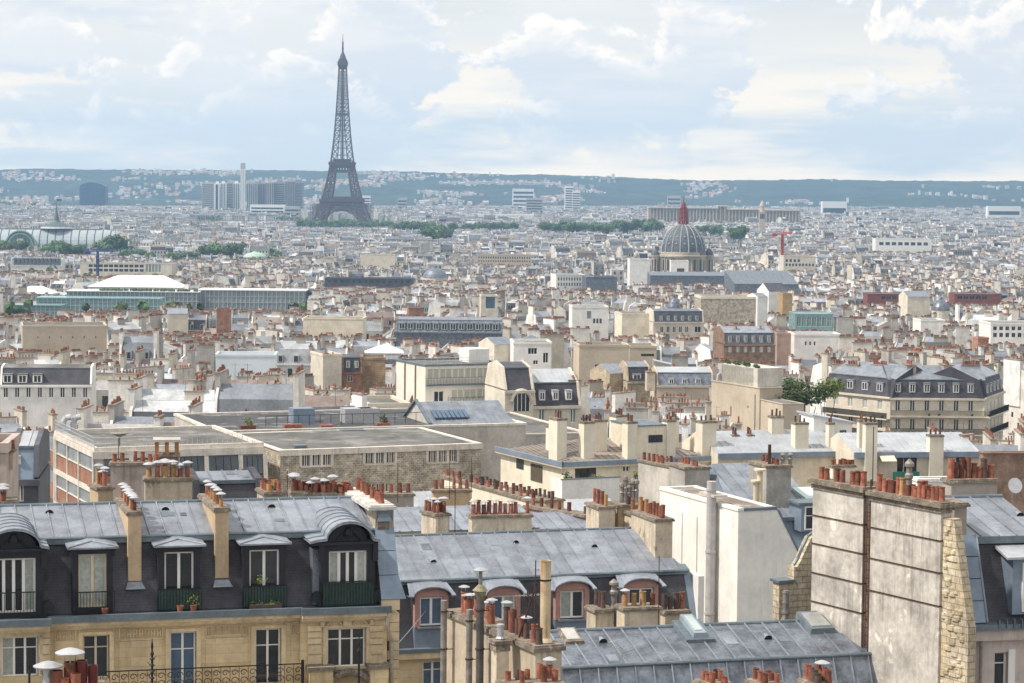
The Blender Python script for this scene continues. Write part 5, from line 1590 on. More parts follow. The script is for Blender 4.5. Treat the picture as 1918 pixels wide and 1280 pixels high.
    b = MB(); b.box(ua + .06, ub - .06, v0 - .1, v0, zt_ - .55, zt_ - .15); b.hull([(ua + .02, v0 - .22, zc + .35), (ub - .1, v0 - .22, zc + .35), (ub - .1, v0, zc + .35), (ua + .02, v0, zc + .35)], [(ua + .1, v0 - .1, zc + .62), (ub - .2, v0 - .1, zc + .62), (ub - .2, v0, zc + .62), (ua + .1, v0, zc + .62)]); b.build('flue_offset', lead, root)
    b = MB(); b.box(ua + .05, ub - .2, v0 - .15, v0, zc + .05, zc + .34); b.build('corbel', capstone, root)
    for i in range(10):
        vv = lerp(v0 + .5, vr + 2, i / 9); k = rng.uniform(.75, .95); inst('chimney_pot', POTS[i % 3], root, ((ua + ub) / 2 + rng.uniform(-.04, .1), vv, zt_ + .03), 0, (1.05, 1.05, k))
    b = MB(); e0, e1 = ua - .02, ub - .12
    b.prism([(v1 + .4, zg - .2), (v1 + .4, zc + .1), (v1 - .1, zc + .1), (-.35, zg + .18), (-.35, zg - .2)], e0, e1 + .1); b.build('gable_parapet', stone_plain, root)
    P0, P1 = Vector((0, -.36, zg + .2)), Vector((0, v1 - .12, zc + .12))
    for k in range(3):
        t0, t1 = k / 3, (k + 1) / 3 - .01; q0, q1 = P0.lerp(P1, t0), P0.lerp(P1, t1); fl = .22 if k == 0 else 0
        b = MB(); b.hull([(e0 - .02, q0.y, q0.z), (e1 + .12 + fl, q0.y, q0.z), (e1 + .12, q1.y, q1.z), (e0 - .02, q1.y, q1.z)], [(e0 - .02, q0.y - .05, q0.z + .03), (e1 + .12 + fl, q0.y - .05, q0.z + .03), (e1 + .12, q1.y - .05, q1.z + .03), (e0 - .02, q1.y - .05, q1.z + .03)]); b.build('zinc_sheet', zinc_blue, root)
    # corner quoins and downpipe
    uq0, uq1 = U(724), U(746)
    for k in range(16):
        z_ = zg - .35 - k * .36; e = .08 if k % 2 else 0; b = MB(); b.box(uq0 + e, uq1, -.18, 4, z_ - .35, z_ - .01); b.build('quoin', stone_plain, root)
    b = MB(); x = U(722, -.4); x2 = U(734, -.3); b.tube((x, -.75, zg - .2), (x, -.7, zg - .75), .07, .07, 8); b.tube((x, -.7, zg - .75), (x2, -.3, zg - 1.4), .07, .07, 8); b.tube((x2, -.3, zg - 1.4), (x2, -.3, 2), .07, .07, 8); b.build('downpipe', M('stained_pipe', (.38, .34, .28), .7, 0, .3, 1.5), root)
    # balcony along the floor below and the arched stone gable at its end
    zb = Z(380, 1275, -.9); z_t = Z(380, 1250, -.9); u0, u1 = U(188, -.9), U(567, -.9)
    b = MB(); b.box(u0 - .2, u1 + .2, -1.0, 0, zb - .55, zb - .35); b.build('balcony_slab', stone_plain, root)
    L = u1 - u0
    railing(root, u0, u1, zb - .3, z_t, -.9, black, .085, .010, 'balcony_railing', True)
    b = MB(); b.box(u1 - .05, u1 + .05, -.98, -.86, zb - .3, z_t + .12); b.build('balcony_post', black, root)
    ug0, ug1 = U(580, -.7), U(728, -.7); zz = Z(650, 1248, -.7)
    b = MB(); b.box(ug0, ug0 + .9, -.75, -.1, zz - 2, zz - .12); b.box(ug1 - .7, ug1, -.75, -.1, zz - 2, zz - .12); b.box(ug0 + .9, ug1 - .7, -.3, -.1, zz - 2, zz - .3); b.build('loggia_wall', stone, root)
    b = MB(); b.box(ug0 - .08, ug0 + 1.0, -.85, -.1, zz - .12, zz + .02); b.box(ug1 - .8, ug1 + .08, -.85, -.1, zz - .12, zz + .02); b.box(ug0 + 1.0, ug1 - .8, -.42, -.1, zz - .3, zz - .2); b.build('loggia_coping', capstone, root)
    b = MB(); m_ = (ug0 + ug1) / 2 + .1
    for k in range(12):
        a0, a1 = math.pi * k / 12, math.pi * (k + 1) / 12; b.tube((m_ + .85 * math.cos(a0), -.5, zz - 1.0 + .75 * math.sin(a0)), (m_ + .85 * math.cos(a1), -.5, zz - 1.0 + .75 * math.sin(a1)), .13, .13, 8)
    b.build('loggia_arch', capstone, root)
    # low chimneys rising behind the ridge
    for x0, x1, yt, n, sd, lab in ((548, 578, 930, 3, 1, 0), (578, 628, 933, 6, 2, 0), (625, 662, 935, 4, 3, 0)):
        v = vr + 1.3; stack(root, U(x0, v, 930), U(x1, v, 930), v, v + .6, zc, Z((x0 + x1) / 2, yt - 10, v), chim_pl, pots=n, hats=.45, seed=sd, yel=.1, rows=2, hh=(.45, .95))
    return fr, zg, zc


FL, zgL, zcL = near_left()


def aerial_on(fr, label, px, yt, yb, v, kind='mast', mat=rust):
    u, z0 = fr.hit(px, yb, v); z1 = fr.hit(px, yt, v)[1]; root = empty('aerial', fr.wp(u, v, z0), fr.a, label, 'aerial'); h = z1 - z0
    b = MB(); b.tube((0, 0, 0), (0, 0, h), .022, .018, 6); b.build('mast', mat, root)
    if kind == 'yagi':
        b = MB(); b.tube((-.45, 0, h - .2), (.45, 0, h - .2), .012, .012, 4)
        for i in range(8): b.tube((-.45 + .9 * i / 7, -.2, h - .2), (-.45 + .9 * i / 7, .2, h - .2), .008, .008, 4)
        b.build('aerial_rods', steel_dk, root)


# ================================================================= the roof with pink dormers
def near_mid():
    fr = Fr(745, 1087, 116, 17)
    root = thing('apartment_building', fr, 'building with pale zinc roof and pink arched dormers set in dark slate', 'building')
    U = lambda px, py=1087, v=0: fr.hit(px, py, v)[0]; Z = lambda px, py, v=0: fr.hit(px, py, v)[1]
    v1 = 1.1; zc = (Z(760, 1088, v1) + Z(1270, 1066, v1)) / 2; zg = (Z(760, 1215, 0) + Z(1270, 1195, 0)) / 2
    vr = v1 + 4.2; zr = (Z(760, 1004, vr) + Z(1170, 992, vr)) / 2
    uL, uR = U(700), U(1287, 1070, v1)
    ur = U(1182, 992, vr)
    b = MB(); b.prism(list(reversed([(0, zg), (v1, zc), (vr, zr), (vr + 4.2, zc), (vr + 5.2, zg)])), uL, uR, [1, 1, 1, 0, 0], None, 0, None, None, [uR + .35, uR, ur, ur, ur][::-1])
    b.build('roof', [slate, zinc], root)
    sheets(root, [(uL, v1 - .15, zc - .02), (uR, v1 - .15, zc - .02), (ur, vr, zr + .01), (uL, vr, zr + .01)], .68, (.45,), zinc, off=.2)
    b = MB(); b.tube((uL, vr, zr + .04), (ur, vr, zr + .04), .07, .07, 8); b.build('ridge_roll', lead, root)
    b = MB(); b.tube((uL, v1 - .2, zc - .03), (uR, v1 - .2, zc - .03), .08, .08, 8); b.box(uL, uR, v1 - .2, v1, zc - .2, zc - .04); b.build('roof_curb', lead, root)
    n = int((uR - uL) / .68)
    for px, py in ((811, 1037), (965, 1013), (1112, 1023)):
        t = {1037: .38, 1013: .76, 1023: .6}[py]; vv = lerp(v1, vr, t); vent(root, fr.hit(px, py, vv)[0], vv, lerp(zc, zr, t) + .03, R(18))
    # right edge flashing
    b = MB(); b.hull([(uR - .05, -.05, zg), (uR + .42, -.05, zg), (uR + .12, v1, zc), (uR - .2, v1, zc)], [(uR - .05, .1, zg), (uR + .42, .1, zg), (uR + .12, v1 + .15, zc), (uR - .2, v1 + .15, zc)]); b.build('corner_flashing', zinc_blue, root)
    b = MB(); b.box(uR + .2, uR + .5, 0.1, vr + 4, 0, zc - .2); b.build('end_wall', plaster_wh, root)
    b = MB(); b.box(uL, uR, -.35, .0, zg - .12, zg + .06); b.build('gutter', lead, root)
    b = MB(); b.box(uL, uR, -.28, .02, zg - .42, zg - .122); b.build('cornice', stone_plain, root)
    hs = []
    for x0, x1, y0 in ((792, 830, 1240), (905, 950, 1236)):
        hs.append((U(x0, 1240), U(x1, 1240), Z(x0, y0 + 65), Z(x0, y0)))
    b = MB(); wall_holes(b, uL, uR, -1, zg - .42, hs, 0, .25); b.build('wall', stone, root)
    for h in hs: window(root, h[0], h[1], h[2], h[3], .15, white, glass_bl, 2, .75)
    for i, (xa, xb, y0, y1, gm, ptint) in enumerate(((786, 830, 1118, 1172, [glass_bl, glass_bl], pink), (921, 965, 1115, 1168, [glass_bl, curtain], pink), (1049, 1094, 1106, 1158, [curtain, glass], pink), (1177, 1224, 1101, 1150, [glass, glass], pink))):
        u0, u1 = U(xa, 1120), U(xb, 1120); z1, z0 = Z((xa + xb) / 2, y0), Z((xa + xb) / 2, y1); m_ = (u0 + u1) / 2; hw = (u1 - u0) / 2 + .24; f = -.02
        b = MB(); b.box(m_ - hw, m_ + hw, f, v1, zg + .02, z0 - .05); d_ = b.build('dormer', zinc_blue, root)
        b = MB(); b.box(u0 - .24, u0, f - .05, f + .3, z0 - .05, z1 + .02); b.box(u1, u1 + .24, f - .05, f + .3, z0 - .05, z1 + .02)
        arc = [(m_ + hw * math.cos(t), z1 + .02 + .38 * math.sin(t)) for t in [math.pi * k / 10 for k in range(11)]]
        b.hull([(x, f + .3, z) for x, z in arc], [(x, f - .05, z) for x, z in arc]); b.build('pink_surround', ptint, d_)
        b = MB(); b.box(m_ - hw, m_ + hw, f + .3, v1 + .9, zg, z1 + .02); b.build('dormer_cheek', slate, d_)
        b = MB(); arc2 = [(m_ - hw - .32, z1 + .10)] + [(m_ + (hw + .1) * math.cos(math.pi * (1 - k / 10)), z1 + .08 + .42 * math.sin(math.pi * k / 10)) for k in range(11)] + [(m_ + hw + .32, z1 + .10)]
        for p, q in zip(arc2, arc2[1:]):
            zz = zc - .04
            sx = lambda t: m_ + (t - m_) * .82
            b.face([(p[0], f - .25, p[1]), (q[0], f - .25, q[1]), (sx(q[0]), v1 - .1, zz), (sx(p[0]), v1 - .1, zz)]); b.face([(q[0], f - .25, q[1]), (p[0], f - .25, p[1]), (p[0], f - .25, p[1] - .06), (q[0], f - .25, q[1] - .06)]); b.face([(p[0], f - .25, p[1] - .06), (p[0], f + .4, p[1] - .06), (q[0], f + .4, q[1] - .06), (q[0], f - .25, q[1] - .06)])
        b.build('dormer_roof', zinc, d_)
        window(d_, u0, u1, z0, z1 - .02, .08, white, gm, 2, None, .08)
        b = MB(); b.box(u0 - .1, u1 + .1, f - .14, f, z0 - .12, z0 - .04); b.build('sill', zinc, d_)
    # end chimney walls on the ridge
    for (xa, xb, yt, va, vb, n, hats, sd) in ((1228, 1260, 972, vr - 3.1, vr + .4, 9, 0, 5), (1193, 1214, 965, vr + .2, vr + 2.8, 3, 0, 9), (1122, 1152, 949, vr + 1.4, vr + 3.4, 6, 0, 6)):
        ua, ub = fr.hit(xa, yt, va)[0], fr.hit(xb, yt, va)[0]
        stack(root, ua, ub, va, vb, zc - 2, fr.hit((xa + xb) / 2, yt, va)[1], chim_pl, pots=n, hats=hats, seed=sd, yel=.05, hh=(1.0, 1.5), pscale=.95)
    return fr, zc, zr, vr


FM, zcM, zrM, vrM = near_mid()


# ================================================================= white block behind
def white_block():
    Y = 131; fr = Fr(1383, 958, Y, 22); root = thing('apartment_building', fr, 'blind white block with a flat gravel roof and a tall pipe up its side', 'building')
    Z = lambda px, py, v=0: fr.hit(px, py, v)[1]
    zt = Z(1383, 958); w = fr.hit(1455, 957)[0]; w2 = fr.hit(1497, 1040)[0]; zs = fr.hit(1497, 1040)[1]; d = 9.0
    vL = fr.side(1236, 921, 0)[0]; d = max(7.0, vL)
    prof = [(0, -1), (w2, -1), (w2, zs), (w, zt), (0, zt)]
    b = MB(); b.hull([(x, 0, z) for x, z in prof], [(x, d, z) for x, z in prof]); b.build('wall', plaster_wh, root)
    b = MB(); b.box(-.05, .3, -.05, d, zt, zt + .16); b.box(w - .3, w, .3, d - .3, zt, zt + .14); b.box(.3, w, d - .3, d, zt, zt + .16); b.build('parapet', plaster_wh, root)
    b = MB(); b.box(.3, w, -.06, .3, zt + .0, zt + .15); b.build('front_parapet', lead, root)
    b = MB(); b.box(.3, w - .3, .3, d - .3, zt, zt + .08); b.build('roof', M('brown_gravel_roof', (.24, .20, .17), .95, 0, .3, .5, patch=((.33, .30, .27), .5, .5)), root)
    b = MB(); b.hull([(w, -.03, zt), (w + .12, -.03, zt), (w2 + .12, -.03, zs), (w2, -.03, zs)], [(w, d, zt), (w + .12, d, zt), (w2 + .12, d, zs), (w2, d, zs)]); b.build('edge_flashing', lead, root)
    v, z = fr.side(1343, 975, 0); r_ = .26
    b = MB(); b.tube((-.35, v, 1), (-.35, v, zt + 1.3), r_, r_, 14); pp = b.build('flue_pipe', pipe_pl, root)
    for k in range(4): b = MB(); zz = zt + .8 - k * 3.3; b.tube((-.35, v, zz), (-.35, v, zz + .12), r_ + .04, r_ + .04, 14); b.build('pipe_collar', pipe_pl, pp)
    b = MB(); b.box(-.5, .3, v - .6, v + 1.2, zt + .5, zt + .62); b.build('cap_slab', concrete, root)
    va, za = fr.side(1306, 958, 0); vb, zb = fr.side(1278, 958, 0)
    for t in (va, vb):
        b = MB(); b.box(-.07, 0, t - .08, t + .08, 2, zt - .9); b.build('wall_rib', plaster_wh, root)
    v, z = fr.side(1302, 1123, 0); b = MB(); b.box(-.03, .0, v - .5, v + .5, z - .35, z + .35); b.build('side_window', glass, root)
    # neighbouring slate-blue mansard to its right
    fr2 = Fr(1425, 977, 141, 17); r2 = thing('apartment_building', fr2, 'dull blue zinc mansard with one white window, squeezed beside the tall chimney walls', 'building')
    w = fr2.hit(1560, 977)[0]; z1 = fr2.hit(1480, 975)[1]; zr_ = fr2.hit(1480, 866, 8)[1]; ur = fr2.hit(1334, 866, 8)[0]
    b = MB(); b.prism(list(reversed([(0, z1 - 4.2), (1.1, z1), (8, zr_), (16, z1), (17, z1 - 4)])), -1.2, w, [1, 1, 1, 0, 0], None, 0, None, [-1.2, -1.2, ur, ur, ur][::-1]); b.build('roof', [zinc_blue, zinc_dk], r2)
    sheets(r2, [(-1.2, 1.0, z1), (w, 1.0, z1), (w, 8, zr_ + .02), (ur, 8, zr_ + .02)], .72, (.5,), zinc, off=.3)
    b = MB(); b.box(-1.2, w, .85, 1.1, z1 - .15, z1 + .05); b.build('roof_curb', lead, r2)
    b = MB(); b.box(-1, w, .2, 16, 0, z1 - 4.2); b.build('wall', plaster, r2)
    ua, ub = fr2.hit(1505, 1000)[0], fr2.hit(1545, 1000)[0]; za, zb = fr2.hit(1515, 945)[1], fr2.hit(1515, 992)[1]
    b = MB(); b.box(ua - .2, ub + .2, -.1, 1.6, zb - .1, za); D_ = b.build('dormer', zinc_blue, r2); b = MB(); b.box(ua - .4, ub + .4, -.25, 1.6, za, za + .12); b.build('dormer_roof', lead, D_); window(D_, ua, ub, zb, za - .1, -.16, white, glass, 2, .6, full=False)
    for xa, xb, yt, yb_, np_, v in ((1436, 1482, 872, 915, 5, 2.2), (1283, 1330, 875, 920, 6, 6.5)):
        stack(r2, fr2.hit(xa, yt, v)[0], fr2.hit(xb, yt, v)[0], v, v + 2.6, z1 - 1, fr2.hit((xa + xb) / 2, yt, v)[1], M('grey_chimney', (.36, .34, .31), .9, 0, .2, .8, streak=.5), pots=np_, seed=3, yel=0, hh=(.6, .8))
    for px, yt in ((1441, 833), (1466, 848), (1480, 848)):
        v = 3; u, z = fr2.hit(px, 875, v); h = fr2.hit(px, yt, v)[1] - z
        if px == 1441: b = MB(); b.tube((u, v, z), (u, v, z + h), .1, .1, 8); b.build('flue_pipe', rust, r2)
        else: inst('ventilator_cowl', COWL, r2, (u, v, z), 0, (1, 1, h / 1.25))
    u, v = 3.9, 3.2
    b = MB(); t = (v - 1) / 7; zz = lerp(z1, zr_, t); uu = fr2.hit(1505, 898, 3.4)[0]; b.hull([(uu, 2.4, lerp(z1, zr_, .2) + .05), (uu + 1.9, 2.4, lerp(z1, zr_, .2) + .05), (uu + 1.6, 4.2, lerp(z1, zr_, .46) + .05), (uu - .4, 4.2, lerp(z1, zr_, .46) + .05)], [(uu, 2.4, lerp(z1, zr_, .2) + .25), (uu + 1.9, 2.4, lerp(z1, zr_, .2) + .25), (uu + 1.6, 4.2, lerp(z1, zr_, .46) + .25), (uu - .4, 4.2, lerp(z1, zr_, .46) + .25)]); b.build('skylight', M('skylight_pane', (.55, .68, .66), .1, 0, .1, 1.0, spec=.9), r2)
    # two cream pipes
    v = -.8
    for px, yt, r_ in ((1423, 882, .16), (1415, 903, .13)):
        u, z = fr2.hit(px, 935, v); zt_ = fr2.hit(px, yt, v)[1]; b = MB(); b.tube((u, v, 2), (u, v, zt_), r_, r_, 12); b.tube((u, v, zt_), (u, v, zt_ + .1), r_ * 2.2, r_ * 2.2, 12); b.build('vent_pipe', creamp, r2)


white_block()


# ================================================================= near right zinc roof and the two great chimney walls
def near_right():
    fr = Fr(1050, 1183, 90, 16); root = thing('apartment_building', fr, 'dark streaked zinc roof with skylights at the foot of the tall chimney walls', 'building')
    U = lambda px, py, v=0: fr.hit(px, py, v)[0]; Z = lambda px, py, v=0: fr.hit(px, py, v)[1]
    vr, v1 = 0.0, -2.8; zr = (Z(1060, 1183) + Z(1590, 1162)) / 2; zc = (Z(1060, 1252, v1) + Z(1680, 1224, v1)) / 2; zb = zc - 3.4; v2 = v1 - 1.6
    uL = U(1010, 1183); uR = U(1614, 1160); uR1 = U(1692, 1222, v1); uR2 = uR1 + .9
    b = MB(); b.prism([(5, zb), (3.2, zc), (vr, zr), (v1, zc), (v2, zb)], uL, uR, 0, None, 0, None, [uL] * 5, [uR, uR, uR, uR1, uR2]); b.build('roof', zinc_dk, root)
    sheets(root, [(uL, v1, zc), (uR1, v1, zc), (uR, vr, zr + .01), (uL, vr, zr + .01)], .68, (.82,), zinc_dk, off=.5, smat=zinc)
    sheets(root, [(uL, v2, zb), (uR2, v2, zb), (uR1, v1 - .02, zc - .03), (uL, v1 - .02, zc - .03)], .68, (.6,), zinc_dk, off=.1, smat=zinc)
    b = MB(); b.tube((uL, vr, zr + .04), (uR, vr, zr + .04), .07, .07, 8); b.build('ridge_roll', lead, root)
    b = MB(); b.tube((uL, v1 - .04, zc + .03), (uR1, v1 - .04, zc + .03), .07, .07, 8); b.build('roof_curb', lead, root)
    b = MB(); b.box(uL, uR, v2 + .3, 4.5, 0, zb); b.build('wall', plaster, root)
    rot = math.atan2(zr - zc, vr - v1)
    def roofbox(px0, px1, t0, t1, h, mat, name, gm=None, py=1185):
        va, vb = lerp(v1, vr, t0), lerp(v1, vr, t1); za, zb_ = lerp(zc, zr, t0), lerp(zc, zr, t1); ua, ub = U(px0, py, va), U(px1, py, va)
        b = MB(); b.hull([(ua, va, za), (ub, va, za), (ub, vb, zb_), (ua, vb, zb_)], [(ua + .05, va, za + h), (ub - .05, va, za + h), (ub - .05, vb, zb_ + h), (ua + .05, vb, zb_ + h)]); o = b.build(name, mat, root)
        if gm:
            b = MB(); e = .14; b.hull([(ua + e, lerp(va, vb, .12), lerp(za, zb_, .12) + h), (ub - e, lerp(va, vb, .12), lerp(za, zb_, .12) + h), (ub - e, lerp(va, vb, .88), lerp(za, zb_, .88) + h), (ua + e, lerp(va, vb, .88), lerp(za, zb_, .88) + h)], [(ua + e, lerp(va, vb, .12), lerp(za, zb_, .12) + h + .03), (ub - e, lerp(va, vb, .12), lerp(za, zb_, .12) + h + .03), (ub - e, lerp(va, vb, .88), lerp(za, zb_, .88) + h + .03), (ua + e, lerp(va, vb, .88), lerp(za, zb_, .88) + h + .03)]); b.build('skylight_pane', gm, o)
    grey_p = M('dull_skylight', (.30, .31, .30), .25, 0, .2, 2.0, spec=.6)
    roofbox(1058, 1096, .62, 1.02, .14, capstone, 'skylight', M('milky_skylight', (.45, .44, .42), .3, 0, .1, 2.), 1200)
    roofbox(1284, 1342, .50, 1.08, .16, lead, 'skylight', None, 1195); roofbox(1298, 1326, .55, 1.1, .34, M('skylight_curb', (.3, .36, .4), .4, .3), 'roof_hatch', M('pale_skylight', (.42, .5, .5), .2, 0, .1, 1., spec=.8), 1195)
    roofbox(1518, 1566, .60, 1.12, .24, lead, 'skylight', grey_p, 1180)
    for px, py, t in ((1128, 1208, .66), (1437, 1197, .55)): vv = lerp(v1, vr, t); vent(root, U(px, py, vv), vv, lerp(zc, zr, t) + .05, R(16))
    # flashing against the chimney wall
    b = MB(); b.hull([(uR - .15, vr, zr + .05), (uR1 - .15, v1, zc + .05), (uR1 + .12, v1, zc + .05), (uR + .12, vr, zr + .05)], [(uR - .02, vr, zr + .3), (uR1 - .02, v1, zc + .3), (uR1 + .12, v1, zc + .3), (uR + .12, vr, zr + .3)]); b.build('wall_flashing', M('lime_flashing', (.5, .45, .37), .9, 0, .3, 3.), root)
    u, z = fr.hit(1165, 1240, v1); e = empty('aerial', fr.wp(u, v1, zc), fr.a, 'small fish-bone aerial on a short mast over the dark zinc roof', 'aerial')
    b = MB(); b.tube((0, 0, -2.2), (0, 0, .65), .025, .025, 6); b.build('mast', steel, e); b = MB(); b.tube((-.3, -.1, .9), (.25, .1, .35), .015, .015, 5)
    for i in range(8): t = i / 7; b.tube((-.3 + .55 * t - .22, 0, .9 - .55 * t - .05), (-.3 + .55 * t + .22, 0, .9 - .55 * t + .05), .010, .010, 4)
    b.build('aerial_rods', steel, e)

    # the chimney walls: frame runs along them
    f5 = Fr(1763, 943, 87, 30); r5 = thing('party_wall', f5, 'tall weathered grey party wall of two flue blocks banded with dark iron straps', 'wall')
    zt = f5.hit(1763, 943)[1]; S = lambda px, py: f5.side(px, py, 0)[0]
    vA = f5.side(1632, 921, 0)[0]; vB = f5.side(1622, 930, 0)[0]; vC = f5.side(1523, 905, 0)[0]
    th = .42
    for k, (va, vb, np_, name, yt) in enumerate(((0, vA, 17, 'near', 943), (vA + .45, vC, 9, 'far', 905))):
        zt_ = zt if k == 0 else zt + .05
        b = MB(); b.box(0, th, va, vb, 0, zt_ - .35); s_ = b.build('flue_block', weather, r5)
        b = MB(); b.box(-.05, th + .04, va - .05, vb + .05, zt_ - .349, zt_ - .16); b.box(-.16, th + .14, va - .16, vb + .14, zt_ - .158, zt_ - .03); b.box(-.1, th + .1, va - .1, vb + .1, zt_ - .028, zt_ + .03); b.build('cap', capstone, s_)
        for y_ in ((968, 1020, 1073, 1128) if k == 0 else (983, 983 + 54, 983 + 110, 983 + 165)):
            px = 1761 if k == 0 else 1622; zz = f5.hit(px, y_ if k else (955 + (y_ - 968) * 1.13), 0 if k == 0 else vA + .45)[1]
            b = MB(); b.box(-.035, th + .03, va - .035, va - .005, zz - .022, zz + .022); b.box(-.035, -.005, va - .035, vb, zz - .022, zz + .022); b.build('iron_strap', rust, s_)
        r_ = random.Random(9 + k)
        for i in range(np_):
            t = (i + .5) / np_; vv = lerp(va + .1, vb - .1, t); kk = r_.uniform(.75, 1.35); x = r_.random(); w_ = r_.uniform(.9, 1.15)
            if k == 1 and i in (3, 6): continue
            for row in ((.12, .32) if k == 0 and r_.random() < .55 else (.2,)):
                inst('chimney_pot', r_.choice(POTS_Y if x < .05 else POTS), s_, (row, vv, zt_ + .02), r_.uniform(0, 6), (w_, w_, kk))
        if k == 0: inst('ventilator_cowl', COWL, s_, (.2, lerp(va, vb, .52), zt_ + .02), 0, (1, 1, 1.05))
    # recess with rusty pipe ladder
    b = MB(); b.box(.18, th, vA, vA + .45, 0, zt - .6); b.build('recessed_wall', brick_dk, r5)
    b = MB(); b.tube((.02, vA + .05, 2), (.02, vA + .05, zt + .4), .03, .03, 6); b.tube((.02, vA + .38, 2), (.02, vA + .38, zt + .2), .02, .02, 6)
    for i in range(40):
        zz = zt - .5 - i * .3; b.tube((.02, vA + .05, zz), (.02, vA + .38, zz), .012, .012, 4)
    b.build('iron_ladder', rust, r5)
    # rubble gable in front and its slanting edge
    z1 = f5.side(1783, 946, .1); zt2 = f5.side(1808, 1176, .1); v_t, v_m = -.55, f5.side(1808, 1176, .1)[0]
    prof = [(.0, -1), (v_m - .15, -1), (v_m - .15, zt2[1]), (v_t, zt - .5), (0, zt - .5)]
    b = MB(); b.prism(prof, .1, .44, 0, None, 0); b.build('rubble_wall', rubble_y, r5)
    rb_ = random.Random(4)                                     # stones standing proud of the rubble
    for i in range(130):
        zz = rb_.uniform(zt - 10.5, zt - .7); f_ = max(0, min(1, (zt - .5 - zz) / (zt - .5 - zt2[1]))); vmin = lerp(v_t, v_m, f_) + .12
        vv = rb_.uniform(vmin, -.05); a, c = rb_.uniform(.09, .2), rb_.uniform(.06, .12)
        if vv + a > -.02 or vv - a < vmin - .1: continue
        b = MB(); b.hull([(.1, vv - a, zz - c), (.1, vv - a, zz + c), (.1, vv + a, zz + c), (.1, vv + a, zz - c)][::-1], [(.05, vv - a * .8, zz - c * .7), (.045, vv - a * .7, zz + c * .8), (.055, vv + a * .8, zz + c * .7), (.05, vv + a * .75, zz - c * .8)][::-1]); b.build('stone', rubble_y, r5)
    # yellow stepped wall and far small piece at the left of it
    f7 = Fr(1460, 1092, 99, 24); r7 = thing('gable_wall', f7, 'pale yellow rubble gable with a curved shoulder between the white block and the chimney walls', 'wall')
    w = f7.hit(1530, 1092)[0]; U7 = lambda px: f7.hit(px, 1092)[0]; Z7 = lambda px, py: f7.hit(px, py)[1]
    pr_ = [(0, 0), (w, 0), (w, Z7(1523, 1000)), (U7(1518), Z7(1518, 1008)), (U7(1508), Z7(1508, 1030)), (U7(1500), Z7(1500, 1050)), (U7(1493), Z7(1493, 1062)), (U7(1487), Z7(1487, 1062)), (U7(1487), Z7(1487, 1092)), (0, Z7(1461, 1092))]
    b = MB(); b.hull([(x, 0, z) for x, z in pr_], [(x, .5, z) for x, z in pr_]); b.build('wall', rubble_y, r7)
    b = MB(); b.box(-.1, U7(1487), -.1, .6, Z7(1461, 1092), Z7(1461, 1092) + .1)
    for (xa, za), (xb, zb_) in zip(pr_[2:6], pr_[3:7]): b.tube((xa, .25, za + .04), (xb, .25, zb_ + .04), .07, .07, 5)
    b.build('coping', lead, r7)
    e = empty('flue_pipe', f7.wp(U7(1452), -.6, 0), f7.a, 'bent grey flue pipe standing against the white block by the yellow gable', 'pipe')
    zt_ = Z7(1452, 1102); zk = Z7(1452, 1150)
    b = MB(); b.tube((.15, 0, zk), (.15, 0, zt_), .13, .13, 10); b.tube((-.35, 0, zk - 1.2), (.15, 0, zk), .13, .13, 10); b.tube((-.35, 0, 0), (-.35, 0, zk - 1.2), .13, .13, 10); b.build('pipe', steel_dk, e)
    for k in range(3): b = MB(); zz = zt_ - .05 - k * .4; b.tube((.15, 0, zz - .06), (.15, 0, zz), .16, .16, 10); b.build('pipe_collar', steel_dk, e)

    # building at the right edge
    f6 = Fr(1830, 1165, 88, 13); r6 = thing('apartment_building', f6, 'building with zinc top, black slate slope and pinkish wall, cut by the right picture edge', 'building')
    U6 = lambda px, py, v=0: f6.hit(px, py, v)[0]; Z6 = lambda px, py, v=0: f6.hit(px, py, v)[1]
    zg = Z6(1870, 1168); v1 = 1.2; zc = Z6(1870, 1005, v1); vr = 5.4; zr = Z6(1870, 932, vr); uL = U6(1797, 1165) ; uR = U6(1990, 1165)
    us = U6(1810, 1005, v1)
    b = MB(); b.prism(list(reversed([(.05, zg), (v1, zc), (vr, zr), (vr + 4, zc), (vr + 5, zg)])), uL, uR, [1, 1, 1, 0, 0], None, 0, None, [uL + .8, us, us - .5, us - .5, us - .5][::-1]); b.build('roof', [slate, zinc], r6)
    sheets(r6, [(us - .3, v1 - .1, zc), (uR, v1 - .1, zc), (uR, vr, zr + .01), (us - .6, vr, zr + .01)], .68, (.48,), zinc, off=.35)
    b = MB(); b.tube((us - .6, vr, zr + .05), (uR, vr, zr + .05), .08, .08, 8); b.build('ridge_roll', lead, r6)
    b = MB(); b.box(us - .2, uR, v1 - .2, v1 + .02, zc - .22, zc + .03); b.build('roof_curb', lead, r6)
    vv = lerp(v1, vr, .5); vent(r6, U6(1909, 956, vv), vv, lerp(zc, zr, .5) + .03, R(16))
    P0, P1 = Vector((uL + .1, -.15, zg + .05)), Vector((us - .35, v1 - .1, zc + .1)); 
    P0.x = U6(1812, 1165) + 0; P0.x -= .0
    for k in range(4):
        q0, q1 = P0.lerp(P1, k / 4), P0.lerp(P1, (k + 1) / 4 - .01)
        b = MB(); b.hull([(q0.x, q0.y, q0.z), (q0.x + .62, q0.y, q0.z), (q1.x + .62, q1.y, q1.z), (q1.x, q1.y, q1.z)], [(q0.x, q0.y - .1, q0.z + .04), (q0.x + .62, q0.y - .1, q0.z + .04), (q1.x + .62, q1.y - .1, q1.z + .04), (q1.x, q1.y - .1, q1.z + .04)]); b.build('zinc_sheet', zinc_blue, r6)
    b = MB(); b.tube((P0.x + .64, -.28, zg + .1), (P1.x + .64, v1 - .2, zc + .12), .035, .035, 6); b.build('seam_roll', zinc, r6)
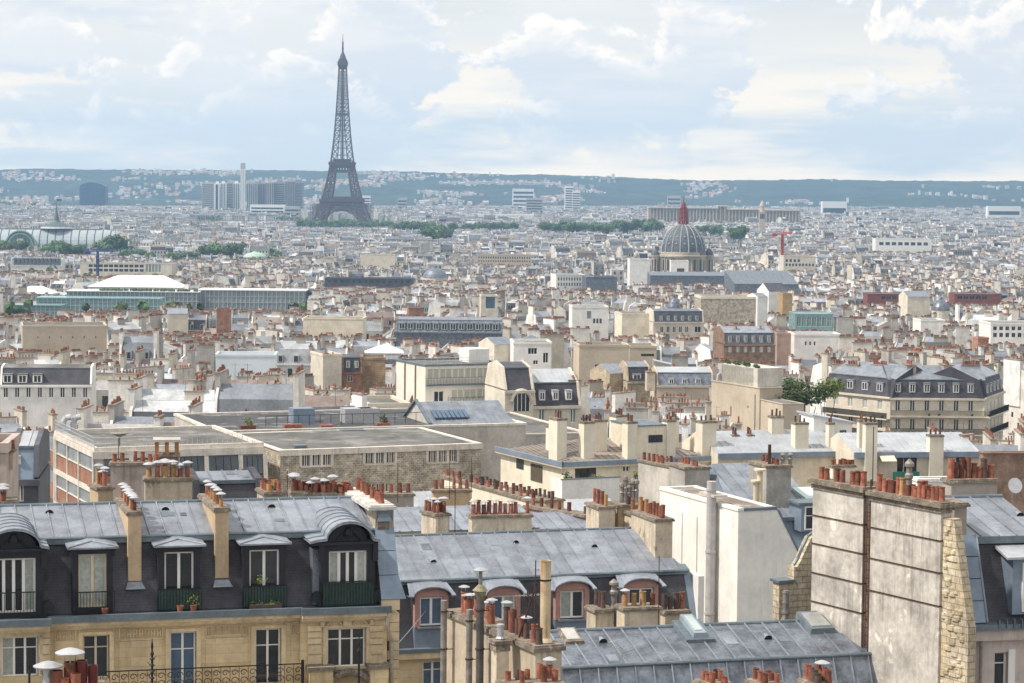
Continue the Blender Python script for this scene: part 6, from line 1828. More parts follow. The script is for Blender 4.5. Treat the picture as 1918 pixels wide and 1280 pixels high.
    b = MB(); b.box(uL + .4, uR, -.45, .0, zg - .16, zg + .04); b.build('gutter', lead, r6); b = MB(); b.box(uL + .5, uR, -.3, .05, zg - .55, zg - .162); b.build('cornice', M('pinkish_render', (.55, .48, .44), .9, 0, .12, .6, streak=.3), r6)
    for k in range(5): b = MB(); u = U6(1862 + 14 * k, 1160); b.box(u - .02, u + .02, -.5, -.3, zg - .1, zg + .22); b.build('gutter_bracket', lead, r6)
    h = (U6(1863, 1240), U6(1888, 1240), Z6(1875, 1300), Z6(1875, 1222))
    b = MB(); wall_holes(b, uL + .1, uR, -1, zg - .55, [h], 0, .3); b.build('wall', MATS['pinkish_render'], r6); window(r6, h[0], h[1], h[2], h[3], .2, white, glass, 1, .72)
    b = MB(); b.box(h[1], h[1] + .25, -.05, .0, h[2], h[3] + .1); b.build('shutter', white, r6)
    b = MB(); x = U6(1838, 1200, -.15); b.tube((x, -.15, 2), (x, -.15, zg - .2), .06, .06, 8); b.build('downpipe', steel_dk, r6)
    # dormer cut by the frame
    ua, ub = U6(1895, 1060), U6(1990, 1060); za, zb_ = Z6(1915, 1045), Z6(1915, 1150)
    b = MB(); b.box(ua, ub, -.1, v1 + .6, zb_, za); D_ = b.build('dormer', zinc_blue, r6); b = MB(); b.hull([(ua - .35, -.4, za), (ub, -.4, za), (ub, v1 + .8, za + .35), (ua - .1, v1 + .8, za + .35)], [(ua - .35, -.4, za + .08), (ub, -.4, za + .08), (ub, v1 + .8, za + .45), (ua - .1, v1 + .8, za + .45)]); b.build('dormer_roof', zinc_lt, D_)
    window(D_, ua + .35, ub, zb_ + .1, za - .15, -.17, white, glass, 2)
    # stack between the wall and the roof, and one behind
    stack(r6, U6(1788, 950, 1.0), U6(1811, 950, 1.0), 1.0, 2.4, zc - .5, Z6(1800, 942, 1.0), M('brown_chimney', (.33, .29, .25), .9, 0, .15, .8), pots=0, cw=.1)
    stack(r6, U6(1782, 915, vr + 1), U6(1868, 915, vr + 1), vr + 1, vr + 1.8, zc - 1, Z6(1825, 898, vr + 1), M('brown_chimney', (.33, .29, .25), .9), pots=8, seed=5, yel=0, hh=(.7, 1.5), pscale=1.15)
    e = empty('satellite_dish', f6.wp(U6(1899, 925, vr + 2), vr + 2, Z6(1899, 925, vr + 2)), .3, 'pale round satellite dish behind the ridge at the right picture edge', 'dish')
    b = MB(); b.lathe([(.02, 0), (.15, .02), (.25, .06), (.3, .10)], 16); o = b.build('dish', steel, e); o.rotation_euler = (R(75), 0, 0); o.location = (0, 0, .3); b = MB(); b.tube((0, .1, -1), (0, .1, .3), .03, .03, 6); b.build('mast', steel_dk, e)


near_right()


# ================================================================= near chimney wall in the middle, with flues and aerials
def near_flues():
    fr = Fr(1002, 1210, 80, 24); root = thing('party_wall', fr, 'stained tan chimney wall with dark flue pipes, metal-hatted pots and a tall clay cylinder', 'wall')
    zt = fr.hit(1002, 1210)[1]; w = fr.hit(1052, 1210)[0]; vF = fr.side(836, 1142, 0)[0]
    m_ = M('tan_party_wall', (.46, .385, .29), .92, 0, .14, .8, streak=.75, streak_col=(.18, .155, .13), streak_th=.52, bump=.2)
    b = MB(); b.box(0, w, 0, vF, 0, zt - .2); b.build('wall', m_, root)
    b = MB(); b.box(.002, w - .05, -.03, -.001, zt - 2.2, zt - .2); b.build('front_render', chim_pl, root)
    b = MB(); b.box(-.1, w + .1, -.12, vF + .1, zt - .2, zt - .06); b.box(-.04, w + .05, -.06, vF + .04, zt - .059, zt); b.build('cap', capstone, root)
    r_ = random.Random(3)
    S = lambda px, py, u: fr.side(px, py, u)[0]
    for px, py, k, hat, col in ((869, 1160, 1.25, 1, 0), (880, 1166, .9, 1, 0), (874, 1150, .8, 1, 0), (893, 1150, 1.1, 1, 0), (915, 1172, .9, 1, 0), (921, 1164, 1.1, 1, 0), (949, 1168, 1.3, 1, 2), (958, 1172, 1.2, 0, 0), (962, 1174, 1.35, 0, 0), (970, 1182, .9, 0, 2), (977, 1180, 1.2, 0, 0), (986, 1184, .9, 1, 2), (1001, 1190, 1.0, 0, 0), (1010, 1192, .9, 0, 2)):
        v = (vF * (1 - (px - 850) / 165)); v = max(.2, v); u = fr.hit(px, py, v)[0]; u = min(w - .12, max(.12, u))
        inst('chimney_pot', (POTS if col == 0 else POTS_D)[r_.randint(0, 2)], root, (u, v, zt), r_.uniform(0, 6), (1.0, 1.0, k * 1.15))
        if hat: inst('pot_hat', HAT, root, (u, v, zt + .5 * k * 1.15 + .15), 0, (.78, .78, .8))
    u = fr.hit(1021, 1200, .55)[0]; zc = fr.hit(1021, 1050, .55)[1]
    b = MB(); b.lathe([(.17, zt), (.17, zc), (.185, zc), (.185, zc - .02), (.14, zc - .02), (.14, zc - .6)], 16, (u, .55, 0), cap=False); t = b.build('clay_cylinder', M('rust_stained_flue', (.52, .42, .27), .8, 0, .15, 2.0, streak=.85, streak_col=(.35, .15, .05), streak_th=.52), root)
    zz = fr.hit(1021, 1088, .55)[1]; b = MB(); b.tube((u, .55, zz), (u, .55, zz + .05), .185, .185, 16); b.build('clamp_band', black, t); b = MB(); b.tube((u, .55, zt), (u, .55, zt + .12), .24, .2, 16); b.build('collar', creamp, t)
    # flue pipes against the long face
    for px, yt, r0, mt, u_, cowl in ((831, 1125, .11, steel_dk, -.35, 0), (879, 1142, .11, steel_dk, -.3, 0), (899, 1122, .13, M('sooty_pipe', (.10, .095, .095), .5, .3, .3, 3.), -.35, 1)):
        v = S(px, 1200, u_); z = fr.hit(px, yt, v)[1]; b = MB(); b.tube((u_, v, 1), (u_, v, z), r0, r0, 12); p = b.build('flue_pipe', mt, root)
        for k in range(3): b = MB(); q = z - .4 - k * 1.3; b.tube((u_, v, q), (u_, v, q + .05), r0 + .03, r0 + .03, 12); b.tube((u_, v, q), (0, v, q), .015, .015, 4); b.build('pipe_clamp', rust, p)
        if cowl: b = MB(); b.lathe([(.13, 0), (.2, .18), (.2, .25), (.27, .28), (.05, .5), (.05, .56)], 12, (u_, v, z)); b.build('ventilator_cowl', M('mossy_metal', (.22, .2, .13), .8, 0, .3, 5.), p); inst('pot_hat', HAT, p, (u_, v, z + .95), 0, (1, 1, 1)); b = MB(); b.tube((u_, v, z + .5), (u_, v, z + .95), .07, .07, 8); b.build('inner_pipe', steel_dk, p)
    u_ = -.55; v = S(937, 1200, u_); z = fr.hit(937, 1198, v)[1]
    b = MB(); b.box(u_ - .22, u_ + .22, v - .22, v + .22, 1, z - .35); s_ = b.build('square_flue', chim_pl, root); b = MB(); b.box(u_ - .25, u_ + .25, v - .25, v + .25, z - .348, z - .12); b.box(u_ - .31, u_ + .31, v - .31, v + .31, z - .118, z); b.build('cap', capstone, s_)
    b = MB(); b.lathe([(.12, 0), (.16, .04), (.11, .1), (.11, .4), (.13, .42), (.13, .5), (.02, .52)], 10, (u_, v, z)); b.build('ventilator_cowl', steel, s_)
    # aerials and stays
    for lab, px, yt, yb, v, kind in (('tall rusty aerial mast leaning on the tan chimney wall beside the clay cylinder', 1002, 1050, 1200, .7, 'mast'), ('stubby aerial with cross rods on the tan chimney wall', 987, 1104, 1190, 1.4, 'yagi')): aerial_on(fr, lab, px, yt, yb, v, kind)
    e = empty('stay_rod', fr.wp(fr.hit(972, 1187, 1.5)[0], 1.5, zt), fr.a, 'rusty slanting stay rod bracing the aerial mast', 'rod'); q = fr.hit(1006, 1092, .7); b = MB(); o = Vector((fr.hit(972, 1187, 1.5)[0], 1.5, zt)); b.tube((0, 0, 0), Vector((q[0], .7, q[1])) - o, .03, .025, 6); b.build('rod', rust, e)


near_flues()

# free-standing stacks close by
free_stack('cream chimney before the pink dormers with a tall ribbed metal cowl', 1116, 1150, 1142, 1180, 101, 18, 1.1, pots=3, dark=.9, seed=2, hh=(1.0, 1.4))
_f, _r5, _w, _z = free_stack('square chimney of peeling plaster with orange pots under the last pink dormer', 1170, 1237, 1139, 1180, 100, 16, 1.0, pots=4, seed=7, hats=.3, hh=(.8, 1.6))
free_stack('small chimney with a metal-hatted pot next to the blue corner flashing', 1246, 1290, 1145, 1180, 102, 20, .8, pots=4, seed=11, hats=.3, dark=.4, hh=(1.0, 1.5))
fr_ = Fr(1156, 1142, 101, 18); e = empty('ventilator', fr_.wp(0, .4, fr_.hit(1156, 1142)[1]), 0, 'ribbed metal ventilator with a domed top on the cream chimney', 'ventilator'); inst('ventilator_cowl', COWL, e, (0, 0, 0), 0, (1.15, 1.15, .95))
_f, root_, w_, z_ = free_stack('nearest chimney at the bottom edge with wide steel hats and oxblood pots', 80, 190, 1292, 1300, 53, 8, .9, pots=0, mat=chim_pl)
for px, yt, yb, r0, mt, hat, v in ((90, 1252, 1292, .105, steel, 2, .2), (106, 1256, 1292, .13, terra, 0, .1), (131, 1240, 1292, .13, terra, 1, .3), (153, 1237, 1292, .12, M('oxblood_glaze', (.12, .025, .02), .35, 0, .15, 3.), 0, .3), (174, 1246, 1292, .105, MATS['oxblood_glaze'], 0, .3), (121, 1270, 1292, .1, terra, 0, .05), (142, 1262, 1292, .11, terra, 0, .05)):
    u, zt0 = _f.hit(px, yt, v); b = MB(); b.lathe([(r0, z_), (r0, zt0), (r0 * .84, zt0), (r0 * .82, zt0 - .3)], 16, (u, v, 0), cap=False); b.face([(u + r0 * .8 * math.cos(t), v + r0 * .8 * math.sin(t), zt0 - .25) for t in [k * math.pi / 8 for k in range(16)]]); b.build('chimney_pot', mt, root_, True)
    if hat: inst('pot_hat', HAT, root_, (u, v, zt0 + (.18 if hat == 1 else .03)), 0, (1.25, 1.25, 1.3))
for px, yt, lab in ((285, 1196, 'black spiked iron finial rising before the cream facade'), (672, 1190, 'plain dark pole with a small hook before the arched stone loggia'), (55, 1232, 'short dark rod before the curtained window at the left')):
    f_ = Fr(px, 1290, 62, 0); e = empty('iron_finial', f_.wp(0, 0, f_.hit(px, 1300)[1] - 12), 0, lab, 'finial'); h = 12 + f_.hit(px, yt)[1] - f_.hit(px, 1300)[1]
    b = MB(); b.tube((0, 0, 0), (0, 0, h - .4), .05 if 'finial' in lab else .06, .03, 6)
    b.lathe([(.02, h - .45), (.05, h - .4), (.02, h - .3), (.035, h - .2), (.004, h)], 8)
    if 'finial' in lab:
        for k in range(6): zz = h - .55 - k * .16; b.lathe([(.02, 0), (.075, .04), (.02, .08)], 8, (0, 0, zz)); b.tube((0, 0, zz), (.12 * (-1) ** k, 0, zz + .12), .012, .006, 4)
    b.build('spike', black, e)
for lab, x0, x1, yt, Y, n, hh in (('cluster of tall orange pots at the bottom edge below the tan chimney wall', 953, 1055, 1284, 70, 5, (.6, 1.1)), ('pots on a low stack over the lower zinc slope, one with a metal hat', 1326, 1372, 1283, 72, 3, (.4, .8)), ('brownish pots crowding a low stack to the right of the fish-bone aerial', 1424, 1470, 1282, 72, 3, (.5, .9)), ('stepped row of bright orange pots below the foot of the chimney walls', 1524, 1566, 1282, 70, 4, (.6, 1.1))):
    free_stack(lab, x0, x1, yt, 1290, Y, 18, .9, pots=n, rows=2, seed=x0, hh=hh, yel=0, dark=.12, hats=.08, pscale=.85)
# ================================================================= buildings of the middle distance
def absorb(main, sub):
    bpy.context.view_layer.update()
    mi = Matrix.Translation(main.location) @ Matrix.Rotation(main.rotation_euler.z, 4, 'Z')
    ms = Matrix.Translation(sub.location) @ Matrix.Rotation(sub.rotation_euler.z, 4, 'Z')
    k = mi.inverted() @ ms
    for ch in list(sub.children):
        ch.parent = main; ch.matrix_local = k @ Matrix.LocRotScale(ch.location, ch.rotation_euler, ch.scale)
    bpy.data.objects.remove(sub)


louvre = M('grey_ribbed_glass', (.27, .30, .32), .35, .1, .2, .6, rnd=.15, spec=.6)
frame_c = M('stained_white_concrete', (.66, .61, .54), .9, 0, .15, .8, streak=.5, streak_col=(.28, .2, .16))


def brick_works():
    fr, root, w, d, ze = bld('workshop', 'brick and concrete workshop with a railed flat grey roof and ribbed windows', 178, 492, 846, 235, 22, 17.5, 'flat', frame_c, gravel, parapet=(.35, .35, frame_c), excl=True, guard_yb=930)
    S = lambda px, py, u=0: fr.side(px, py, u)
    vs = [0.0, S(151, 838)[0], S(130, 832)[0], S(109, 826)[0], S(81, 818)[0], S(63, 813)[0], 17.6]; vs[5] = min(vs[5], 17.0)
    lv = [ze - .55, ze - 1.9, ze - 3.5, ze - 3.95, ze - 5.2, ze - 6.8, ze - 7.25, ze - 8.5]
    for va, vb in zip(vs, vs[1:]):
        if vb - va < .6: continue
        for top, bot, kind in ((0, 1, 'w'), (1, 2, 'b'), (3, 4, 'w'), (4, 5, 'b'), (6, 7, 'w')):
            b = MB(); e = .12; b.box(-.08, -.003, va + e, vb - e, lv[bot] + .06, lv[top] - .06); b.build('glazed_panel' if kind == 'w' else 'brick_panel', louvre if kind == 'w' else brickm, root)
    for v in vs: b = MB(); b.box(-.26, -.09, v - .13, v + .13, 0, ze - .3); b.build('concrete_post', frame_c, root)
    for k in (0, 2, 5): b = MB(); z1 = lv[k] + (.5 if k == 0 else .02); b.box(-.24, -.085, 0, 17.6, (lv[k] if k == 0 else lv[k + 1]) - .02, z1); b.build('concrete_beam', frame_c, root)
    for k in (1, 4): b = MB(); b.box(-.2, -.085, 0, 17.6, lv[k] - .05, lv[k] + .05); b.build('sill', frame_c, root)
    for xa, xb in ((195, 240), (250, 285), (292, 326), (333, 381), (389, 445), (452, 491)):
        ua, ub = fr.hit(xa, 860)[0], fr.hit(xb, 860)[0]; za = fr.hit((xa + xb) / 2, 853)[1]; n = 4
        for i in range(n):
            b = MB(); b.hull([(lerp(ua, ub, i / n) + .03, -.5, za - 1.7), (lerp(ua, ub, (i + 1) / n) - .03, -.5, za - 1.7), (lerp(ua, ub, (i + 1) / n) - .03, -.02, za - 1.7), (lerp(ua, ub, i / n) + .03, -.02, za - 1.7)], [(lerp(ua, ub, i / n) + .03, -.12, za), (lerp(ua, ub, (i + 1) / n) - .03, -.12, za), (lerp(ua, ub, (i + 1) / n) - .03, -.02, za), (lerp(ua, ub, i / n) + .03, -.02, za)]); b.build('glazed_panel', M('dark_ribbed_glass', (.07, .085, .10), .3, 0, .2, .5, spec=.6), root)
        b = MB(); b.box(ua, ub, -.5, -.02, za - 2.5, za - 1.85); b.build('brick_panel', brickm, root)
        b = MB(); b.hull([(ub, -.75, za - 3), (ub + .42, -.75, za - 3), (ub + .42, -.01, za - 3), (ub, -.01, za - 3)], [(ub, -.3, za + .1), (ub + .42, -.3, za + .1), (ub + .42, -.01, za + .1), (ub, -.01, za + .1)]); b.build('concrete_post', frame_c, root)
    b = MB(); b.box(-.3, w, -.35, -.01, ze - .7, ze - .02); b.build('fascia', frame_c, root)
    b = MB()
    for i in range(37): v = i * .48; b.tube((-.1, v, ze + .3), (-.1, v, ze + 1.3), .03, .03, 4)
    for z in (.6, .95, 1.3): b.tube((-.1, 0, ze + z), (-.1, 17.4, ze + z), .03, .03, 4)
    for i in range(34): u = i * w / 33; b.tube((u, .1, ze + .3), (u, .1, ze + 1.25), .02, .02, 4)
    b.tube((0, .1, ze + 1.25), (w, .1, ze + 1.25), .025, .025, 4); b.build('railing', steel, root)
    for k, u in enumerate((.6, 1.6)):
        b = MB(); P = [(0, 0, 0), (0, 0, 1.0), (.25, -.1, 1.45), (.7, -.25, 1.5)]
        for p, q in zip(P, P[1:]): b.tube(p, q, .28, .3, 10)
        o = b.build('air_duct', steel, root); o.location = (u - .3, 15.5, ze + .3)
    return fr, ze


FB, zeB = brick_works()
# gently sloping low cable mast on its roof
e = empty('lamp_mast', FB.wp(FB.hit(224, 840, 2)[0], 2, zeB), 0, 'dark mast with a wide flat top on the workshop roof', 'mast'); b = MB(); b.tube((0, 0, 0), (0, 0, 1.1), .07, .06, 6); b.lathe([(.06, 1.05), (.9, 1.45), (.85, 1.5), (.1, 1.5)], 10); b.build('mast', steel_dk, e)


def stone_works():
    fr, root, w, d, ze = bld('stone_warehouse', 'long rubble stone building with groups of three barred windows under a flat roof', 525, 902, 846, 243, 23, 17, 'flat', rubble, gravel, parapet=(.12, .5, frame_c), guard_yb=925,
        wins=[(563, 622, 849, 873, 3, .74, frame_c, glass, 3), (682, 741, 845, 869, 3, .74, frame_c, glass, 3), (800, 858, 841, 866, 3, .74, frame_c, glass, 3), (686, 738, 906, 935, 3, .8, frame_c, glass, 3), (640, 655, 935, 955, 1, .8, frame_c, glass, 2)])
    b = MB(); b.box(-.15, w + .1, -.16, -.11, ze - .45, ze + .13); b.build('white_band', frame_c, root)
    for xa, xb, y0, y1 in ((563, 622, 849, 873), (682, 741, 845, 869), (800, 858, 841, 866)):
        ua, ub = fr.hit(xa, y0)[0], fr.hit(xb, y0)[0]; zt, zb = fr.hit((xa + xb) / 2, y0)[1], fr.hit((xa + xb) / 2, y1)[1]
        b = MB(); b.box(ua, ub, -.1, -.002, zb - .12, zb - .002)
        for i in range(4): u = lerp(ua, ub, i / 3); b.box(u - .12, u + .12, -.08, -.002, zb, zt)
        b.build('window_surround', frame_c, root)
    b = MB(); b.box(-.03, 0, 4, 5.2, ze - 3.3, ze - 1.5); b.build('side_window', glass, root)
    # lower dark roofs and planters behind
    b = MB(); b.box(2, 3.2, 1.5, 2.5, ze + .1, ze + .35); b.build('roof_curb', lead, root)
    f2, r2, w2, d2, z2 = bld('flat_roofed_building', 'dark flat roof with a bright edge and brick-red planters behind the stone building', 405, 985, 812, 262, 20, 20, 'flat', concrete, M('black_roofing', (.06, .06, .065), .8, 0, .3, .4, patch=((.2, .2, .2), .3, .56)), parapet=(.25, .4, frame_c))
    for px, s_ in ((552, 1.0), (464, .9), (620, .7), (735, .8)):
        u, v = f2.flat(px, 806, z2 + .1); b = MB(); b.box(-.9 * s_, .9 * s_, -.35, .35, 0, .55 * s_); e = empty('planter', f2.wp(u, max(1, v), z2 + .1), .3, 'red clay roof planter %s' % {552: 'before the plumbing in the centre of the dark flat roof', 464: 'with a sprouting plant on the dark flat roof', 620: 'low beside the green strip on the dark flat roof', 735: 'with a drooping shrub by the zinc workshop'}[px], 'planter'); b.build('trough', terra, e)
        if px in (464, 735): bush(e, 'foliage', 0, 0, .5, .8, leaf_l if px == 464 else leaf_m, 120, 1.1)
    for k, (px, py) in enumerate(((585, 812), (640, 812), (700, 808))):
        u, v = f2.flat(px, py, z2 + .1); b = MB(); b.box(u, u + 2.6, v, v + 1.2, z2 + .1, z2 + .4); b.build('roof_skylight', lead, r2)
    b = MB(); u, v = f2.flat(650, 795, z2 + .1)
    for i in range(16): b.tube((u - 9 + i * 1.2, v, z2), (u - 9 + i * 1.2, v, z2 + 1.2), .03, .03, 4)
    b.tube((u - 9, v, z2 + 1.2), (u + 9, v, z2 + 1.2), .03, .03, 4); b.build('railing', black, r2)
    for px, k in ((565, 1.2), (668, 1.6), (690, 1.0)):
        u, v = f2.flat(px, 790, z2 + .1); b = MB(); b.box(u - k, u + k, v - 1, v + 1, z2, z2 + 1.6); b.build('plant_box', [zinc_blue, steel, lead][int(k * 10) % 3], r2)


stone_works()
# zinc workshop with skylights
fr, root, w, d, ze = bld('zinc_workshop', 'zinc-roofed rooftop workshop with two blue skylights and a dark window band', 806, 962, 796, 272, 19, 9.5, 'gable', lead, zinc, rh=2.0, ru=.55, gable_m=concrete, wins=[(812, 960, 797, 807, 4, .92, lead, glass_gr, 4)], guard_yb=800)
b = MB(); b.prism([(9.6, ze + .2), (5.2, ze + 2.35), (-.3, ze + .2), (-.3, ze), (5.2, ze + 2.15), (9.6, ze)], -.25, .1); b.build('verge', lead, root)
for xa, xb, n in ((814, 855, 5), (855, 880, 3)):
    va, vb = .9, 2.6; ua, ub = fr.hit(xa, 782, va)[0], fr.hit(xb, 782, va)[0]
    for i in range(n):
        a, c = lerp(ua, ub, i / n) + .05, lerp(ua, ub, (i + 1) / n) - .05; s_ = 2.0 / 5.2; b = MB(); b.hull([(a, va, ze + .2 + va * s_), (c, va, ze + .2 + va * s_), (c, vb, ze + .2 + vb * s_), (a, vb, ze + .2 + vb * s_)], [(a, va, ze + .34 + va * s_), (c, va, ze + .34 + va * s_), (c, vb, ze + .34 + vb * s_), (a, vb, ze + .34 + vb * s_)]); b.build('skylight', glass_bl, root)

# cream building with shuttered floors
fr, root, w, d, ze = bld('apartment_building', 'cream modern building with two floors of pale shutters and dark balcony rails', 797, 945, 687, 395, 24, 12.5, 'flat', M('pale_cream_render', (.76, .71, .61), .88, 0, .07, .4, streak=.2), gravel, parapet=(.3, .3, lead), guard_yb=756,
    wins=[(800, 940, 690, 709, 6, .92, white, shutter, 2), (845, 940, 729, 748, 4, .92, white, shutter, 2), (812, 832, 733, 753, 1, .9, white, glass, 2)])
for ya, yb, x0 in ((711, 719, 797), (748, 756, 840)):
    z1, z0 = fr.hit(870, ya)[1], fr.hit(870, yb)[1]; u0 = fr.hit(x0, ya)[0]; railing(root, u0, w, z0, z1 + .4, -.7, black, .25, .02); b = MB(); b.box(u0, w, -.8, 0, z0 - .2, z0); b.build('balcony_slab', lead, root)
for v in (4, 8.5): b = MB(); b.tube((-.12, v, 0), (-.12, v, ze), .12, .12, 6); b.build('downpipe', steel_dk, root)
b = MB()
for i in range(14): b.tube((w * i / 13, .2, ze + .3), (w * i / 13, .2, ze + 1.3), .03, .03, 4)
b.tube((0, .2, ze + 1.3), (w, .2, ze + 1.3), .03, .03, 4); b.tube((0, .2, ze + .8), (w, .2, ze + .8), .03, .03, 4); b.build('roof_railing', steel, root)
b = MB(); b.box(w - 4, w - .5, 5, 9, ze, ze + 2.2); b.build('roof_cabin', plaster_wh, root)
# low parapet terrace in front of it
bld('flat_roofed_building', 'low cream wall with a railed dark terrace below the shuttered building', 690, 768, 763, 330, 14, 12, 'flat', plaster, gravel)

# arched mansard house
fr, root, w, d, ze = bld('apartment_building', 'cream house with a big arched window under a black domed mansard', 946, 1000, 733, 330, 16, 10, 'mansard', stone_pale, slate_far, rh=.6, mh=2.9, ms=1.6, rs=slate, seam=False, guard_yb=790)
m_ = (fr.hit(955, 740)[0] + fr.hit(998, 740)[0]) / 2; zc = fr.hit(972, 752)[1]
b = MB()
for k in range(12): a0, a1 = math.pi * k / 12, math.pi * (k + 1) / 12; b.tube((m_ + 1.35 * math.cos(a0), -.1, zc + 1.45 * math.sin(a0)), (m_ + 1.35 * math.cos(a1), -.1, zc + 1.45 * math.sin(a1)), .28, .28, 6)
b.build('arch_surround', stone_pale, root)
b = MB(); b.face([(m_ + 1.1 * math.cos(math.pi * i / 10), -.06, zc + 1.2 * math.sin(math.pi * i / 10)) for i in range(11)] + [(m_ - 1.1, -.06, zc - 1.3), (m_ + 1.1, -.06, zc - 1.3)]); b.build('arched_window', glass, root)
for k in range(5): b = MB(); u = m_ - 1.1 + 2.2 * k / 4; h = math.sqrt(max(0, 1.2 - (u - m_) ** 2)); b.box(u - .04, u + .04, -.12, -.07, zc - 1.3, zc + h); b.build('glazing_bar', white, root)
bld('apartment_building', 'row of three white dormers on a black mansard next to the arched window', 1000, 1088, 762, 333, 15, 10, 'mansard', stone_pale, zinc_lt, rh=1.6, mh=3.0, ms=1.3, rs=slate, seam=True, dorm=(1003, 1078, 3, 733, 750, .36, white), wins=[(1000, 1088, 766, 792, 3, .34, white, glass_gr)], ch=[(1012, 1022, 718, 4, 5.4, 3), (1066, 1088, 712, 1.5, 6.5, 9)], guard_yb=795)
# grey paved flat roof before it
bld('flat_roofed_building', 'wide empty grey flat roof before the arched house', 915, 1100, 818, 290, 20, 26, 'flat', concrete, gravel, parapet=(.2, .3, frame_c))

# blind beige block
fr, root, w, d, ze = bld('apartment_building', 'tall blind beige block with a paler concrete top', 1423, 1466, 728, 400, 25, 15.5, 'flat', plaster_be, gravel, parapet=(.1, .3, plaster_be), guard_yb=818)
b = MB(); b.box(.3, w - .1, 1.2, 12.5, ze, ze + 3.1); b.box(.3, w + 1.5, 2.5, 12.5, ze, ze + 3.0); b.build('pale_attic', M('pale_board_marked_concrete', (.60, .57, .50), .9, 0, .12, .5, streak=.3), root)
for i in range(7): bush(root, 'roof_planting', .8 + (i % 2) * .6, 2 + i * 1.6, ze + 3.0, .9, leaf_m, 40, .7, .25)
for v, zz in ((3.6, -3.4), (5, -8), (9, -5.2)): b = MB(); b.box(-.03, 0, v - .2, v + .2, ze + zz, ze + zz + (1.6 if v == 9 else .35)); b.build('wall_vent', steel_dk, root)
b = MB(); b.tube((-.1, 1.3, 0), (-.1, 1.3, ze - 1), .07, .07, 6); b.build('downpipe', steel, root)
bld('apartment_building', 'lower beige blind block stepping down from the tall one towards the trees', 1466, 1506, 758, 392, 18, 9, 'flat', plaster_be, gravel, parapet=(.1, .3, plaster_be), guard_yb=818)
fr, root, w, z1 = free_stack('pair of grey-beige flue walls with a pale green object on top, beside the blind block', 1443, 1462, 705, 760, 415, 20, 3, mat=plaster_be, pots=0)
for px, py, Y, s_, lab in ((1505, 745, 402, 1.0, 'dark green tree between the blind block and the grand corner building'), (1548, 728, 415, .75, 'bright leafy tree overhanging the corner building terrace'), (1490, 722, 430, .6, 'small green tree above the blind block wall')):
    q = W(px, py, Y); t = empty('tree', (q.x, Y, ground(Y)), 0, lab, 'tree'); h = q.z - ground(Y); o = inst('trunk', FART, t, (0, 0, 0), 0, (s_ * .7, s_ * .7, (h + .5) / 9.2)); me = crown_mesh('crown', rng, 5, 4.5, 1400, .33, leaf_l if s_ == .75 else leaf_m, int(px)); inst('crown', me, t, (0, 0, h), 1, (s_, s_, s_ * .8)); EXCL.append((q.x, Y, 7))

# grand corner building
main = None
rk = dict(rh=2.2, mh=3.2, ms=1.0, rs=slate, seam=False, gables=False)
brown_ch = M('brown_chimney', (.33, .29, .25), .9, 0, .15, .8)
ck = dict(mat=brown_ch, yel=0, dark=.1, hh=(.8, 1.2), pscale=1.3)
f7, main, w7, d7, z7 = bld('apartment_building', 'grand corner building with slate mansard, white dormers and two planted balconies', 1668, 1844, 746, 445, 0.5, 13, 'mansard', stone_pale, zinc, dorm=(1668, 1832, 6, 719, 736, .34, zinc_lt), guard_yb=812,
    wins=[(1668, 1832, 750, 770, 6, .34, white, glass), (1668, 1832, 785, 806, 6, .34, white, glass), (1668, 1832, 818, 838, 6, .34, white, glass)], ch=[(1699, 1716, 684, 3, 8, 8, ck), (1768, 1785, 684, 3, 8, 8, ck), (1802, 1836, 683, 6, 6.6, 11, ck), (1744, 1755, 692, 7, 8, 3, ck)], **rk)
subs = [bld('apartment_building', 'x', 1548, 1668, 733, 457, -51, 12, 'mansard', stone_pale, zinc, dorm=(1552, 1662, 4, 714, 730, .34, zinc_lt), wins=[(1552, 1662, 745, 763, 4, .30, white, curtain), (1552, 1662, 778, 798, 4, .3, white, glass)], ch=[(1558, 1582, 682, 5, 6, 8, ck), (1584, 1608, 683, 4, 5, 8, ck), (1632, 1661, 684, 5, 6, 9, ck)], **rk),
        bld('apartment_building', 'x', 1844, 1880, 746, 445, 67, 12, 'mansard', stone_pale, zinc, dorm=(1846, 1879, 5, 716, 733, .4, zinc_lt), wins=[(1846, 1879, 750, 768, 5, .4, white, curtain), (1846, 1879, 785, 803, 5, .4, white, curtain)], ch=[(1850, 1862, 682, 4, 6, 6, ck)], **rk)]
for f_, r_, w_, ys in ((f7, main, w7, ((771, 779), (806, 813))), (subs[0][0], subs[0][1], subs[0][2], ((765, 772), (797, 805))), (subs[1][0], subs[1][1], subs[1][2], ((770, 780), (806, 813)))):
    px = 1750 if f_ is f7 else 1550 if f_ is subs[0][0] else 1846
    for ya, yb in ys:
        z1, z0 = f_.hit(px, ya)[1], f_.hit(px, yb)[1]; b = MB(); b.box(0, w_, -1.0, 0, z0 - .25, z0); b.build('balcony_slab', stone_pale, r_); railing(r_, 0, w_, z0, z0 + 1.0, -.95, black, .13, .03)
    for i in range(int(w_ / 1.9)):
        if rng.random() < .45: bush(r_, 'balcony_plant', 1 + i * 1.9, -.55, f_.hit(px, ys[0][1])[1], rng.uniform(.3, .55), leaf_m, 36, rng.uniform(.8, 1.8), .12)
    n = int(w_ / 2.6)
    for i in range(n):
        for yy in (752, 787):
            u = (i + .5) * w_ / n; z = f_.hit(px, yy if f_ is not subs[0][0] else yy - 6)[1]
for s_ in subs: absorb(main, s_[1])

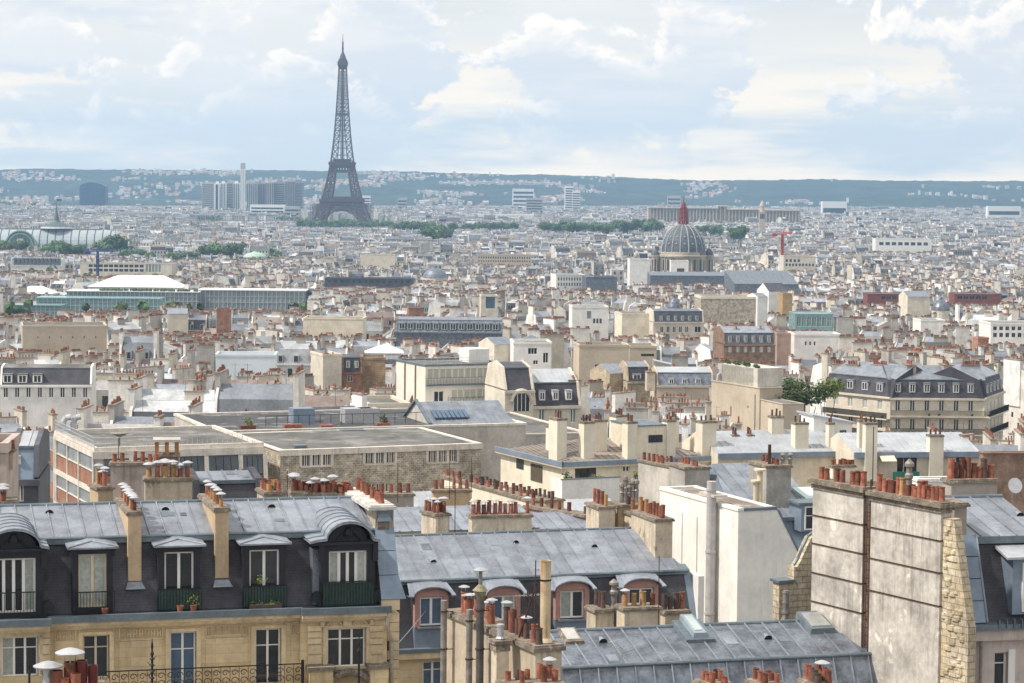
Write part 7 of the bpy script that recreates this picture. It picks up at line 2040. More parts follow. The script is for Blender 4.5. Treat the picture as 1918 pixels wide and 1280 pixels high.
guard(1540, 1892, 812, 478)
fr, root, w, d, ze = bld('apartment_building', 'cream penthouse building with brownish hipped zinc roof, blue eaves and tall pale chimneys', 1057, 1345, 872, 232, 25, 14, 'hip', plaster, zinc_brown, rh=1.5, guard_yb=935,
    wins=[(1076, 1118, 877, 902, 1, .95, rust, glass, 3), (1166, 1180, 873, 884, 1, .9, white, glass, 2)])
b = MB(); b.box(-.5, w + .3, -.55, -.3, ze - .1, ze + .35); b.box(-.55, -.3, -.55, d + .3, ze - .1, ze + .35); b.build('blue_eaves', zinc_blue, root)
b = MB(); b.box(-.5, w + .3, -.5, -.3, ze - .25, ze - .102); b.box(-.5, -.3, -.3, d + .3, ze - .25, ze - .102); b.build('soffit', creamp, root)
for x0, x1, y0, y1, mt in ((995, 1016, 868, 905, bark), (968, 981, 858, 880, glass)):
    va, z1 = fr.side(x0, y0, 0); vb, z0 = fr.side(x1, y1, 0); b = MB(); b.box(-.06, 0, min(va, vb), max(va, vb), z0, z1); b.build('side_window', mt, root)
px_ = 1.0
CH = [(1044, 1062, 784, 2.2, 4, 3), (1031, 1044, 798, 7, 8, 2), (1094, 1114, 790, 1.2, 2.3, 3), (1114, 1138, 787, 3.0, 4.4, 4), (1154, 1176, 778, 7, 8.4, 4), (1176, 1194, 790, .4, 1.5, 3), (1250, 1266, 787, .4, 1.5, 3), (1264, 1272, 783, 5, 6.2, 2), (1316, 1342, 789, -.2, 1.1, 3)]
for x0, x1, yt, va, vb, n in CH:
    stack(root, fr.hit(x0, yt, va)[0], fr.hit(x1, yt, va)[0], va, vb, ze - .5, fr.hit((x0 + x1) / 2, yt, va)[1], chim_wh, pots=n, dark=.85, yel=0, hh=(.8, 1.6), pscale=.9, cw=.05, ch_=.2)
b = MB(); ua, ub = fr.hit(1194, 800, .6)[0], fr.hit(1250, 800, .6)[0]; zt = fr.hit(1222, 798, .6)[1]; b.box(ua, ub, .6, 6, ze, zt); b.build('penthouse', plaster, root)
b = MB(); b.box(ua - .1, ub + .1, .5, 6.1, zt, zt + .1); b.build('penthouse_roof', lead, root)
b = MB(); b.box(fr.hit(1215, 820, .55)[0], fr.hit(1241, 820, .55)[0], .54, .6, fr.hit(1228, 829, .55)[1], fr.hit(1228, 815, .55)[1]); b.build('penthouse_window', glass, root)
# terrace with planting
zt = fr.hit(1100, 897, -2.2)[1]; ua, ub = fr.hit(1052, 900, -2.2)[0], fr.hit(1160, 900, -2.2)[0]
b = MB(); b.box(ua, ub, -2.3, 0, 0, zt - .7); b.box(ua, ub, -2.3, -2.1, zt - .7, zt); b.box(ua, ua + .2, -2.1, 0, zt - .7, zt); b.build('terrace', plaster_wh, root)
b = MB(); b.box(ua - .05, ub + .05, -2.35, -2.05, zt, zt + .08); b.build('terrace_coping', lead, root)
for px, s_, mt, h in ((1062, .75, leaf_m, 1.5), (1070, .5, leaf_m, 1.2), (1115, .8, leaf_l, .7), (1128, .6, leaf_l, .8), (1150, .4, leaf_m, .8), (1190, .6, leaf_l, 1.5), (1205, .7, leaf_m, .9), (1222, .6, leaf_m, .7), (1247, .7, leaf_m, .8), (1255, .35, leaf_m, 2.0), (1268, .85, leaf_l, 1.3)):
    u = fr.hit(px, 895, -1.4)[0]; e = empty('terrace_plant', fr.wp(u, -1.4, zt - .4), 0, {1062: 'spiky dark palm-like plant at the open corner of the cream terrace', 1070: 'darker plant beside the glass door of the cream terrace', 1115: 'yellow-green bush before the terrace door', 1128: 'smaller yellow-green bush at the terrace wall', 1150: 'low brownish plant at the end of the white terrace wall', 1190: 'tall spiky plant behind the cluster of metal flues', 1205: 'dark bush on the railed terrace', 1222: 'low bush by the terrace railing', 1247: 'dark low bush beside the conical shrub', 1255: 'narrow dark conical shrub by the white planter', 1268: 'round bright green shrub in a white planter'}[px], 'plant'); bush(e, 'foliage', 0, 0, 0, s_, mt, 130, h)
u0, u1 = fr.hit(1185, 920, -1.9)[0], fr.hit(1250, 920, -1.9)[0]; b = MB(); b.box(u0 - .5, u1 + 3, -2.2, 0, 0, zt - .9); b.build('low_terrace', plaster_be, root); railing(root, u0, u1, zt - .9, zt + .1, -2.1, black, .2, .02)
u = fr.hit(1268, 920, -1.4)[0]; b = MB(); b.box(-.6, .6, -.5, .5, 0, 1.0); e = empty('planter', fr.wp(u, -1.4, zt - 1.4), fr.a, 'white cube planter holding the round bright shrub', 'planter'); b.build('tub', white, e)

# long zinc-roofed range with tall pale chimneys
fr, root, w, d, ze = bld('apartment_building', 'long pale zinc roof with blue eaves and tall white chimneys before the beige block', 1345, 1600, 852, 236, 14, 11, 'gable', plaster, zinc_lt, rh=1.5, ru=.62, guard_yb=862)
b = MB(); b.box(-.1, w + .1, -.45, -.2, ze - .35, ze + .15); b.build('blue_eaves', zinc_blue, root)
for x0, x1, yt, va, vb, n in [(1372, 1385, 815, 5, 6, 3), (1400, 1413, 815, 5, 6, 3), (1446, 1468, 780, 5.5, 6.6, 3), (1490, 1515, 792, 1.2, 2.4, 3), (1553, 1563, 792, 1.5, 2.4, 2)]:
    stack(root, fr.hit(x0, yt, va)[0], fr.hit(x1, yt, va)[0], va, vb, ze - .5, fr.hit((x0 + x1) / 2, yt, va)[1], chim_wh, pots=n, dark=.85, yel=0, hh=(.8, 1.6), pscale=.9, cw=.05, ch_=.2)
va = 6.2; ua, ub = fr.hit(1524, 785, va)[0], fr.hit(1596, 785, va)[0]; zt = fr.hit(1545, 779, va)[1]
b = MB(); b.hull([(ua, va, ze), (ub, va, ze), (ub, va + 4, ze), (ua, va + 4, ze)], [(ua, va, zt), (ub, va, zt - .8), (ub, va + 4, zt - .8), (ua, va + 4, zt)]); b.build('penthouse', plaster_wh, root); b = MB(); b.hull([(ua - .2, va - .3, zt), (ub + .3, va - .3, zt - .82), (ub + .3, va + 4.3, zt - .82), (ua - .2, va + 4.3, zt)], [(ua - .2, va - .3, zt + .15), (ub + .3, va - .3, zt - .67), (ub + .3, va + 4.3, zt - .67), (ua - .2, va + 4.3, zt + .15)]); b.build('penthouse_roof', zinc_lt, root)
b = MB(); b.box(fr.hit(1573, 810, va)[0], fr.hit(1585, 810, va)[0], va - .04, va, fr.hit(1578, 818, va)[1], fr.hit(1578, 806, va)[1]); b.build('penthouse_window', glass, root)
fr, root, w, d, ze = bld('apartment_building', 'pale zinc roof over cream attic walls with an awning, ending in brown brick', 1600, 1838, 850, 232, 8, 10, 'gable', plaster, zinc_lt, rh=1.3, ru=.6, guard_yb=862,
    wins=[(1680, 1718, 855, 884, 3, .9, rust, glass, 1), (1790, 1816, 852, 880, 1, .9, rust, glass, 2)])
b = MB(); b.box(-.1, w + .1, -.45, -.2, ze - .35, ze + .15); b.build('blue_eaves', zinc_blue, root)
for x0, x1, yt, va, vb, n in [(1610, 1621, 787, 1.5, 2.4, 2), (1622, 1644, 792, -.6, .5, 3), (1742, 1768, 815, -.5, .6, 3), (1803, 1815, 815, 4, 5, 0)]:
    stack(root, fr.hit(x0, yt, va)[0], fr.hit(x1, yt, va)[0], va, vb, ze - 2.5, fr.hit((x0 + x1) / 2, yt, va)[1], chim_wh, pots=n, dark=.85, yel=0, hh=(.8, 1.4), pscale=.9, cw=.05, ch_=.2)
ua, ub = fr.hit(1645, 850, 0)[0], fr.hit(1672, 850, 0)[0]; za, zb = fr.hit(1655, 850)[1], fr.hit(1655, 862)[1]; b = MB(); b.hull([(ua, -1.4, zb), (ub, -1.4, zb), (ub, 0, za), (ua, 0, za)], [(ua, -1.4, zb + .06), (ub, -1.4, zb + .06), (ub, 0, za + .06), (ua, 0, za + .06)]); b.build('awning', M('cream_awning', (.7, .62, .45), .8), root)
b = MB(); ua, ub = fr.hit(1672, 890, -1.5)[0], fr.hit(1722, 890, -1.5)[0]; b.box(ua, ub, -1.55, -1.5, fr.hit(1690, 900, -1.5)[1], fr.hit(1690, 884, -1.5)[1]); b.build('balcony_screen', M('green_awning', (.03, .16, .11), .6), root)
bld('apartment_building', 'brown brick wall with a lighter quoin strip near the right picture edge', 1842, 1960, 850, 224, 6, 1.2, 'flat', brick_dk, gravel, parapet=(.1, .3, brick_dk), guard_yb=870)
# stretch of pale flat walls and low roofs before them
bld('flat_roofed_building', 'low cream parapet wall below the awning terrace', 1720, 1790, 903, 200, 9, 1.5, 'flat', plaster_wh, gravel, parapet=(.25, .25, plaster_wh))
free_stack('cream slab wall with a row of small orange pots behind the far flue block', 1560, 1602, 872, 880, 168, 12, .7, mat=chim_wh, pots=9, hh=(.6, .9), yel=0)

# near stacks and roofs between the big ones
bld('apartment_building', 'second pale zinc roof behind the pink dormers, crossed by seams', 700, 1010, 996, 128, 16, 6, 'gable', plaster, zinc, rh=.7, ru=.6, ch=[])
bld('apartment_building', 'strip of striped pale zinc roof beyond the row of orange pots', 770, 990, 975, 150, 18, 7, 'gable', plaster, zinc_lt, rh=1.15, ru=.6)
bld('apartment_building', 'bright zinc roof below the white terrace wall', 1052, 1170, 975, 158, 16, 5, 'gable', plaster, zinc_lt, rh=.9, ru=.6)
bld('apartment_building', 'small grey zinc roof tucked behind the ridge of the pink-dormer building', 1000, 1125, 990, 132, 14, 5, 'gable', plaster, zinc, rh=.4, ru=.6)
free_stack('square cream chimney with metal hats standing on the pale zinc ridge', 816, 842, 963, 1000, 124.5, 28, 1.6, mat=chim_pl, pots=5, rows=2, hats=.7, seed=2, hh=(.9, 1.3), pscale=.9)
free_stack('broad cream chimney bearing a row of orange pots and sheet-metal hats', 884, 996, 966, 1000, 124, 12, .9, mat=chim_pl, pots=11, hats=.35, seed=8, yel=0, hh=(.9, 1.5))
free_stack('beige chimney with a wide cap behind the striped zinc roof', 812, 882, 918, 955, 143, 8, 1.0, mat=chim_tan, pots=6, seed=3, hats=.2, hh=(.9, 1.3))
free_stack('long sloping cream wall carrying scattered orange pots towards the terrace', 1000, 1012, 938, 985, 140, 25, 13, mat=chim_wh, pots=15, seed=5, yel=0, hh=(.7, 1.1))
free_stack('beige wall lined with black sooty pots under the cream terrace', 1022, 1056, 937, 960, 158, 30, 10, mat=chim_tan, pots=20, dark=1, yel=0, seed=5, hh=(.7, 1.1))
free_stack('dark brown stack with short pots beside the bright zinc roof', 1095, 1117, 965, 990, 134, 40, 5, mat=brick_dk, pots=7, seed=6, yel=0, hh=(.6, 1.0))
for i in range(10):
    fr = Fr(1164 + (i % 5) * 7, 945, 128 + (i // 5) * 1.2, 0); z0 = fr.hit(1170, 948)[1]; h = rng.uniform(1.0, 1.55)
    e = empty('metal_flue', fr.wp(0, 0, z0), 0, 'ribbed grey metal flue in the dense cluster before the cream terrace', 'flue', 'cluster of ribbed metal flues'); b = MB(); b.lathe([(.11, -3), (.11, h * .6), (.14, h * .62), (.10, h * .66), (.10, h * .85), (.15, h * .9), (.13, h), (.03, h + .08)], 10); b.build('pipe', steel_dk, e)
    EXCL.append((0, 0, .1))
free_stack('low wall under the cluster of metal flues', 1158, 1200, 946, 960, 127, 16, 1.6, mat=chim_tan, pots=0)
free_stack('grey triple flue wall with bright orange pots beside the round shrub', 1281, 1312, 878, 915, 170, 28, 6, mat=concrete, pots=10, seed=2, yel=0, hh=(.7, 1.1), rows=2)
# left: stacks before the workshop
free_stack('pinkish broad chimney with hatted pots before the brick workshop', 207, 300, 867, 930, 118, 6, 1.0, mat=M('pinkish_chimney', (.44, .37, .33), .9, 0, .15, .8, streak=.5), pots=7, seed=3, hats=.15, yel=.0, hh=(.6, 1.0))
free_stack('pale broad chimney crowded with metal-hatted pots above the zinc ridge', 272, 360, 896, 945, 108, 10, 1.0, mat=chim_pl, pots=6, seed=4, hats=.8, yel=.15, rows=2, hh=(.7, 1.05))
free_stack('tan chimney corner with hatted pots between the brick wall and the slanting chimney', 184, 212, 912, 945, 106, 24, 1.4, mat=chim_tan, pots=4, seed=5, hats=.9, yel=.3)
fr, root, w, z = free_stack('dark brick chimney opening into a tiled lantern under a wide slab', 290, 335, 852, 870, 150, 8, 1.3, mat=brick_dk, pots=0)
b = MB()
for i in range(3): u = .12 + i * (w - .24) / 2; b.box(u - .12, u + .12, .1, .4, z, z + .75); b.box(u - .12, u + .12, 1.0, 1.25, z, z + .75)
b.build('brick_pier', M('ochre_tiles', (.4, .2, .08), .8, 0, .2, 2.), root); b = MB(); b.box(-.1, w + .1, -.1, 1.4, z + .75, z + .9); b.build('slab', concrete, root)
bld('apartment_building', 'small zinc and slate roof behind the second slanting chimney', 362, 492, 942, 112, 16, 4, 'mansard', slate, zinc, rh=.3, mh=.85, ms=.3, rs=slate)
free_stack('low dark cap crowded with squat orange pots at the end of the zinc roof', 497, 532, 922, 940, 104, 18, 1.6, mat=chim_pl, pots=5, rows=2, seed=9, yel=.1, hh=(.6, .9))
free_stack('brownish block chimney with two square orange pots and an aerial', 712, 775, 926, 955, 136, 12, 1.2, mat=M('brown_chimney', (.33, .29, .25), .9), pots=4, seed=3, yel=.3, hh=(.9, 1.2))
fr, root, w, d, ze = bld('apartment_building', 'pinkish blind wall and pale-hatted pots cut by the left picture edge', -60, 12, 848, 130, 4, 5, 'flat', M('pinkish_chimney', (.44, .37, .33)), gravel, ch=[(-10, 24, 843, 1, 1.8, 8, dict(seed=2, hh=(.6, 1.0)))])
bld('apartment_building', 'blue-grey zinc mansard squeezed between the pinkish wall and the brick workshop', 20, 72, 900, 150, 6, 9, 'mansard', slate_far, zinc_lt, rh=.6, mh=1.9, ms=.6, rs=zinc_blue, wins=[(30, 45, 905, 940, 1, .9, white, glass)], dorm=(27, 40, 1, 858, 870, .7, white))
free_stack('near white ledge with red pots in front of the pinkish wall at the left edge', -20, 30, 940, 960, 104, 10, 1.5, mat=chim_wh, pots=6, hats=.6, seed=1, hh=(.5, .8))
for lab, px, yt, yb, Y, k in (('thin rusty aerial mast before the grey flat roof of the workshop', 222, 822, 900, 119, 'yagi'), ('slim aerial mast before the rubble stone wall', 538, 882, 935, 104, 'mast'), ('dark aerial mast with a box, before the barred windows', 745, 868, 930, 118.5, 'mast'), ('tall twin-rod aerial above the beige wide-capped chimney', 842, 845, 925, 143, 'yagi'), ('thin lattice aerial by the sloping cream wall', 883, 855, 925, 145, 'mast'), ('thin aerial mast rising from the second zinc roof', 852, 902, 1000, 126, 'yagi'), ('black rod rising above the twin flue blocks', 1634, 800, 930, 92, 'mast'), ('thin pipe mast with a hook before the last pink dormer', 1233, 1042, 1180, 100, 'mast')):
    aerial(lab, px, yt, yb, Y, k)

# further landmarks of the roofscape
Y_ = lambda py, px=959: Yof(py, px)
bl = [
 ('dark_terraced_building', 'white-walled building with black mansard terraces and long dark balconies at the left', 0, 172, 722, 400, 6, 12, 'mansard', plaster_wh, gravel, dict(rh=.3, mh=2.6, ms=1.6, rs=slate, seam=False, dorm=(0, 84, 3, 702, 718, .5, white), wins=[(0, 170, 726, 745, 8, .4, white, glass)], guard_yb=760)),
 ('warehouse', 'long windowless tan wall with tiny openings at the left', 42, 200, 614, 640, 12, 16, 'flat', plaster_be, gravel, dict(wins=[(60, 190, 630, 634, 6, .10, lead, glass)], guard_yb=650)),
 ('apartment_building', 'cream gable with two brick chimney strips beside a black mansard', 605, 640, 668, 545, 20, 10, 'flat', stone_pale, gravel, dict(ch=[(607, 615, 662, .2, 1.2, 3, dict(mat=brickm)), (622, 627, 665, .2, 1.2, 2, dict(mat=brickm))], guard_yb=722)),
 ('apartment_building', 'little black mansard house wedged between the brick gable and the brown rubble wall', 641, 678, 698, 548, 8, 9, 'mansard', brickm, slate_far, dict(rh=.5, mh=3.2, ms=.8, rs=slate, seam=False, dorm=(644, 676, 2, 676, 690, .35, white), wins=[(650, 662, 703, 715, 1, .8, white, glass)], guard_yb=722)),
 ('apartment_building', 'brown rubble gable wall right of the little black mansard', 678, 722, 674, 552, 4, 9, 'flat', M('brown_rubble', (.36, .24, .14), .9, 0, .3, .4, brick=(.8, .4, .03, (.28, .18, .11), (.42, .34, .25))), gravel, dict(guard_yb=722)),
 ('apartment_building', 'white modern building with small square windows in the middle', 962, 1033, 645, 560, 4, 11, 'flat', plaster_wh, gravel, dict(wins=[(989, 1006, 652, 664, 1, 1, white, glass, 3), (1016, 1028, 661, 680, 1, .8, white, glass, 2), (998, 1008, 675, 683, 1, .9, white, glass), (976, 984, 675, 685, 1, .8, white, glass)], guard_yb=700)),
 ('apartment_building', 'cream slanting gable wall just before the white modern building', 926, 962, 646, 570, 24, 9, 'gable', stone_pale, zinc, dict(rh=1.4, guard_yb=690)),
 ('apartment_building', 'big blind tan wall in two shades behind the grey courtyards', 1085, 1178, 650, 560, 6, 10, 'flat', plaster_be, gravel, dict(wins=[(1114, 1122, 683, 698, 1, .9, lead, glass)], ch=[(1098, 1110, 646, 1, 2, 4)], guard_yb=704)),
 ('office_building', 'low beige slab with a shaded strip window beside the tan wall', 1179, 1230, 652, 575, 3, 10, 'flat', plaster_be, gravel, dict(wins=[(1200, 1226, 663, 668, 1, .95, lead, glass, 5)], guard_yb=680)),
 ('apartment_building', 'small mansard house with one white dormer and a yellow rubble gable', 1175, 1218, 716, 500, 10, 9, 'mansard', rubble_y, zinc, dict(rh=.9, mh=2.9, ms=.9, rs=slate, seam=False, dorm=(1178, 1208, 1, 701, 713, .42, white), guard_yb=730)),
 ('apartment_building', 'yellow rubble gable house-end next to the small mansard', 1142, 1175, 700, 503, 24, 9, 'gable', rubble_y, zinc, dict(rh=1.6, guard_yb=730)),
 ('apartment_building', 'wide grey-blue mansard with three pairs of small windows', 1230, 1336, 723, 480, 4, 10, 'mansard', plaster_be, zinc_lt, dict(rh=.9, mh=2.4, ms=1.1, rs=zinc_dk, seam=False, dorm=(1245, 1320, 3, 710, 721, .32, white), ch=[(1212, 1228, 697, 0, 3, 5)], guard_yb=735)),
 ('apartment_building', 'blue-black mansard block over red brick storeys', 1356, 1452, 646, 640, 8, 13, 'mansard', brick_dk, zinc, dict(rh=1.4, mh=2.9, ms=.9, rs=slate_far, seam=False, dorm=(1360, 1448, 6, 630, 642, .34, zinc_lt), wins=[(1360, 1448, 650, 660, 6, .4, white, curtain)], ch=[(1375, 1385, 616, 4, 6, 5), (1420, 1432, 616, 4, 6, 5)], guard_yb=668)),
 ('apartment_building', 'bright cream blind wall below the domed roof pavilion', 1165, 1224, 590, 800, 8, 12, 'flat', plaster, gravel, dict(guard_yb=626)),
 ('apartment_building', 'cream house with a grey mansard and a row of white-framed windows', 1224, 1318, 604, 795, 10, 12, 'mansard', stone_pale, zinc_dk, dict(rh=.6, mh=3.4, ms=1.1, rs=slate_far, seam=False, dorm=(1232, 1312, 6, 592, 601, .34, zinc_lt), wins=[(1234, 1292, 612, 623, 5, .5, white, glass), (1300, 1314, 612, 623, 1, .8, white, glass)], guard_yb=626)),
 ('office_building', 'white block with square windows left of the bright blind wall', 1072, 1140, 577, 830, 4, 12, 'flat', plaster_wh, gravel, dict(wins=[(1110, 1128, 597, 606, 3, .7, lead, glass), (1099, 1108, 583, 597, 1, .9, lead, louvre)], guard_yb=612)),
 ('apartment_building', 'large rubble-walled blind block with a pale roof edge', 1313, 1418, 560, 880, 5, 14, 'flat', rubble, gravel, dict(parapet=(.8, .5, plaster), guard_yb=600)),
 ('apartment_building', 'white curved gable end attached to the rubble-walled block', 1419, 1438, 556, 880, 12, 12, 'gable', plaster_wh, zinc, dict(rh=1, guard_yb=602)),
 ('office_building', 'pale office block with regular small windows, middle distance', 1042, 1096, 516, 1500, 10, 18, 'flat', plaster_wh, zinc_dk, dict(wins=[(1044, 1094, 520, 526, 10, .5, lead, glass), (1044, 1094, 530, 536, 10, .5, lead, glass)], guard_yb=540)),
 ('office_building', 'blue-grey glazed office stepping down beside the pale office block', 1098, 1156, 520, 1480, 6, 18, 'flat', zinc_dk, zinc, dict(wins=[(1112, 1150, 518, 524, 1, 1, lead, glass_bl, 6)], guard_yb=540)),
 ('white_block', 'tall white windowless block immediately before the domed church', 1180, 1218, 487, 1560, 3, 16, 'flat', plaster_wh, gravel, dict(guard_yb=530)),
 ('white_block', 'white block with a brown recess below the church drum', 1257, 1290, 490, 1600, 0, 12, 'flat', plaster_wh, gravel, dict(wins=[(1268, 1282, 503, 522, 1, 1, bark, bark, 1)], guard_yb=526)),
 ('office_building', 'blue-grey roofed range stretching under the domed church', 1218, 1400, 516, 1500, 2, 20, 'shed', zinc_dk, zinc_dk, dict(rh=1.5, seam=False, guard_yb=530)),
 ('exhibition_hall', 'big dark ribbed zinc hall beyond the rubble block', 1376, 1496, 532, 1250, 5, 30, 'shed', zinc_dk, zinc_dk, dict(rh=5.5, guard_yb=540, rpitch=3.0)),
 ('office_building', 'teal glazed block with brown columns below the tall orange chimney wall', 1490, 1560, 590, 860, 3, 14, 'flat', teal, zinc_lt, dict(wins=[(1492, 1558, 594, 612, 7, .8, white, glass_gr, 2)], guard_yb=614)),
 ('white_block', 'white gable wall with a black terrace roof at the right', 1440, 1476, 546, 1000, 14, 14, 'gable', plaster_wh, slate_far, dict(rh=3, guard_yb=575)),
 ('brick_range', 'long low dark red building at the right', 1625, 1702, 552, 1230, 1, 14, 'flat', M('dark_red', (.20, .075, .065), .8), zinc, dict(wins=[(1650, 1700, 555, 561, 5, .8, lead, glass)], guard_yb=566)),
 ('brick_range', 'second long dark red building, nearer the right edge', 1788, 1876, 552, 1230, 1, 14, 'flat', M('dark_red', (.22, .05, .04)), zinc, dict(wins=[(1792, 1850, 555, 561, 5, .8, lead, glass)], guard_yb=566)),
 ('apartment_building', 'tan gable wall beside a round zinc pavilion roof', 1700, 1742, 556, 1020, 6, 14, 'gable', stone_pale, zinc, dict(rh=2, guard_yb=588)),
 ('white_block', 'bright white block with a dark terrace, right half', 1725, 1770, 602, 850, 4, 12, 'flat', plaster_wh, gravel, dict(guard_yb=618)),
 ('apartment_building', 'white modernist building with balconies at the right picture edge', 1856, 1960, 608, 760, 4, 14, 'flat', plaster_wh, gravel, dict(wins=[(1858, 1950, 612, 619, 8, .6, lead, glass), (1858, 1950, 624, 632, 8, .6, lead, glass)], guard_yb=640)),
 ('office_building', 'white stepped terraces building amid grey roofs, upper right', 1640, 1745, 448, 2700, 0, 24, 'flat', plaster_wh, gravel, dict(wins=[(1645, 1740, 454, 460, 8, .7, lead, glass)], guard_yb=470)),
 ('office_building', 'beige building with rows of dark square windows, upper right', 1468, 1528, 481, 1900, 3, 20, 'flat', stone_pale, gravel, dict(wins=[(1470, 1500, 486, 491, 4, .6, lead, glass), (1470, 1526, 494, 499, 9, .6, lead, glass)], guard_yb=504)),
 ('apartment_building', 'cream building with a flat roof and blocky chimneys below the park', 675, 740, 478, 2050, 2, 20, 'flat', plaster, gravel, dict(guard_yb=496)),
 ('office_building', 'long grey slab with two rows of tiny windows, upper middle', 893, 996, 478, 2050, 0, 20, 'flat', plaster_be, gravel, dict(wins=[(895, 994, 481, 485, 22, .5, lead, glass), (895, 994, 488, 491, 22, .5, lead, glass)], guard_yb=493)),
 ('terraced_building', 'long dark building with a planted roof in the middle', 608, 772, 522, 1480, -3, 16, 'flat', slate_far, M('black_roofing', (.06, .06, .065)), dict(wins=[(612, 770, 525, 531, 14, .5, lead, glass)], guard_yb=536)),
 ('office_building', 'wide cream office with long window bands beyond the white tent', 150, 322, 494, 1750, -1, 20, 'flat', stone_pale, gravel, dict(wins=[(165, 270, 496, 501, 11, .8, lead, glass), (165, 270, 504, 509, 11, .8, lead, glass), (272, 302, 495, 510, 5, .7, white, glass_gr)], guard_yb=514)),
 ('apartment_building', 'white striped mansard block before the palace trees', 20, 115, 498, 1900, 2, 20, 'mansard', plaster_wh, zinc, dict(rh=1, mh=5, ms=3, rs=zinc, seam=False, dorm=(24, 112, 12, 484, 497, .5, slate_far), guard_yb=505)),
 ('apartment_building', 'red-brick gable with a pointed top in the middle', 766, 794, 578, 1040, 6, 12, 'flat', brickm, zinc, dict(guard_yb=588)),
 ('chimney_wall', 'tall brown brick chimney wall, the darkest upright in the left half', 406, 433, 582, 830, 8, 8, 'flat', brickm, gravel, dict(guard_yb=622)),
 ('apartment_building', 'cream gable beside the brown brick chimney wall', 314, 352, 588, 850, 8, 12, 'gable', plaster, zinc, dict(rh=1.5, guard_yb=620)),
 ('apartment_building', 'tan chimney block with a dark glazed slot right of the red gable', 901, 932, 556, 960, 4, 10, 'flat', stone_pale, gravel, dict(wins=[(909, 928, 556, 578, 1, .9, lead, glass_bl, 2)], guard_yb=592)),
 ('apartment_building', 'long cream wall below the planted terrace', 568, 680, 598, 800, -2, 12, 'flat', plaster, gravel, dict(guard_yb=622)),
 ('artist_studios', 'row of teal-glazed studio roofs under grey hoods', 742, 940, 622, 745, -1, 10, 'mansard', zinc_dk, zinc, dict(rh=.8, mh=3.5, ms=2.2, rs=zinc_dk, seam=False, dorm=(745, 936, 12, 606, 618, .6, teal), guard_yb=632)),
 ('apartment_building', 'white flat-roofed houses with bright walls left of centre', 404, 516, 668, 540, 3, 9, 'flat', M('bluish_white_wall', (.66, .71, .75), .8, 0, .05, .3), zinc_lt, dict(guard_yb=690)),
 ('apartment_building', 'cream block with a grey zinc roof before the dark terraced building', 205, 262, 690, 520, 10, 9, 'flat', stone_pale, zinc, dict(ch=[(215, 228, 684, 1, 2, 5), (240, 255, 684, 1, 2, 5)])),
 ('chimney_wall', 'orange-brown chimney wall standing up among the right-hand roofs', 1764, 1776, 646, 640, 14, 3, 'flat', M('orange_brick', (.45, .19, .08), .9), gravel, dict()),
 ('chimney_wall', 'broader pinkish chimney wall right of the orange one', 1832, 1852, 636, 640, 10, 4, 'flat', M('pink_brick', (.42, .22, .15), .9), gravel, dict()),
 ('chimney_wall', 'ochre blind wall above the teal glazed block', 1466, 1484, 552, 960, 8, 8, 'flat', M('ochre_wall', (.40, .28, .15), .9), gravel, dict(guard_yb=582)),
 ('apartment_building', 'pinkish brick block wall behind the tall beige block', 1456, 1488, 627, 660, 6, 10, 'flat', M('dusty_pink_brick', (.40, .29, .24), .9, 0, .15, .5), gravel, dict(guard_yb=660)),
 ('apartment_building', 'white low wall block next to the dusty pink brick wall', 1488, 1575, 629, 655, 3, 10, 'flat', plaster_wh, zinc, dict(wins=[(1505, 1530, 640, 647, 3, .4, lead, glass)], guard_yb=650)),
]
for a in bl:
    kw = dict(a[11]); bld(a[0], a[1], *a[2:11], **kw)
# small zinc dome, round pavilion, white membrane roof
for px, yb, yt, r_, Y, mt, lab in ((815, 527, 497, 23, 1560, zinc_dk, 'grey bell-shaped dome with a lantern left of centre'), (1762, 590, 556, 17, 1010, zinc_dk, 'round glazed zinc pavilion roof beside a tan gable'), (1262, 592, 552, 13, 860, zinc_dk, 'small domed pavilion above the grey mansard with white windows'), (478, 486, 470, 22, 2260, M('green_copper', (.36, .5, .4), .8), 'flat green copper dome near the dark trees')):
    f_ = Fr(px, yb, Y, 0); k = Y / FPX; e = thing('domed_pavilion', f_, lab, 'dome'); z0, z1 = f_.hit(px, yb)[1], f_.hit(px, yt)[1]; h = z1 - z0; R_ = r_ * k
    b = MB(); b.lathe([(R_, 0), (R_, z0 + h * .25)], 16); b.build('drum', stone_pale, e); b = MB(); b.lathe([(R_ * 1.04, z0 + h * .25), (R_ * .95, z0 + h * .45), (R_ * .72, z0 + h * .65), (R_ * .4, z0 + h * .78), (R_ * .2, z0 + h * .84), (R_ * .18, z0 + h * .96), (.05, z1)], 16); b.build('roof', mt, e, True); EXCL.append((f_.o.x, f_.o.y, R_ + 8)); guard(px - r_, px + r_, yb - 4, Y)
e = empty('cable', (0, 0, 0), 0, 'thin pale cable sagging across the zinc roof towards the cream corner building', 'cable'); b = MB(); A_, B_ = W(905, 955, 125), W(748, 1203, 113)
for i in range(12):
    p, q = A_.lerp(B_, i / 12), A_.lerp(B_, (i + 1) / 12); p.z -= 1.2 * math.sin(math.pi * i / 12) * .5; q.z -= 1.2 * math.sin(math.pi * (i + 1) / 12) * .5; b.tube(p, q, .018, .018, 4)
b.build('wire', steel, e)
tent(688, 752, 645, 666, 600, 'white translucent membrane roof with folds, centre left', 9, 4)
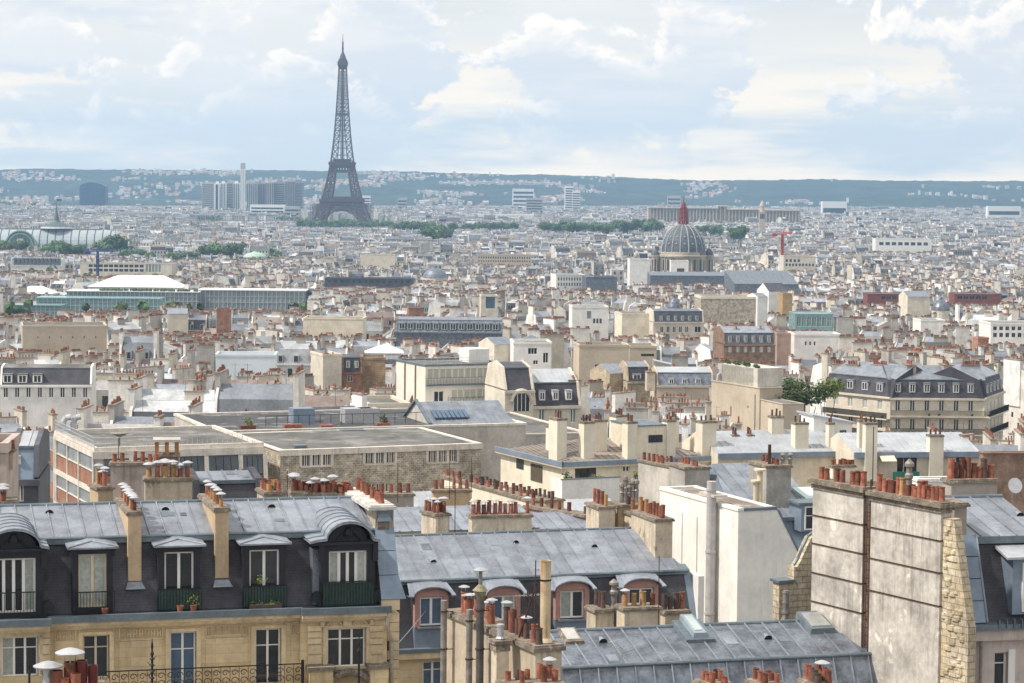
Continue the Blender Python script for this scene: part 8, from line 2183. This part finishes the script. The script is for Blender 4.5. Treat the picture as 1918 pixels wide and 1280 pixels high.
# ================================================================= the mass of rooftops
NLM = [(0, 'the glass palace'), (240, 'the palace greenery'), (430, 'the white chimney'), (560, 'the iron tower'), (720, 'the tower park'), (860, 'the tree belt'), (1010, 'the pale towers'), (1150, 'the church flank'), (1240, 'the domed church'), (1350, 'the steeple'), (1470, 'the red crane'), (1580, 'the skyline block'), (1700, 'the far hillside'), (1830, 'the stepped block')]
ORD = ['leftmost'] + [w + ' from left' for w in 'second third fourth fifth sixth seventh eighth ninth tenth'.split()]
twins = {}
STW = {'mansard': 'mansard', 'gable': 'pitched', 'flat': 'flat', 'shed': 'single-pitch', 'hip': 'hipped'}


def col_word(c, roof):
    lum = sum(c) / 3
    if roof: return 'pale zinc' if lum > .46 else 'grey zinc' if lum > .34 else 'dark zinc'
    if c[0] > c[2] * 1.7: return 'tan'
    return 'white' if lum > .7 else 'cream' if lum > .55 else 'beige' if lum > .46 else 'grey'


rr = random.Random(21)
TPL = []
for i in range(26):
    st = ['mansard', 'gable', 'mansard', 'flat', 'gable', 'mansard', 'shed', 'hip'][i % 8]
    w, d, P = gen_building(rr, 0, st)
    root = empty('apartment_building', (0, 0, 0), 0, None, 'building', None)
    for k, b in P.items():
        if k == 'chimney_stack':
            for j in range(0, len(b.f), 12):
                q = MB(); n0 = j // 6 * 8; q.v = b.v[n0:n0 + 16]; q.f = [tuple(i_ - n0 for i_ in f_) for f_ in b.f[j:j + 12]]; q.m = b.m[j:j + 12]; q.c = b.c[j:j + 12]; q.build(k, CITY, root, col=True)
        elif b.f:
            o = b.build(k, CITY, root, col=True)
            if k in ('chimney_pots', 'windows', 'dormers', 'rooftop_fittings'): o['kind'] = 'stuff'
    wcol = next((c for c in P['wall'].c if c), (.6, .5, .4)); rcol = next((c for c in reversed(P['roof'].c) if c), (.4, .4, .4))
    TPL.append([w, d, root, kidmap(root), False, st, wcol, rcol])

NEAR0, NEAR1 = 262, 5400
plots = []
for (cx, cy, L, B, a) in place_rows(NEAR0, 1500, rr) + place_rows(1500, 6500, rr):
    c, s_ = math.cos(a), math.sin(a)
    if cy < 1500:
        rows = max(1, int(B / 9.5))
        for j in range(rows):
            v = -B / 2 + 1 + j * (B / rows)
            u = -L / 2
            while u < L / 2 - 6:
                plots.append((cx + u * c - v * s_, cy + u * s_ + v * c, a, cy, L / 2 - u, rr.uniform(-3.2, 2.6) + (1.6 if j == rows - 1 else 0)))
                u += rr.uniform(7, 11)
    else:
        rows = max(1, int(B / 17))
        for j in range(rows):
            v = -B / 2 + j * (B / rows); u = -L / 2
            while u < L / 2 - 6:
                plots.append((cx + u * c - v * s_, cy + u * s_ + v * c, a, cy, L / 2 - u, rr.uniform(-3, 2.2) + (rr.random() < .06) * rr.uniform(2, 7)))
                u += rr.uniform(12, 19)
plots.sort(key=lambda p: p[1])
LOD1 = [gen_building(rr, 1) for _ in range(60)]
LOD1 = [(w, d, merged(P).arrays()) for w, d, P in LOD1]
LOD2 = [gen_building(rr, 2) for _ in range(80)]
LOD2 = [(w, d, merged(P).arrays()) for w, d, P in LOD2]
acc = {1: [], 2: []}
n_ind = 0
used_lab = {}
for (x, y, a, cy, rem, dh) in plots:
    if y < 300 and False: continue
    px = 959 + x / y * FPX
    if px < -140 or px > 2060: continue
    zt = roof_z(y) + dh
    near = n_ind < 255
    tp = rr.choice(TPL) if near else rr.choice(LOD1 if y < 2100 else LOD2)
    w, d = tp[0], tp[1]
    if w > rem + 8: continue
    lim = ok_place(x + w / 2 * math.cos(a), y + w / 2 * math.sin(a), w * 1.2, d, zt + 7.5)
    if lim is None: continue
    z = min(zt, lim - 7.5)
    flip = rr.random() < .4 and not near
    if near:
        if not tp[4]: root = tp[2]; tp[4] = True
        else: root = copy_tree(tp[2], tp[3])
        root.location = (x, y, z); root.rotation_euler = (0, 0, a)
        lm = [n for x0, n in NLM if px + 30 >= x0][-1] if px > -30 else NLM[0][1]
        band = 'nearer' if y < 420 else 'middling' if y < 600 else 'farther'
        key = '%s %s %s building in %s roofs below %s' % (STW[tp[5]], col_word(tp[7], True).replace(' ', '-'), col_word(tp[6], False), band, lm)
        twins.setdefault(key, []).append((px, root)); root['category'] = 'building'; root['group'] = 'crowded apartment buildings below ' + lm
        n_ind += 1
    else:
        l_ = 1 if y < 2100 else 2
        V = tp[2][0]
        ca, sa = math.cos(a), math.sin(a)
        Vx = (w - V[:, 0]) if flip else V[:, 0]
        X = x + Vx * ca - V[:, 1] * sa; Yy = y + Vx * sa + V[:, 1] * ca
        acc[l_].append((np.stack([X, Yy, V[:, 2] + z], 1), tp[2], flip))
for key, L_ in twins.items():
    L_.sort(key=lambda q: q[0])
    for i, (_, o) in enumerate(L_): o['label'] = key if len(L_) == 1 else '%s, %s' % (key, ORD[i] if i < len(L_) - 1 or i == 0 else 'rightmost')
for tp in TPL:
    if not tp[4]:
        for ch in list(tp[2].children): bpy.data.objects.remove(ch)
        bpy.data.objects.remove(tp[2])
for l_, nm, lab in ((1, 'distant_rooftops', 'dense mass of zinc roofs and chimneys filling the middle distance'), (2, 'farthest_rooftops', 'tiny pale buildings packed together towards the hills')):
    Vs, Ls, Ts, Ms, Cs = [], [], [], [], []
    off = 0
    for V, (V0, L, T, Mi, C), fl in acc[l_]:
        Vs.append(V); Ls.append(L + off); off += len(V); Ts.append(T); Ms.append(Mi)
        k = rr.uniform(.68, 1.12); C = C.copy(); C[:, :3] *= k; Cs.append(C)
    me = mesh_from(nm, (np.concatenate(Vs).astype(np.float32), np.concatenate(Ls), np.concatenate(Ts), np.concatenate(Ms), np.concatenate(Cs)), CITY, False, True)
    o = bpy.data.objects.new(nm, me); COL.objects.link(o); tag(o, lab, None, None, 'stuff')
    print(nm, len(acc[l_]), 'faces', len(me.polygons))
print('individual buildings', n_ind, 'farthest', y)

# houses and blocks on the wooded slopes, seen as one speckle
b = MB(); r2 = random.Random(5)
for i in range(6500):
    px = r2.uniform(-30, 1500) if r2.random() < .88 else r2.uniform(1400, 1950)
    y = r2.uniform(6900, 8700) if r2.random() < .8 else r2.uniform(8700, 9200)
    x = (px - 959) / FPX * y
    nz = mn.noise(Vector((x / 260, y / 420, 3.0))) + .35 * mn.noise(Vector((x / 70, y / 90, 1.0)))
    if px > 1150 and y > 7200 and nz < .45: continue
    if nz < .12: continue
    s_ = r2.uniform(2.5, 6.5); h = r2.uniform(3, 7) if r2.random() < .85 else r2.uniform(9, 16); z = hill_z(x, y)
    c = r2.choice([(.78, .76, .72), (.7, .66, .6), (.6, .52, .42), (.8, .8, .8), (.5, .47, .44)]); rc = r2.choice([(.4, .2, .14), (.45, .25, .18), (.3, .3, .33), (.5, .5, .52), (.35, .2, .15)])
    b.box(x - s_, x + s_, y - 6, y + 6, z - 8, z + h, 0, c)
    if h < 11: b.prism([(y + 6.5, z + h), (y, z + h + 3), (y - 6.5, z + h)], x - s_ - .5, x + s_ + .5, 1, rc, 0, c)
o = b.build('hillside_houses', CITY, kind='stuff', col=True); o['label'] = 'scattered pale houses among the trees of the far slopes'
# tree masses seen among the farthest roofs
b = MB()
for i in range(900):
    px = r2.uniform(-30, 1950); y = r2.uniform(900, 6500) ** 1.0; x = (px - 959) / FPX * y
    if ok_place(x, y, 12, 12, roof_z(y) + 1) is None: continue
    for j in range(r2.randint(2, 6)):
        cx, cyy = x + r2.uniform(-14, 14), y + r2.uniform(-6, 6); R_ = r2.uniform(1.6, 3.6) * (1 if y > 1500 else .7); zt = roof_z(y) - r2.uniform(1, 3)
        for q in range(26):
            d_ = Vector((r2.gauss(0, 1), r2.gauss(0, 1), r2.gauss(0, 1))).normalized(); cc = Vector((cx, cyy, zt)) + d_ * R_; t = d_.cross(Vector((r2.random(), r2.random(), .4))).normalized(); e = d_.cross(t); s_ = r2.uniform(.8, 1.6)
            b.face([cc - t * s_, cc - e * s_, cc + t * s_, cc + e * s_])
o = b.build('courtyard_greenery', leaf_f, kind='stuff'); o['label'] = 'treetops showing between the far rooftops'

# ================================================================= haze
hz = MB(); hz.box(-5400, 5400, -350, 12600, -3, 352)
haze_m = bpy.data.materials.new('haze'); haze_m.use_nodes = True
nt = haze_m.node_tree
for n_ in list(nt.nodes):
    if n_.type == 'BSDF_PRINCIPLED': nt.nodes.remove(n_)
pv = nt.nodes.new('ShaderNodeVolumePrincipled'); pv.inputs['Density'].default_value = 7.0e-5
pv.inputs['Color'].default_value = (0.40, 0.68, 1.0, 1); pv.inputs['Anisotropy'].default_value = 0.2
nt.links.new(pv.outputs[0], nt.nodes['Material Output'].inputs['Volume'])
ho = hz.build('haze', haze_m, kind='stuff'); ho['label'] = 'thin blue summer haze over the city'
sc.cycles.volume_step_rate = 20
sc.cycles.volume_max_steps = 16
